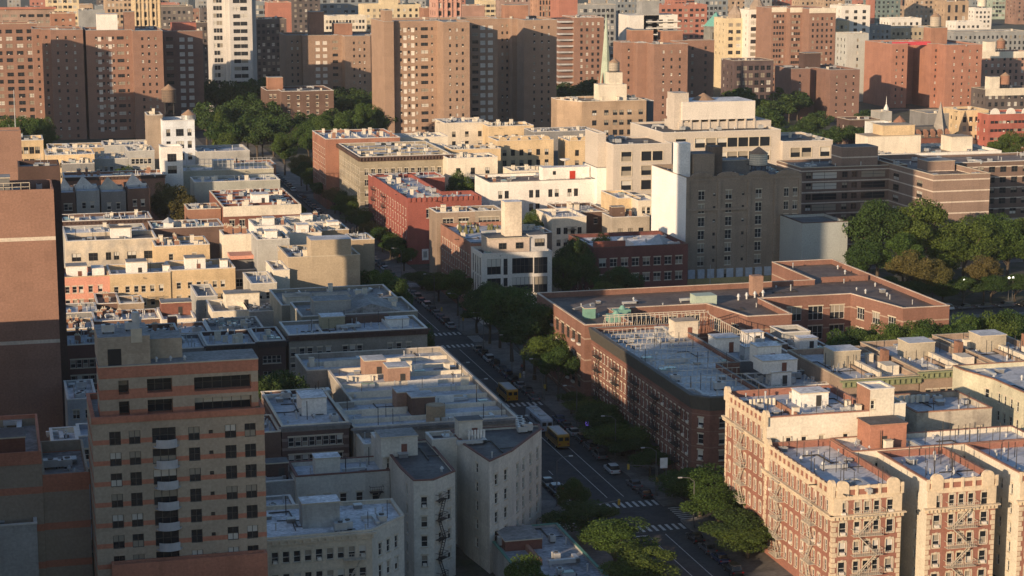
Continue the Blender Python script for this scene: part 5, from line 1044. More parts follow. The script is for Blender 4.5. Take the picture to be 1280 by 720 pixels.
r,P,z=stepped('brick_tower','dark shaded brick wing with pale square panels right of the wide brick tower',PJ,39,[(253,985)],204,1010,BRICKP2,'g',{0:[PAN([227.5,238]),W(px=[212],w=3.4,h=1.6,fh=3.55,top=2,rows=15,st='')]},bits=RB,group=G1,**kw)
m=MB().box(xat(213,995,75)-r.location.x,8,z,xat(243,995,75)-r.location.x,18,z+4.5).build('rooftop_room',[wall('redroof',(.45,.14,.09))],r)
r,P,z=stepped('brick_tower','brick tower with sunlit left strips and a large shadow on its front',PJ,44,[(378,1085),(431,1080),(463,1068),(480,1082)],357,1110,BRICKBUFF,'g',{2:[PAN([397,406]),W(px=[419],w=3,h=1.5,fh=3.55,top=2,rows=14,st='')],4:pw([442.5,449.5,455.5],0),0:pw([365,372],0),6:pw([472],0)},bits=RB,group=G1,**kw)
xx=xat(387,1090,70)-r.location.x; bulkhead(r,xx,8,z,8,8,13,BRICKO,door=False); xx=xat(420,1085,70)-r.location.x; bulkhead(r,xx,8,z,10,8,6.5,BRICKO,door=False)
r,P,z=stepped('brick_tower','low dark brick block among the trees left of the avenue',PJ,113,[(352,930),(417,922)],333,950,BRICKB,'t',{2:W(n=5,w=1.2,h=1.6,rows=6,fh=3.5),0:W(n=2,w=1.2,h=1.6,rows=6,fh=3.5)},bits=RB,group=G1,par=.8)
bulkhead(r,2,8,z,7,7,6,BRICKO,door=False)
r,P,z=stepped('brick_tower','tall buff brick tower with rows of pale window panels, tallest right of the avenue',PJ,27,[(492,908),(554,911),(587,897),(622,922)],480,940,BRICKBUFF,'g',{2:[pw([501,511,520.5,540],0),PAN([506,515.7],1.7),W(px=[530.5],w=3.4,h=1.5,fh=3.55,top=2,rows=15,st='')],4:pw([562.5,571,578.5],0),6:[PAN([603.5,613]),W(px=[594],w=3,h=1.5,fh=3.55,top=2,rows=15,st='')],3:pw([0],0) if False else []},bits=RB,group=G1,**kw)
xx=0; bulkhead(r,0.3,-0.06,z,3.6,10,6,BRICKBUFF,door=False)
r,P,z=stepped('brick_tower','buff and shadowed slab tower standing against the right side of the tall buff tower',PJ,23,[(640,978),(655,972),(696,958)],622,1000,BRICKBUFF,'g',{4:pw([668,677.5,686],0),0:pw([628,634],0),2:PAN([650])},bits=RB,group=G1,**kw)
xx=xat(641,975,85)-r.location.x; bulkhead(r,xx,12,z,12,8,7,BRICKO,door=False)
r,P,z=stepped('brick_tower','broad orange brick tower with a dark right face behind the machine room block',PJ,53,[(797,905),(818,899),(860,888),(893,912)],777,918,BRICKP,'g',{4:pw([829.5,839.5,850],0),2:PAN([815.5]),0:pw([777,786,793],0),6:W(n=3,w=1.2,h=1.5,fh=3.55,top=2,rows=12,st='')},bits=RB,group=G1,**kw)
xx=xat(798,905,60)-r.location.x; bulkhead(r,xx,10,z,11,8,6,BRICKO,door=False); xx=xat(838,905,60)-r.location.x; bulkhead(r,xx,10,z,10,8,5.5,BRICKO,door=False)
r,P,z=stepped('brick_tower','orange brick tower with a round water tank on top near the right edge',PJ,55,[(1135,1010),(1165,1028),(1183,1006),(1228,996)],1115,1045,wall('proj_orange',(.42,.18,.11),vary=.08),'g',{6:pw([1193,1203.5,1212.5,1221.5],0),0:pw([1121,1129],0),2:pw([1141,1150,1159],0),4:pw([1170,1177],0)},bits={'vent_cap':4,'aerial':2,'chimney':3},group=G1,**kw)
a=xat(1168,1015,55)-r.location.x; bulkhead(r,a,8,z,10,9,9,BRICKO,door=False); water_tank(r,a+4.5,12,z+8,3,5.5,1.5,wall('tank_concrete',(.42,.36,.28)))
MB().box(1,2,z,a-3,2.3,z+2.0).build('roof_hoarding',[plain('red_mesh',(.50,.06,.08),.8)],r)
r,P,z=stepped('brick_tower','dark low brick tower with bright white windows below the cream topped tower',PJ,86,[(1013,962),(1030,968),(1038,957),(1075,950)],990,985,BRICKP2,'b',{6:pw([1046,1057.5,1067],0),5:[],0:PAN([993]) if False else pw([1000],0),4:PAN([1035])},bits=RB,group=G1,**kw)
bulkhead(r,12,12,z,9,8,8,DKBR,door=False)
r,P,z=stepped('brick_tower','brick tower with a cream parapet top and balconies right of the cream towers',PJ,10,[(988,1115),(1012,1109),(1045,1098)],965,1140,BRICKP,'g',{0:W(n=4,w=1.3,h=1.6,fh=3.4,top=3,rows=20,st=''),2:W(n=4,w=1.3,h=1.6,fh=3.4,top=3,rows=20,st=''),4:W(n=5,w=1.3,h=1.6,fh=3.4,top=4,rows=20,st='')},bits=RB,**kw)
for e in (0,2,4):
    p0,p1=P[e],P[e+1]; MB().box(p0[0]-.1,p0[1]-.3,z-1.5,p1[0]+.1,p0[1]-.01,z+1.4).build('parapet_band',[CREAMP],r)
# other towers: x0,x1,y,Y,depth,material,window set,label
def wf(n,w=1.6,h=1.8,fh=3.5,rows=10,st='',top=2.0,m=1.0): return W(ac=.15,n=n,w=w,h=h,fh=fh,rows=rows,st=st,top=top,m=m)
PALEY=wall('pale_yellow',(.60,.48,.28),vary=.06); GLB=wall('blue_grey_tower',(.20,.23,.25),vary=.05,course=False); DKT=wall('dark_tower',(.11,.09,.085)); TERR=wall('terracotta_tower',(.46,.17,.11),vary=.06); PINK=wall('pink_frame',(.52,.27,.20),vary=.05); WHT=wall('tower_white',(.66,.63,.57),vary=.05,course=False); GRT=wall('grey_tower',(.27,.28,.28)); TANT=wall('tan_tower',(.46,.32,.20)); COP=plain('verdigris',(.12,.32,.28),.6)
far=[
(-12,46,30,1040,22,BRICKP,wf(4,3.2,1.9,3.6,16),'orange brick tower with wide window bands at the left edge of the tower row'),
(-12,68,12,1180,20,wall('taupe_tower',(.36,.24,.18)),wf(7,3.4,1.6,3.5,5),'brown slab with a long red roof edge at the upper left corner'),
(63,94,17,1130,16,BRICKO,wf(3,1.4,1.4,3.5,3),'plain orange brick rooftop block behind the second project tower'),
(57,98,-12,1420,20,PALEY,wf(6,2.4,2,3.8,9),'pale yellow tower with a ladder of dark windows at the top left'),
(99,131,13,1330,18,GRT,wf(0),'grey blank box between the pale yellow tower and the tan tower'),
(131,166,-8,1380,20,TANT,wf(6,1.6,2,3.8,10),'tan tower with small windows cut off by the top edge at left'),
(200,241,8,1240,20,wall('brown_grey',(.15,.13,.12)),wf(6,1.6,1.6,3.6,10),'dark grey brown block right of the bright yellow gridded tower'),
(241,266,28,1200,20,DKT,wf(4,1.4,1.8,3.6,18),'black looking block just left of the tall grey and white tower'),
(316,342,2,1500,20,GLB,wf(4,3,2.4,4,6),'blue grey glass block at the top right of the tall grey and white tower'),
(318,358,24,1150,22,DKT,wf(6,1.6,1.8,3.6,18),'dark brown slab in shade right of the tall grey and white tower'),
(335,364,3,1260,16,TERR,wf(0),'plain reddish drum like block above the dark brown slab'),
(400,482,-4,1650,24,GLB,wf(9,3,2,4.2,6),'wide grey blue office slab at the top edge above the sunlit strips'),
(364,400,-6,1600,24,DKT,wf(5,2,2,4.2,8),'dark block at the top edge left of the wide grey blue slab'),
(455,526,6,1380,22,PALEY,wf(9,1.8,2,4,8),'pale yellow apartment house with corner turret behind the buff tower'),
(480,500,-9,1500,20,TANT,wf(3,2,2,4,5),'narrow tan tower above the pale yellow apartment house'),
(405,458,20,1340,16,CREAMP,wf(12,1.6,2,4,3),'low cream slab with many windows behind the sunlit brick tower'),
(530,546,10,1180,14,BRICKO,wf(0),'small orange chimney like block left of the pink gridded tower'),
(578,606,7,1180,16,wall('rosy_brick',(.40,.22,.16)),wf(0),'rosy brick block right of the pink gridded tower'),
(600,626,1,1500,18,PALEY,wf(4,3,2,4,5),'cream yellow block with balconies above the rosy brick block'),
(628,668,-6,1420,20,wall('rosy2',(.34,.22,.18)),wf(7,1.4,2,4,8),'rosy brown tower in the top centre behind the shadowed slab'),
(672,699,-12,1350,20,wall('ribbed',(.46,.24,.14)),wf(6,1.2,3,4,9),'orange ribbed tower with vertical piers at the top centre'),
(699,722,-12,1180,20,TERR,wf(0),'plain terracotta tower cut off by the top edge'),
(722,770,6,1290,20,wall('mod_grey',(.26,.27,.27),course=False),wf(8,2.2,2.2,3.8,13),'grey modern block with a grid of windows behind the green spire'),
(770,800,-6,1400,20,GLB,wf(6,1.6,2,4,14),'dark blue grey block between the modern grid block and the white building'),
(803,824,1,1190,12,GRT,wf(0),'grey rooftop box above the white terraced building'),
(824,884,6,1300,20,TERR,wf(8,2.4,1.8,3.6,12),'terracotta red slab with rows of windows right of the white terraced building'),
(842,858,-8,1420,20,TERR,wf(3,2,2,3.6,12),'narrow red tower at the top edge behind the terracotta slab'),
(880,910,-3,1380,20,GLB,wf(5,2.2,2.2,3.8,20),'slate blue tower behind the green roofed church tower'),
(905,935,-8,1560,20,TANT,wf(4,1.8,2,3.8,9),'tan tower peeping over the ornate cream house'),
(907,940,23,1150,20,PALEY,wf(3,3,2.2,4.2,9),'ornate cream apartment house with triple windows'),
(936,966,12,1140,22,WHT,wf(3,3.4,2.4,3.8,15),'cream white tower half in shadow beside the ornate cream house'),
(940,965,-4,1480,16,GRT,wf(4,1.6,2,3.8,5),'grey tower at the top edge above the cream white tower'),
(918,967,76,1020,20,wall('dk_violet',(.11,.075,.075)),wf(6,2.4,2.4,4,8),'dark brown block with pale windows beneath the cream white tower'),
(962,990,-6,1500,16,TERR,wf(5,1.6,2,3.8,5),'dark red block with window grid above the cream parapet tower'),
(1000,1020,-8,1450,16,TANT,wf(3,1.6,2,3.8,5),'small tan block right above the cream parapet tower'),
(1038,1062,26,1120,18,PALEY,wf(4,1.6,2,3.6,18),'yellow terraced tower right of the cream parapet tower'),
(1052,1088,7,1160,18,WHT,wf(3,2.4,2,3.8,9),'white stepped penthouse tower above the slim grey slab'),
(1059,1086,42,1050,16,wall('slim_grey',(.42,.43,.40),vary=.04,course=False),wf(1,1.2,1.8,3.6,10),'slim blank grey green slab in front of the white penthouse tower'),
(1030,1056,-6,1560,20,TANT,wf(5,1.6,2,4,8),'ochre block at the top edge left of the red framed glass tower'),
(1088,1114,32,1180,18,GRT,wf(4,1.4,1.8,3.6,16),'dark grey apartment slab behind the white stepped house'),
(1086,1106,66,1070,14,wall('pale_bluewhite',(.50,.55,.58),course=False),wf(3,2.2,2.2,4,10),'pale blue white house stepping down in the shade of the slim slab'),
(1096,1110,80,1062,10,wall('pale_bluewhite',(.50,.55,.58),course=False),wf(2,2,2,4,8),'lowest step of the pale blue white house'),
(1090,1126,-8,1650,18,wall('teal_tower',(.14,.20,.19),course=False),wf(6,2,2,4,8),'dark green glass tower with red edge at the top right'),
(1112,1152,23,1290,16,WHT,wf(5,2,2,4,2),'white low block above the brownish yellow house at the right'),
(1113,1182,35,1200,22,wall('ochre_grey',(.46,.37,.24)),wf(12,1.6,2,4,7),'brownish yellow house behind the water tank tower'),
(1143,1180,-8,1700,20,TANT,wf(6,2.2,2.2,4.2,8),'tan tower on the top edge right of the green glass tower'),
(1181,1211,2,1500,20,wall('church_tan',(.44,.30,.18)),wf(3,2.4,6,9,2),'square tan tower with tall arched openings at the top right'),
(1192,1285,40,1260,24,GRT,wf(16,1.6,2.2,4,6),'long grey apartment row in shade at the upper right'),
(1195,1227,27,1330,16,WHT,wf(5,2,2,4,2),'white rooftop house on the long grey apartment row'),
(1240,1278,-6,1900,22,wall('green_glass',(.30,.38,.30),course=False),wf(9,3,2.4,4.2,8),'pale green glass tower at the top right corner'),
(1271,1292,-6,1800,22,wall('brown_edge',(.30,.17,.12)),wf(3,2,2,4,8),'brown tower on the right edge at the top corner'),
(1218,1240,10,1600,18,WHT,wf(4,2,2,4,6),'small white block with a round tank left of the green glass tower'),
(1228,1292,66,1090,20,wall('pinkish',(.44,.24,.17)),wf(8,1.6,2,3.8,9),'pinkish brick house with cream parapet right of the water tank tower'),
(1232,1300,112,960,16,DKT,wf(8,1.8,2.2,4,4),'dark row in shade below the pinkish brick house'),
(1160,1230,142,800,18,GREYD,wf(0),'low grey roofs before the orange tower with the round tank'),
(1200,1236,138,790,16,YELB,wf(4,1.8,2.4,4,4),'yellow tenement with dark fire escapes beside the scalloped red building'),
(1236,1300,143,780,18,wall('scallop_red',(.46,.12,.08)),wf(12,1.8,1.2,3.6,4),'bright red building with white scalloped trim at the right edge'),
(1098,1122,155,800,14,wall('pale_bluewhite2',(.58,.60,.58),course=False),wf(0),'pale stepped stair block left of the mansard roofed building'),
(1062,1100,150,830,14,DKBR,wf(3,1.6,1.6,3.6,2),'dark brown low roofs left of the pale stair block'),
(1115,1188,171,770,16,BRICKR,wf(12,1.4,1.6,3.6,1,top=2.2),'mansard roofed brick building with a row of gabled dormers'),
(1100,1115,140,860,10,GREYB,wf(0),'grey roof with a small white cupola near the mansard roofed building'),
]
for (a,b,y,Y_,d_,mt,wn_,lab) in far:
    r,P,z=box('far_building',lab,'building',a,b,y,mt,random.choice('ggsb'),Y=Y_,d=d_,wins=({0:wn_,3:W(n=3,w=1.4,h=1.6,fh=3.6,rows=6,st='',top=2)} if wn_['n'] else {}),par=.9,bits={'vent_cap':2,'cooling_unit':1,'chimney_pale':1},nwin=60,cop=STONE if Y_<1300 else None)
    L=P[1][0]
    if lab.startswith('mansard'):
        m=MB(); m.prism([(0,-.5),(L,-.5),(L,8),(0,8)],z,z+.3); m.quad((0,-.4,z+.3),(L,-.4,z+.3),(L,3,z+4.5),(0,3,z+4.5)); m.quad((0,3,z+4.5),(L,3,z+4.5),(L,8,z+4.5),(0,8,z+4.5)); m.face([(0,-.4,z+.3),(0,3,z+4.5),(0,8,z+4.5),(0,8,z+.3)]); m.build('mansard_roof',[wall('slate_roof',(.12,.11,.10))],r)
        for i in range(8):
            x=1.5+i*L/8.2; m=MB(); m.box(x,-.7,z+.3,x+1.7,1.5,z+2.2,0); m.face([(x-.2,-.7,z+2.2),(x+1.9,-.7,z+2.2),(x+.85,-.7,z+3.6)]); m.quad((x-.2,-.7,z+2.2),(x+.85,-.7,z+3.6),(x+.85,2,z+3.6),(x-.2,2,z+2.2)); m.quad((x+.85,-.7,z+3.6),(x+1.9,-.7,z+2.2),(x+1.9,2,z+2.2),(x+.85,2,z+3.6)); m.build('dormer',[BRICKO],r)
        MB().cyl(L-3.5,3,z,z+15,4.2,.05,k=4).build('spire',[wall('slate_spire',(.30,.27,.23))],r); MB().cyl(9,12,z,z+6,2.6,k=8).cyl(9,12,z+6,z+8.5,2.9,.1,k=8).build('turret',[BRICKO],r)
    if 'scalloped trim' in lab:
        m=MB()
        for i in range(5):
            x=3+i*7.5; pts=[(x+2.2*math.cos(math.pi*t/8),z+.9+2.6*math.sin(math.pi*t/8)) for t in range(9)]; m.face([(x_,-.3,q_) for x_,q_ in pts][::-1]); m.face([(x_,.4,q_) for x_,q_ in pts])
            for u,v in zip(pts,pts[1:]): m.quad((u[0],-.3,u[1]),(v[0],-.3,v[1]),(v[0],.4,v[1]),(u[0],.4,u[1]))
        m.build('scalloped_trim',[WHT],r)
    if 'white cupola' in lab: MB().cyl(5,4,z,z+2.5,1.2,k=8).cyl(5,4,z+2.5,z+4,1.0,.4,k=8).cyl(5,4,z+4,z+8,.25,.03,k=6).build('cupola',[WHT],r)
    if 'long red roof edge' in lab: MB().box(-1,-1,z+.9,L+1,1,z+2.2).build('roof_edge',[TERR],r)
    if 'round tank' in lab and 'orange' not in lab: water_tank(r,L*.6,6,z,4,6,2,CREAMP)
    if 'corner turret' in lab: MB().box(L*.32,4,z,L*.62,14,z+8).build('stair_tower',[PALEY],r)
    if 'green glass tower with red edge' in lab: MB().box(-3,-.5,1,3,6,z).build('corner_strip',[TERR],r)
    if 'ornate cream' in lab: MB().cyl(L*.5,6,z,z+3,4.5,k=10).cyl(L*.5,6,z+3,z+8,4.6,1,k=10).cyl(L*.5,6,z+8,z+11,.9,.1,k=8).build('dome',[wall('dome_tan',(.40,.30,.22))],r)
    if 'pinkish' in lab:
        MB().box(-.1,-.3,z-2.5,L+.1,-.01,z+1.4).build('parapet_band',[CREAMP],r); water_tank(r,L*.45,6,z,2.6,4.5,3,BRICKO); bulkhead(r,L*.15,5,z,6,5,7,CREAMP,door=False)
# gridded towers
def gridded(lab,a,b,y,Y,d,mt,nx,fh=4.4,rows=14,facet=None):
    r,P,z=box('gridded_tower',lab,PJ,a,b,y,mt,'g',Y=Y,d=d,wins={0:W(n=nx,w=2.6,h=2.6,fh=fh,top=1.2,rows=rows,st='',m=.8),3:W(n=3,w=2.4,h=2.6,fh=fh,top=1.2,rows=rows,st='')},par=.5,nwin=100,bits={})
    L=P[1][0]; m=MB()
    for i in range(nx+1): x=.8+(L-1.6)*i/nx; m.box(x-.35,-.7,1,x+.35,-.01,z)
    m.build('pier',[mt],r); m=MB()
    for k in range(rows): q=z-k*fh-.2; m.box(0,-.5,q-.5,L,-.015,q)
    m.build('balcony_slab',[mt],r); return r
gridded('bright yellow gridded tower with balconies cut off by the top edge',166,200,-20,1090,18,wall('bright_yellow',(.56,.43,.25),vary=.05),6)
gridded('pink gridded tower with pale frames cut off by the top edge',545,577,-20,1090,18,PINK,5)
r,P,z=stepped('glass_tower','tall grey and white tower with a bright vertical glint, cut off by the top edge',PJ,-25,[(281,1060),(286,1056),(314,1052),(319,1060)],264,1085,wall('tower_whitegrey',(.52,.50,.47),vary=.04,course=False),'g',{4:[W(px=[295,304],w=3.6,h=2.0,fh=3.9,top=1.5,rows=26,st='')],0:W(n=6,w=1.4,h=2.2,fh=3.9,rows=26,st='')},nwin=80,par=.5)
r,P,z=box('balcony_tower','orange brick tower with a dark ribbed balcony side left of the green spire',PJ,718,755,22,BRICKP,'g',Y=1140,d=26,wins={0:W(px=[727,734,741,748],w=1.5,h=1.8,fh=3.6,top=2,rows=14,st='')},par=.8,nwin=60,bits=RB)
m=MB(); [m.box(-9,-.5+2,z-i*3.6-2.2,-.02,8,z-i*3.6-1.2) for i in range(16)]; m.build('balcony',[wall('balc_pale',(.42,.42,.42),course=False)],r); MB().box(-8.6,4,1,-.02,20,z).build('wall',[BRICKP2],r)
r,P,z=box('white_terraced_building','white terraced building with a large blank side and balconied front',PJ,803,847,19,WHT,'w',Y=1190,d=20,wins={0:W(n=3,w=4,h=2.6,fh=4,top=2,rows=8,st='d')},par=.8,nwin=60,bits={'vent_cap':1})
MB().box(-9.5,-3,1,-.02,19,z+.9).build('wall',[WHT],r); m=MB(); [m.box(2,-1.6,z-3.6-i*4,P[1][0]+1.5,-.02,z-2.9-i*4) for i in range(5)]; m.build('balcony',[WHT],r)
# church spire, church tower
X,Y_=at(757,118,18); r=empty('church_spire',(X,Y_,0),'slender pale green church spire rising above the park trees','church')
zt=atY(758,26,Y_)[1]+3; MB().cyl(0,0,0,22,4.2,k=8).build('tower',[BRICKO],r); MB().cyl(0,0,22,zt-2,3.1,.35,k=8).cyl(0,0,zt-2,zt+1,.3,.05,k=5).build('spire',[wall('spire_green',(.36,.45,.35),vary=.08,course=False)],r)
for a_ in (0,1,2,3): MB().cyl(3.6*math.cos(a_*1.57+.78),3.6*math.sin(a_*1.57+.78),20,29,.8,.05,k=6).build('pinnacle',[BRICKO],r)
X,Y_=at(749,2,60); r=empty('distant_spire',(X,1600,0),'thin distant green spire at the top edge left of the white terraced building','spire'); r.location.x=xat(748,1600,60,0); MB().box(-5,-5,0,5,5,45).build('tower',[GRT],r); MB().cyl(0,0,45,92,4.5,.05,k=8).build('spire',[COP],r)
x_=xat(895,1200,40,60); r=empty('church_tower',(x_,1200,0),'grey church tower with a green pyramid roof','church'); zt=atY(895,34,1200)[1]; MB().box(-6,-6,0,6,6,zt,0).box(-6.6,-6.6,zt-.01,6.6,6.6,zt+.8).build('tower',[wall('church_grey',(.24,.24,.22))],r); MB().cyl(0,0,zt+.8,atY(895,15,1200)[1],8.5,.1,k=4).build('tower_roof',[COP],r)
for i in range(3): link('window',win_mesh(2.2,5,'hole'),r,(-4.4+i*3.1,-6.04,zt-8))
x_=xat(901,1080,15,110); 
# ================================================================ TREES
LEAF=None
def leafmat(name,c,c2):
    m,nt,b=_mat(name); oi=nt.nodes.new('ShaderNodeObjectInfo').outputs['Random']; isl=nt.nodes.new('ShaderNodeNewGeometry').outputs['Random Per Island']
    base=_mix(nt,_ramp(nt,oi,0,1,0,1),c,c2); 
    f=_math(nt,'MULTIPLY',_ramp(nt,isl,0,1,.65,1.4),1.0)
    nt.links.new(_scale(nt,base,f),b.inputs['Base Color']); b.inputs['Roughness'].default_value=.75; b.inputs['Specular IOR Level'].default_value=.2
    tr=nt.nodes.new('ShaderNodeBsdfTranslucent'); nt.links.new(_scale(nt,base,_math(nt,'MULTIPLY',f,1.3)),tr.inputs[0]); mx=nt.nodes.new('ShaderNodeMixShader'); mx.inputs[0].default_value=.28
    nt.links.new(b.outputs[0],mx.inputs[1]); nt.links.new(tr.outputs[0],mx.inputs[2]); nt.links.new(mx.outputs[0],nt.nodes['Material Output'].inputs[0]); return m
LG=leafmat('leaf_green',(.052,.098,.022),(.085,.120,.026)); LO=leafmat('leaf_olive',(.12,.115,.035),(.13,.10,.04)); LD=leafmat('leaf_dark',(.038,.075,.020),(.055,.09,.026))
BARK=plain('bark',(.07,.055,.04),.9)
def crown_mesh(seed,n,lobes=18,leaf=.34,mat=LG,flat_=.8,cone=False):
    """leaves of a crown of radius 1 x height ~1.7, centre at z=0, in unit space scaled later; leaf in the same unit"""
    rg=np.random.default_rng(seed); cs=[]; 
    for i in range(lobes):
        while True:
            p=rg.uniform(-1,1,3)
            if np.linalg.norm(p)<1: break
        p*=np.array([.74,.74,.66*flat_]); 
        if cone: t=(p[2]+.5); p[:2]*=max(.25,1-t*.8)
        cs.append((*p,rg.uniform(.17,.38)))
    cs=np.array(cs); k=rg.integers(0,lobes,n); d=rg.normal(size=(n,3)); d/=np.linalg.norm(d,axis=1)[:,None]
    rr=cs[k,3]*(rg.uniform(.55,1.0,n)**.5)*rg.uniform(.85,1.15,n); c=cs[k,:3]+d*rr[:,None]*np.array([1,1,.8])
    nr=d+rg.normal(size=(n,3))*.75; nr/=np.linalg.norm(nr,axis=1)[:,None]
    u=np.cross(nr,rg.normal(size=(n,3))); u/=np.linalg.norm(u,axis=1)[:,None]; v=np.cross(nr,u)
    s=leaf*rg.uniform(.6,1.3,n)[:,None]*.5
    q=np.stack([c-u*s,c-v*s*.7,c+u*s,c+v*s*.7],1).reshape(-1,3)
    me=bpy.data.meshes.new('crown'); me.vertices.add(4*n); me.vertices.foreach_set('co',q.ravel()); me.loops.add(4*n); me.loops.foreach_set('vertex_index',np.arange(4*n)); me.polygons.add(n); me.polygons.foreach_set('loop_start',np.arange(0,4*n,4)); me.polygons.foreach_set('loop_total',np.full(n,4)); me.materials.append(mat); me.update(); me.validate()
    return me,cs
def trunk_mesh(cs,seed):
    m=MB(); z0=-1.55; rg=random.Random(seed); pts=[(0,0,z0,.055),(.02,.01,-1.0,.042),(-.02,.02,-.6,.034),(0,0,-.1,.022)]
    def seg(a,b,ra,rb,k=6):
        a=Vector(a); b=Vector(b); d=(b-a).normalized(); u=d.cross(Vector((.3,.9,.1))).normalized(); v=d.cross(u); n=len(m.v)
        for p,r_ in ((a,ra),(b,rb)):
            for i in range(k): t=i*6.283/k; m.v.append(tuple(p+u*r_*math.cos(t)+v*r_*math.sin(t)))
        for i in range(k): j=(i+1)%k; m.f.append((n+i,n+j,n+k+j,n+k+i)); m.m.append(0)
    for a,b in zip(pts,pts[1:]): seg(a[:3],b[:3],a[3],b[3])
    for c in cs[:9]: s=rg.uniform(-1.0,-.4); seg((0,0,s),tuple(c[:3]),.022,.006)
    return m.mesh('trunk',[BARK])
TP=[]
for i in range(6):
    me,cs=crown_mesh(i,17000,34 if i%2 else 26,.058,[LG,LG,LG,LG,LD,LO][i],.85 if i!=3 else 1.1); TP.append((me,trunk_mesh(cs,i)))
TPf=[]
for i in range(4):
    me,cs=crown_mesh(50+i,5000,24,.105,[LG,LD,LG,LO][i]); TPf.append((me,trunk_mesh(cs,50+i)))
conem,ccs=crown_mesh(99,3000,30,.13,LG,1.6,True)
def tree(x,y,h,r,label,k=0,group=None,farp=False,name='street_tree'):
    """h total height, r crown radius; the crown keeps about 62 % of the height"""
    P_=TPf if farp else TP; me,tr=P_[k%len(P_)]
    o=empty(name,(x,y,0),label,'tree',group,rz=random.uniform(0,6.28))
    zc=h*.62; sz=h/ (1.55+.92); 
    c=link('crown',me,o,(0,0,h-r*0-.80*sz*1.0),0,(r*1.08,r*1.08,sz)); 
    t=link('trunk',tr,o,(0,0,h-.80*sz-1.0*0),0,(r*1.08,r*1.08,sz*1.0)); t.scale=(r*1.08,r*1.08,(h-.80*sz)/1.55); return o
def tx(px,X,ytop,r,label,k=0,**kk):    # street tree: pixel column px on the line X=const, crown top at pixel ytop
    Y,_=atX(px,450,X)
    for _i in range(5): 
        y=360; Y,z=atX(px,ytop,X)
    tree(X,Y,max(5,min(z,20)),r*1.28,label,k,**kk)
GT='street trees along the avenue'
TR=[ # right kerb
(548,115.5,341,4.6,'bushy street tree with sunlit top left of the modern white building',0),
(596,115.6,372,5.2,'low dark street tree hugging the modern white building base',4),
(625,116.8,356,5.6,'dark street tree between the two largest ones before the school',1),
(655,116,392,5.0,'lower dark street tree in front of the school avenue wall',4),
(538,117,346,4.0,'dark street tree squeezed behind the sunlit bushy tree',4),
(698,115.5,432,3.6,'small dark street tree at the near end of the school',4),
(527,115,352,4.6,'dark street tree at the corner left of the sunlit bushy tree',4),
(572,116,337,4.2,'sunlit street tree touching the corner of the modern white building',2),
(612,115.6,352,5.6,'large dark street tree in front of the modern white building',4),
(640,115.8,345,6.2,'tallest dark street tree rising before the modern white building',1),
(668,115.8,378,6.0,'wide dark street tree next to the school wall',4),
(683,115.5,412,4.2,'dark street tree against the school front just before the crosswalk',1),
(714,115,500,2.9,'small street tree at the corner by the second crosswalk',4),
(752,115.3,506,5.6,'dark street tree in front of the fire escapes, first past the small corner tree',4),
(766,114.6,548,5.0,'low dark street tree between the two big ones before the fire escapes',1),
(738,117,512,4.6,'dark street tree squeezed against the fire escapes near the small corner tree',1),
(790,117,552,4.8,'dark street tree against the fire escapes left of the lower crossing',4),
(765,117,520,5.2,'dark street tree against the middle of the dark tenement wall',1),
(848,116.5,612,3.8,'dark street tree just under the white hanging signs',1),
(930,117,668,4.6,'dark low street tree by the ornate avenue doors',4),
(812,115.6,598,3.6,'small dark street tree left of the white hanging signs',4),
(779,115.3,530,5.4,'dark street tree before the dark tenement, nearest the white parked car',1),
(792,115.5,562,4.4,'low dark street tree above the dark parked car',4),
(858,115.4,606,4.0,'dark street tree right behind the white hanging signs',4),
(876,116.2,582,5.0,'tall street tree with sunlit crown before the ornate brick corner',2),
(898,116,608,5.2,'broad street tree half lit under the ornate cream facade',0),
(918,115.8,636,5.6,'shaded street tree below the ornate avenue facade',4),
(935,115.6,656,5.2,'shaded street tree furthest right under the ornate avenue facade',1),
# left kerb
(728,92.2,626,5.4,'dark street tree on the left kerb beside the white blank side wall',4),
(770,92.5,648,5.4,'street tree with bright sunlit crown in the lower middle',2),
(800,92.4,682,5.0,'dark lower street tree touching the bright crown in the lower middle',1),
(715,92,597,2.3,'small kerb tree between dark parked cars on the left side',4),
(528,91,398,2.4,'small dark tree at the left kerb past the corner tenement',1),
(500,91.3,346,3.4,'dark tree on the left kerb beside the blank tan wall',4),
(480,91.3,318,3.5,'dark tree on the left kerb just past the blank tan wall',1),
]
for px_,X_,yt,r_,lab,k_ in TR: tx(px_,X_,yt,r_,lab,k_,group=GT)
tree(72,264,12.5,4.6,'tree top cut off by the bottom edge below the shop roof',0,group=GT)
# far avenue, both kerbs
farrow=[(466,116,300,4.4),(446,116,262,4.6),(432,116,247,4.6),(418,116,238,4.6),(403,116,228,4.5),(488,116,322,4.2),(505,116,333,3.8),
(440,92,290,4.3),(424,92,272,4.4),(408,91,258,4.6),(394,91,246,4.6),(380,91,236,4.5),(360,91,214,4.4),(346,91,199,4.4),(335,91,190,4.4),(392,116,214,4.6),(383,116,205,4.6),(376,116,196,4.6)]
ordn=['first','second','third','fourth','fifth','sixth','seventh','eighth','ninth','tenth','eleventh','twelfth','thirteenth','fourteenth','fifteenth','sixteenth','seventeenth','eighteenth','nineteenth','twentieth','twenty first','twenty second','twenty third','twenty fourth','twenty fifth']
farrow=[(a_,b_,c_-4,d_*1.18) for a_,b_,c_,d_ in farrow]+[(456,117,278,5),(439,117.5,250,5),(425,117.5,238,5),(411,117.5,226,5),(396,117,214,5),(478,116.5,312,4.8),(497,117,322,4.6),(432,90.5,276,5),(416,90,260,5),(401,90,248,5),(387,90,236,5),(370,90,222,5),(352,90.5,204,5),(341,90,192,5),(449,90.5,296,4.6),(463,91,304,4.2)]
farrow.sort(key=lambda t:(t[1]<100,atX(t[0],300,t[1])[0])); nR=nL=0
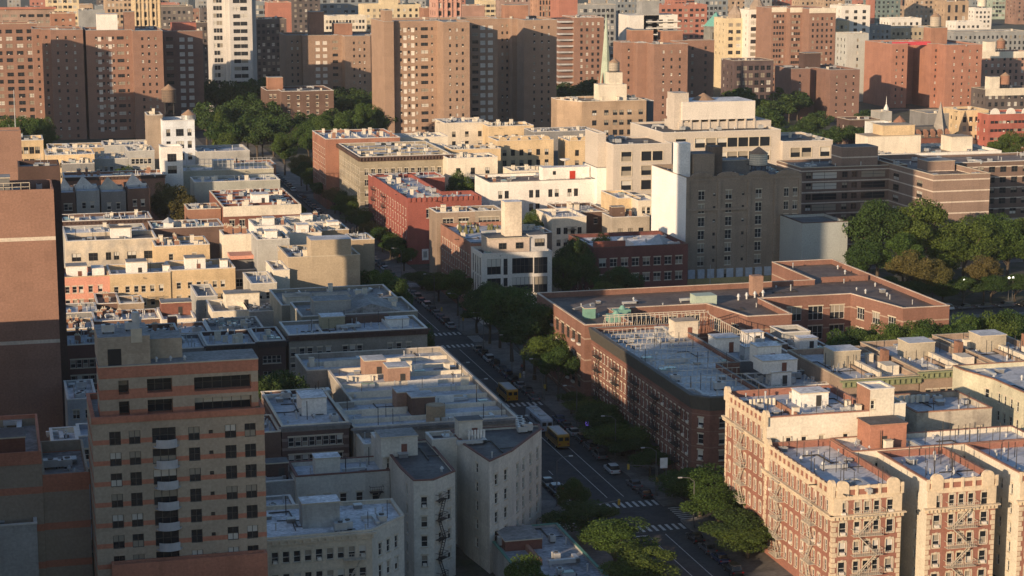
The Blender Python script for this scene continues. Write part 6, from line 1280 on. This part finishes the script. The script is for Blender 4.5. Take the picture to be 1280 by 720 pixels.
for px_,X_,yt,r_ in farrow:
    if X_>100: lab=f'far avenue tree on the right kerb, {ordn[nR]} from the modern white building'; nR+=1
    else: lab=f'far avenue tree on the left kerb, {ordn[nL]} from the blank tan wall'; nL+=1
    Y_,z_=atX(px_,yt,X_); tree(X_,Y_,max(8,min(z_,15)),r_,lab,nR+nL,group='dark trees lining the far avenue')
# park trees: (pixel x, crown top y, ground Y, radius, phrase)
park=[(30,127,830,9,'rounded park tree with a lit top at the left edge',2),(8,140,835,7,'park tree cut off at the left edge',0),(52,140,850,6,'dark park tree at the foot of the bright facet tower',1),
(355,165,800,7.5,'tree with sunlit olive crown over the head of the avenue',2),(385,152,820,7,'lit green tree right of the avenue head',0),(402,143,850,7,'lit tree in front of the low dark brick block',2),(425,140,850,6.5,'lit bushy tree below the sunlit brick tower',0),
(455,128,870,7.5,'lit tree at the foot of the tall buff tower',2),(472,134,880,6,'second lit tree touching the tall buff tower',0),(440,118,950,8,'dark tree mass behind the lit trees by the buff tower',1)]
for px_,yt,Y_,r_,lab,k_ in park:
    X_,z_=atY(px_,yt,Y_); tree(X_,Y_,max(12,min(z_,24)),r_,lab,k_,group='park trees',name='park_tree')
# dense dark park canopy, each tree its own
spots=[]
def fill(x0,x1,Yr,zt,rr,n,lab,ks=(1,),grp='dark park trees in shade'):
    k=0; rg=random.Random(x0*7+n)
    for i in range(n):
        px_=x0+(x1-x0)*(i+.5)/n+rg.uniform(-3,3); Y_=rg.uniform(*Yr); X_=xat(px_,Y_,8,200); tree(X_,Y_,rg.uniform(*zt),rg.uniform(*rr),lab+', '+ordn[i]+' from left',rg.choice(ks),group=grp,farp=True,name='park_tree')
fill(262,345,(840,900),(15,20),(7,9),8,'dark park tree between the slim white tower and the avenue')
fill(255,350,(905,960),(17,23),(8,10),8,'dark leafy park tree in the shade behind the front park row',grp='dark park trees behind the front row')
fill(250,360,(970,1040),(20,25),(8,11),8,'dark leafy park tree below the tall grey and white tower',grp='dark park trees below the glass tower')
fill(345,480,(900,950),(14,18),(7,9),9,'dark leafy tree between the avenue head and the tall buff tower',grp='dark trees near the buff tower')
fill(380,480,(960,1040),(16,22),(8,10),7,'dark leafy tree under the sunlit brick tower',grp='dark trees under the sunlit tower')
fill(697,770,(900,1080),(13,19),(8,11),14,'dark leafy tree in the park around the green spire',grp='dark trees around the spire')
fill(880,1000,(850,1010),(13,19),(8,11),16,'dark leafy tree in the park right of the machine room block',(1,0),grp='dark trees right of the machine room')
fill(945,1075,(800,860),(12,16),(7,9),8,'dark leafy tree before the low dark brick tower',grp='dark trees before the low brick tower')
fill(1075,1120,(830,900),(9,13),(6,8),4,'dark small tree left of the mansard roofed building',grp='dark trees by the mansard building')
fill(0,60,(860,900),(12,17),(6,8),5,'dark leafy tree at the foot of the leftmost towers',grp='dark trees at the leftmost towers')
X_,z_=atY(272,143,860); o=empty('conical_tree',(X_,860,0),'narrow pale green conical tree right of the slim white tower','tree'); link('crown',conem,o,(0,0,z_*.56),0,(5.5,5.5,z_*.46)); link('trunk',TP[0][1],o,(0,0,z_*.56),0,(3,3,z_*.36))
X_,z_=atY(285,165,830); tree(X_,830,max(10,z_),6,'sunlit low tree beside the narrow conical tree',2,name='park_tree')
# mid left brown tree and shaded trees
for (px_,yt,Y_,r_,k_,lab,nm) in [(218,213,632,6.5,5,'reddish brown leafy tree among the shaded rear extensions','yard_tree'),(205,222,640,5,5,'smaller brownish tree left of the reddish brown tree','yard_tree'),
 (345,462,365,7,4,'dark yard tree behind the small striped brick tenement','yard_tree'),(326,468,360,5,4,'dark yard tree beside the striped tower right side','yard_tree'),(152,190,695,4.5,1,'dark small tree between the grey tenements at left','yard_tree'),
 (587,206,655,5.5,1,'round tree beside the small white roofs left of the long white building','yard_tree'),(575,212,645,5,0,'green tree at the end of the red corner building roof','yard_tree'),(610,209,662,5,4,'darker round tree touching the white low roofs','yard_tree'),
 (750,290,520,4,0,'small pale green yard tree beside the cream rear house','yard_tree'),(668,262,575,3.5,0,'little bush like tree under the long white building','yard_tree'),
 (716,296,500,5.5,4,'dark yard tree behind the modern white building','yard_tree'),(704,312,495,5,1,'dark yard tree nearest the modern white building','yard_tree'),(728,318,492,4.5,4,'dark yard tree beside the dark red brick hall','yard_tree'),
 (778,332,482,6.5,4,'dark tree in front of the dark red brick hall','yard_tree'),(760,345,480,5,1,'low dark tree by the school roof corner','yard_tree'),
 (842,393,425,4,0,'green tree in the school court with sunlit top','yard_tree'),(862,395,425,3.6,2,'pale green tree in the school court beside the sunlit one','yard_tree'),(826,396,426,3.4,0,'leftmost small tree in the school court','yard_tree'),
 (1262,163,730,8,0,'dark green tree under the bright red scalloped building','park_tree'),(1248,172,735,6,1,'smaller dark tree left of the tree under the red building','park_tree')]:
    X_,z_=atY(px_,yt,Y_); tree(X_,Y_,max(6,min(z_,20)),r_,lab,k_,name=nm)
# big trees right
big=[(1100,247,505,10,4,'tall dark tree before the banded brown slab, left side of the big grove'),(1148,245,503,10.5,0,'tallest green tree of the grove in front of the banded wing'),(1130,290,492,7,2,'lit green tree low in the middle of the grove'),
(1142,312,480,7,5,'olive lit tree at the front of the grove'),(1168,322,478,5,5,'small olive tree right of the olive lit front tree'),(1208,270,500,10,0,'broad round green tree below the blank sunlit wing'),(1240,265,510,8,2,'green tree right behind the broad round tree'),(1262,275,500,9.5,0,'large green tree near the right edge of the grove'),
(1285,272,505,9,2,'green tree cut off by the right edge'),(1232,318,482,5.2,5,'small yellowish olive tree in front of the broad round tree'),(1085,300,495,8,4,'dark low tree beside the grey metal box'),(1115,345,478,6,4,'dark tree at the street edge below the olive tree'),
(1145,350,476,6,4,'dark low tree under the grove beside the cross street'),(1180,345,478,6,1,'dark low tree at the street corner of the grove'),(1205,352,477,6,4,'dark low tree below the broad round tree'),(1240,352,478,6,4,'dark low tree near the white lamps'),(1270,350,478,6,4,'dark low tree at the right edge above the cross street'),(1185,290,498,7.5,1,'dark tree filling the gap between the two tall grove trees')]
for px_,yt,Y_,r_,k_,lab in big:
    X_,z_=atY(px_,yt,Y_); tree(X_,Y_,max(8,min(z_,26)),r_,lab,k_,group='grove of big trees by the cross street',name='park_tree')
yr=[(1046,411,382),(1068,408,382),(1090,405,383),(1112,402,384),(1136,401,384),(1160,397,384),(1184,394,385),(1208,391,386),(1232,388,388),(1256,385,390),(1280,382,392),(1100,416,370),(1150,411,372),(1205,404,374),(1255,397,376)]
for i,(px_,yt,Y_) in enumerate(yr):
    X_,z_=atY(px_,yt,Y_); tree(X_,Y_,max(8,min(z_,19)),5.6,f'low leafy tree in the dense row behind the green cornices, {ordn[i]} from left' if i<11 else f'low leafy tree in the sparser nearer line behind the green cornices, {ordn[i-11]} from left',[0,4,1,2][i%4],group='row of low trees behind the green cornice row',name='yard_tree')
# ================================================================ VEHICLES
CARG=plain('car_glass',(.015,.018,.022),.08); TYRE=plain('tyre',(.015,.015,.015),.8); RIM=plain('rim',(.35,.35,.36),.35,.6); HL=plain('headlamp',(.6,.6,.58),.2); TL=plain('tail_lamp',(.30,.01,.01),.3); TLON=plain('tail_lamp_lit',(1.0,.03,.04),.3,emit=3.0)
def carpaint(n,c): 
    m,nt,b=_mat(n); b.inputs['Base Color'].default_value=(*c,1); b.inputs['Roughness'].default_value=.3; b.inputs['Metallic'].default_value=.2; b.inputs['Coat Weight'].default_value=.5; return m
CP={'black':carpaint('paint_black',(.02,.02,.022)),'white':carpaint('paint_white',(.62,.62,.62)),'silver':carpaint('paint_silver',(.34,.35,.36)),'grey':carpaint('paint_grey',(.12,.12,.13)),'blue':carpaint('paint_blue',(.03,.05,.12)),'red':carpaint('paint_red',(.22,.02,.02)),'yellow':carpaint('paint_yellow',(.48,.23,.015)),'tan':carpaint('paint_tan',(.25,.2,.15))}
def profile_mb(prof,w,taper,m=0):
    """closed side profile [(y,z)], extruded across x with a rounded inset shoulder"""
    o=MB(); n=len(prof); xs=[-w/2,-w/2+.10,w/2-.10,w/2]; cy=sum(p[0] for p in prof)/n; cz=sum(p[1] for p in prof)/n
    for i,x in enumerate(xs):
        s=.94 if i in (0,3) else 1
        for y,z in prof: o.v.append((x*(1-taper*max(0,(z-.9))),cy+(y-cy)*s,cz+(z-cz)*s))
    for i in range(3):
        for j in range(n): k=(j+1)%n; o.f.append((i*n+j,i*n+k,(i+1)*n+k,(i+1)*n+j)); o.m.append(m)
    o.f.append(tuple(reversed(range(n)))); o.m.append(m); o.f.append(tuple(range(3*n,4*n))); o.m.append(m); return o
def make_car(kind):
    L,Wd=(4.6,1.82) if kind!='suv' else (4.75,1.92)
    root=empty('parked_car',(0,0,-50),'x','car')
    H=1.0 if kind=='suv' else .86; top=1.72 if kind=='suv' else 1.45
    body=[(-L/2,.35),(L/2,.35),(L/2+.03,.62),(L/2-.08,H-.08),(L/2-1.0,H),(-L/2+.75,H+.03),(-L/2+.06,H-.06),(-L/2-.03,.6)]
    profile_mb(body,Wd,0).build('body',[CP['black']],root)
    r0,r1=(-L/2+.25,L/2-1.25) if kind=='suv' else (-L/2+.75,L/2-1.2)
    cab=[(r0,H-.02),(r1,H-.02),(r1-.62,top-.06),(r1-.85,top-.02),(r0+.55,top-.02),(r0+.3,top-.08)]
    profile_mb(cab,Wd-.16,.18).build('windscreen_band',[CARG],root)
    rf=[(r0+.42,top-.06),(r1-.74,top-.06),(r1-.95,top+.03),(r0+.62,top+.03)]
    profile_mb(rf,Wd-.34,.05).build('roof',[CP['black']],root)
    for sx in (-1,1):
        for y in (-L/2+.85,L/2-.9):
            m=MB().cyl(0,0,-.11,.11,.34,k=14); m.v=[(v[2],v[0],v[1]) for v in m.v]; wq_=m.build('wheel',[TYRE],root,(sx*(Wd/2-.10),y,.34))
            m=MB().cyl(0,0,-.118,.118,.2,k=10); m.v=[(v[2],v[0],v[1]) for v in m.v]; m.build('rim',[RIM],wq_)
        MB().box(sx*Wd*.38-.2,L/2-.10,.62,sx*Wd*.38+.2,L/2+.045,.78).build('headlight',[HL],root)
        MB().box(sx*Wd*.40-.16,-L/2-.045,.68,sx*Wd*.40+.16,-L/2+.10,.84).build('tail_light',[TL],root)
    return root
PC={'sedan':make_car('sedan'),'suv':make_car('suv')}
for o in PC.values():
    for c in o.children:
        if c.name.startswith(('body','roof')): c.material_slots[0].link='OBJECT'; c.material_slots[0].material=CP['black']
used=set()
def car(kind,X,Y,colr,label,rz=0,group='cars parked along the avenue',lit=False,name='parked_car'):
    if kind not in used: o=PC[kind]; used.add(kind)
    else: o=copy_tree(PC[kind])
    o.name=name
    o.location=(X,Y,.02); o.rotation_euler=(0,0,rz); o['label']=label; o['group']=group
    for c in o.children:
        n=c.name.split('.')[0]
        if n in('body','roof'):
            c.material_slots[0].link='OBJECT'; c.material_slots[0].material=CP[colr]
        if n=='tail_light': c.material_slots[0].link='OBJECT'; c.material_slots[0].material=TLON if lit else TL
    return o
rg=random.Random(5)
cols_=['black','grey','black','silver','black','blue','grey','black','white','black','tan','grey']
def row(X,Y0,Y1,where,n0=0,skip=()):
    y=Y0; k=0
    while y<Y1:
        if k not in skip:
            c=cols_[(n0+k)%12] if n0>=0 else 'black'
            kd='suv' if rg.random()<.45 else 'sedan'
            car(kd,X+rg.uniform(-.1,.1),y,c,f'{c} {kd} {where}, {ordn[k%20]} in line',rz=0 if X>103 else math.pi)
        y+=rg.uniform(5.4,6.0); k+=1
car('suv',109.9,atX(765,592,109.9)[0],'white','white car at the right kerb beside the dark street trees')
car('suv',110.6,atX(749,577,110.6)[0],'grey','dark car parked directly behind the white car at the right kerb')
row(110.8,328.5,336,'at the right kerb just past the lower crosswalk',0)
row(110.8,284,305,'at the right kerb below the lower crosswalk',4)
row(110.8,362,388,'under the dark trees before the long tenement',1)
row(110.8,404,456,'in the line beside the school',1)
row(110.8,484,532,'beside the modern white building',3)
row(110.8,560,634,'beside the bright red corner building',6)
row(110.8,658,735,'at the right kerb of the far avenue',2)
row(110.8,752,840,'at the right kerb by the park',8)
row(95.8,328,344,'on the left kerb beside the white blank side wall',8)
row(95.8,350,388,'on the left kerb below the patchy roof block',4)
row(95.8,484,534,'on the left kerb past the tan wall',0)
row(95.8,556,636,'on the left kerb by the red corner roofs',7)
row(95.8,656,738,'on the left kerb under the far trees',5)
car('sedan',96.3,atX(694,653,96.3)[0],'silver','silver car with a lit red tail lamp near the shop',lit=True,group=None)
car('sedan',100.5,765,'silver','silver car driving on the far avenue by the park',group=None); car('sedan',104.5,790,'white','white car driving furthest up the avenue',group=None); car('sedan',101,712,'grey','grey car in the middle of the far avenue',group=None)
car('suv',105.8,562,'black','dark car with lit tail lamps waiting past the tan wall',lit=True,group=None)
# cars on the cross street at right
for i in range(9):
    car('suv' if i%3==0 else 'sedan',243+i*5.9,473.0,cols_[(i*5+8)%12],f'car parked along the cross street by the grove, {ordn[i]} from left',rz=math.pi/2,group='cars parked on the cross street by the grove')
def bus(kind,X,Y,label,rz=0):
    L,Wd,H=(9.5,2.45,3.0) if kind=='school' else (12.2,2.55,3.1)
    r=empty(kind+'_bus',(X,Y,.02),label,'bus',rz=rz); bm_=CP['yellow'] if kind=='school' else plain('bus_white',(.40,.42,.46),.4)
    prof=[(-L/2,.5),(L/2,.5),(L/2,1.5),(L/2-(1.3 if kind=='school' else .1),1.75 if kind=='school' else 2.6),(L/2-(1.5 if kind=='school' else .3),H-.1),(L/2-2,H),(-L/2+.3,H),(-L/2,H-.3)]
    profile_mb(prof,Wd,0).build('body',[bm_],r)
    MB().box(-Wd/2+.25,-L/2+.5,H-.02,Wd/2-.25,L/2-2.2,H+.06).build('roof_panel',[plain('bus_roof_white',(.42,.42,.42),.5) if kind=='school' else METAL],r)
    for s in (-1,1):
        for i in range(9 if kind=='school' else 8):
            y=-L/2+.7+i*(L-3)/9; x=s*(Wd/2+.012); MB().box(min(x,x-s*.03),y,1.75,max(x,x-s*.03),y+.72,2.5).build('window',[CARG],r)
        for y in (-L/2+1.8,L/2-1.9):
            m=MB().cyl(0,0,-.15,.15,.48,k=14); m.v=[(v[2],v[0],v[1]) for v in m.v]; q_=m.build('wheel',[TYRE],r,(s*(Wd/2-.13),y,.48)); m=MB().cyl(0,0,-.157,.157,.26,k=10); m.v=[(v[2],v[0],v[1]) for v in m.v]; m.build('rim',[RIM],q_)
        MB().box(s*.85-.15,-L/2-.06,1.0,s*.85+.15,-L/2+.02,1.3).build('tail_light',[TL],r)
        MB().box(s*.2-(.8 if s<0 else 0),-L/2-.03,1.8,s*.2+(.8 if s>0 else 0),-L/2+.02,2.5).build('rear_window',[CARG],r)
    MB().box(-Wd/2+.1,-L/2-.08,.48,Wd/2-.1,-L/2+.02,.7).build('bumper',[DARKMETAL],r)
    if kind=='school':
        for z in (1.0,1.45): MB().box(-Wd/2-.015,-L/2+.3,z,Wd/2+.015,L/2-1.5,z+.06).build('rub_rail',[DARKMETAL],r)
    else: MB().box(-Wd/2-.015,-L/2+.3,.75,Wd/2+.015,L/2-.3,1.1).build('stripe',[CP['blue']],r)
    if kind=='city':
        for y in (-3,1,3.5): MB().box(-.7,y,H+.05,.7,y+1.4,H+.3).build('roof_unit',[METAL],r)
    return r
bus('school',105.6,atX(640,498,105.6)[0]+4,'yellow school bus with white roof near the upper crosswalk')
bus('school',105.6,atX(700,553,105.6)[0]+2,'yellow school bus behind the white city bus, nearer the viewer')
bus('city',105.6,atX(700,553,105.6)[0]+15.5,'white and blue city bus just ahead of the nearer school bus')
# box truck
r=empty('box_truck',(105.9,atX(629,474,105.9)[0],.02),'dark pickup truck with lit red lamps up the avenue from the school bus','truck')
profile_mb([(-2.9,.55),(2.9,.55),(2.9,1.15),(1.9,1.25),(1.3,2.05),(-.3,2.1),(-.5,1.3),(-2.9,1.3)],2.05,0).build('body',[CP['grey']],r); MB().box(-.8,.0,1.35,.8,1.1,2.12).build('cab_glass',[CARG],r); MB().box(-.85,-2.6,1.31,.85,-.6,1.5).build('load',[METAL],r)
for s in (-1,1):
    MB().box(s*.85-.12,-2.97,.9,s*.85+.12,-2.88,1.2).build('tail_light',[TLON],r)
    for y in (-1.9,1.9): m=MB().cyl(0,0,-.14,.14,.42,k=12); m.v=[(v[2],v[0],v[1]) for v in m.v]; m.build('wheel',[TYRE],r,(s*.9,y,.42))
# ================================================================ STREET FURNITURE
LAMPP=plain('lamp_post',(.10,.10,.10),.5)
def lamp(X,Y,label,s=-1,head=(0,0,0)):
    r=empty('street_lamp',(X,Y,.14),label,'street lamp','street lamps on the avenue')
    m=MB().cyl(0,0,0,.5,.2,k=8).cyl(0,0,.5,8.2,.11,.07,k=8); m.build('pole',[LAMPP],r)
    m=MB(); pts=[(0,0,8.1),(s*.9,0,8.8),(s*2.2,0,9.0)]; [m.bar(a,b,.05) for a,b in zip(pts,pts[1:])]; m.build('arm',[LAMPP],r)
    MB().box(s*2.55-.35,-.16,8.9,s*2.55+.35,.16,9.06).build('lamp_head',[METAL],r); return r
for i,(X_,Y_,s) in enumerate(((112.8,308,-1),(112.8,328,-1),(112.8,352,-1),(112.8,378,-1),(112.8,404,-1),(112.8,430,-1),(112.8,457,-1),(112.8,483,-1),(112.8,512,-1),(112.8,556,-1),(93.7,326,1),(93.7,356,1),(93.7,388,1),(93.7,404,1),(93.7,458,1),(93.7,560,1))):
    lamp(X_,Y_,f'grey arm street lamp on the {"right" if s<0 else "left"} kerb, {ordn[i if i<10 else i-10]} up the avenue',s)
def signal(X,Y,label,s):
    r=empty('traffic_light',(X,Y,.14),label,'traffic light'); MB().cyl(0,0,0,5.6,.1,.08,k=8).build('pole',[LAMPP],r); m=MB(); m.bar((0,0,5.5),(s*5.5,0,6.1),.06); m.build('arm',[LAMPP],r)
    MB().box(s*5.5-.18,-.18,5.3,s*5.5+.18,.18,6.3).build('signal_head',[plain('signal_yellow',(.35,.24,.03),.5)],r); MB().box(-.2,-.2,2.6,.2,.2,3.5).build('signal_head',[plain('signal_yellow',(.35,.24,.03),.5)],r)
for X_,Y_,s,lab in ((112.9,327.5,-1,'traffic signal on a long arm at the far right corner of the lower crossing'),(93.6,307,1,'traffic signal at the near left corner of the lower crossing'),(112.9,402.5,-1,'traffic signal by the second crosswalk beside the school'),(112.9,479,-1,'traffic signal at the corner of the modern white building'),(93.6,554,1,'traffic signal past the tan wall')): signal(X_,Y_,lab,s)
# white hanging boards on the corner
r=empty('sign_post',(114.2,326.5,.14),'post with three white sign boards at the lower crossing corner','sign'); MB().cyl(0,0,0,7.2,.09,k=8).build('pole',[LAMPP],r)
MB().box(-1.2,-.15,5.4,.2,-.08,7.3).build('sign_board',[plain('sign_white',(.72,.72,.70),.5)],r); MB().box(-.1,-.1,2.5,1.9,-.03,3.6).build('sign_board',[plain('sign_white',(.72,.72,.70),.5)],r); MB().box(1.95,-.1,2.4,4.0,-.03,3.6).build('sign_board',[plain('sign_white',(.72,.72,.70),.5)],r)
X_,Y_=at(725,534,0); r=empty('advertising_kiosk',(114.3,Y_-3,.14),'sidewalk kiosk with a glowing violet screen near the second crosswalk','kiosk'); MB().box(-.45,-.16,0,.45,.16,2.9).build('housing',[DARKMETAL],r); MB().box(-.38,-.18,.9,.38,-.165,2.7).build('screen',[plain('violet_screen',(.22,.15,.85),.3,emit=.45)],r)
X_,Y_=at(735,545,0); r=empty('banner_sign',(116.2,372,.14),'white slanted banner board beside the small corner tree','sign'); MB().bar((0,0,0),(0,0,3.6),.06).build('pole',[LAMPP],r); MB().box(-.05,-1.8,2.3,.05,1.8,3.6).build('sign_board',[plain('sign_white',(.72,.72,.70),.5)],r)
X_,Y_=at(21,160,0); r=empty('flag_pole',(xat(21,800,10,150),800,0),'thin tall mast rising left of the lit park tree','mast'); MB().cyl(0,0,0,atY(21,112,800)[1],.35,.12,k=6).build('pole',[METAL],r)
r=empty('mast',(xat(888,508,10,350),508,0),'thin pale mast in front of the storage block','mast'); MB().cyl(0,0,0,atY(888,331,508)[1],.14,.08,k=6).build('pole',[METAL],r)
for i,(px_,py_) in enumerate(((1206,339),(1262,336),(1267,336))):
    X_,z_=atY(px_,py_,476.5); r=empty('globe_lamp',(X_,476.5,0),('white globe lamp at the left under the grove trees','left of the twin white globe lamps near the right edge','right of the twin white globe lamps near the right edge')[i],'street lamp'); zz=7; MB().cyl(0,0,0,zz,.08,k=6).build('pole',[LAMPP],r)
    m=MB(); m.cyl(0,0,zz,zz+.2,.15,.4,k=10).cyl(0,0,zz+.2,zz+.55,.4,.15,k=10); m.build('lamp_head',[plain('lamp_globe',(.95,.93,.85),.3,emit=1.5)],r)
# pedestrians on the sidewalk beside the school
def person(X,Y,top,leg,label,rz=0,stride=.25):
    vs_=[(0,0,.92,.16),(0,0,1.15,.15),(0,0,1.40,.17),(0,0,1.52,.07),(0,.01,1.62,.10),(0,0,1.72,.09),
     (-.2,0,1.42,.06),(-.26,.08,1.15,.05),(-.24,.2,.92,.04),(.2,0,1.42,.06),(.26,-.08,1.15,.05),(.24,-.1,.90,.04),
     (-.1,0,.88,.09),(-.1,stride*.6,.5,.065),(-.1,stride*.7,.08,.045),(-.1,stride*.7+.14,.04,.04),(.1,0,.88,.09),(.1,-stride*.4,.5,.065),(.1,-stride,.08,.045),(.1,-stride+.14,.04,.04)]
    es=[(0,1),(1,2),(2,3),(3,4),(4,5),(2,6),(6,7),(7,8),(2,9),(9,10),(10,11),(0,12),(12,13),(13,14),(14,15),(0,16),(16,17),(17,18),(18,19)]
    me=bpy.data.meshes.new('person'); me.from_pydata([v[:3] for v in vs_],es,[]); o=bpy.data.objects.new('person',me); col.objects.link(o)
    o.location=(X,Y,.14); o.rotation_euler=(0,0,rz); md=o.modifiers.new('skin','SKIN'); me.skin_vertices[0].data[0].use_root=True
    for i,v in enumerate(vs_): me.skin_vertices[0].data[i].radius=(v[3],v[3])
    o.modifiers.new('sub','SUBSURF').levels=1; o.modifiers['sub'].render_levels=1; me.materials.append(plain('cloth_'+top[0],top[1],.9)); tag(o,label,'person','people on the avenue sidewalks')
    hm=MB().cyl(0,0,1.66,1.78,.105,.07,k=8); hm.build('hair',[plain('hair_dark',(.02,.015,.012),.8)],o)
for X_,Y_,tp,lab,rz_ in ((114.5,428,('navy',(.04,.05,.09)),'person in dark blue clothes walking beside the school wall',0),(115.4,431,('red',(.25,.05,.05)),'person in a red top near the school wall',.4),(114.0,424,('white',(.5,.5,.5)),'person in a white shirt on the school sidewalk',3),(116,419,('grey',(.15,.15,.15)),'person in grey closest to the school front',2.6),(114.8,384,('black',(.03,.03,.03)),'person in black beside the small corner tree',.2),(115.8,388,('tan',(.3,.22,.15)),'person in tan coat near the second crosswalk corner',3.3)):
    person(X_,Y_,tp,None,lab,rz_)

# the last visible rows of the city, at the top edge
rgf=random.Random(3)
marks=[(10,'the long red roof edge'),(40,'the leftmost brick rooftop'),(76,'the pale yellow tower'),(115,'the grey blank box'),(150,'the tan tower'),(185,'the bright yellow gridded tower'),(222,'the dark grey brown block'),(250,'the black looking block'),(290,'the grey and white tower'),(330,'the blue grey glass block'),(352,'the reddish drum block'),(385,'the dark top edge block'),(440,'the wide grey blue slab'),(490,'the pale yellow apartment house'),(520,'the corner turret house'),(560,'the pink gridded tower'),(600,'the rosy brick block'),(645,'the rosy brown tower'),(690,'the orange ribbed tower'),(735,'the modern grid block'),(780,'the dark blue grey block'),(815,'the white terraced building'),(850,'the terracotta slab'),(895,'the green roofed church tower'),(925,'the ornate cream house'),(950,'the cream white tower'),(980,'the cream parapet tower'),(1010,'the balconied brick tower'),(1045,'the ochre block'),(1075,'the white penthouse tower'),(1105,'the green glass tower'),(1130,'the white low block'),(1160,'the brownish yellow house'),(1200,'the arched tan tower'),(1222,'the small round tank'),(1262,'the pale green glass tower')]
cl=[('grey',GRT),('tan',TANT),('dark',DKT),('red brick',TERR),('slate blue',GLB),('cream',PALEY),('brown',BRICKP)]
for i,(px_,mk_) in enumerate(marks):
    for j in (0,1):
        cn,cm_=cl[(i*3+j*2)%7]; wv=rgf.uniform(14,24); a=px_+rgf.uniform(-12,8)+(j*14)
        if j==1 and i in(33,34): continue
        yv=rgf.uniform(-14,2) if j==0 else rgf.uniform(2,16)
        r,P,z=box('far_building',f'{cn} block {"peeping out on the top edge" if j==0 else "far off"} beyond {mk_}','building',a,a+wv,yv,cm_,'g',Y=2050+rgf.uniform(0,150) if j==0 else 1760+rgf.uniform(0,120),d=22,wins={0:W(n=rgf.randint(3,6),w=1.8,h=2.0,fh=4.0,top=2.4,rows=9,st='')},bits={'cooling_unit':1},cop=None,nwin=30,group='far blocks along the top edge')

# ================================================================ THE AIR
hm_=bpy.data.materials.new('haze'); hm_.use_nodes=True; nt=hm_.node_tree; nt.nodes.clear(); o_=nt.nodes.new('ShaderNodeOutputMaterial'); v_=nt.nodes.new('ShaderNodeVolumePrincipled'); v_.inputs['Color'].default_value=(.85,.90,.97,1); v_.inputs['Density'].default_value=.00005; v_.inputs['Anisotropy'].default_value=.2; nt.links.new(v_.outputs[0],o_.inputs['Volume'])
tag(MB().box(-6100,-500,-1.5,9100,8600,140).build('haze',[hm_]),kind='stuff')
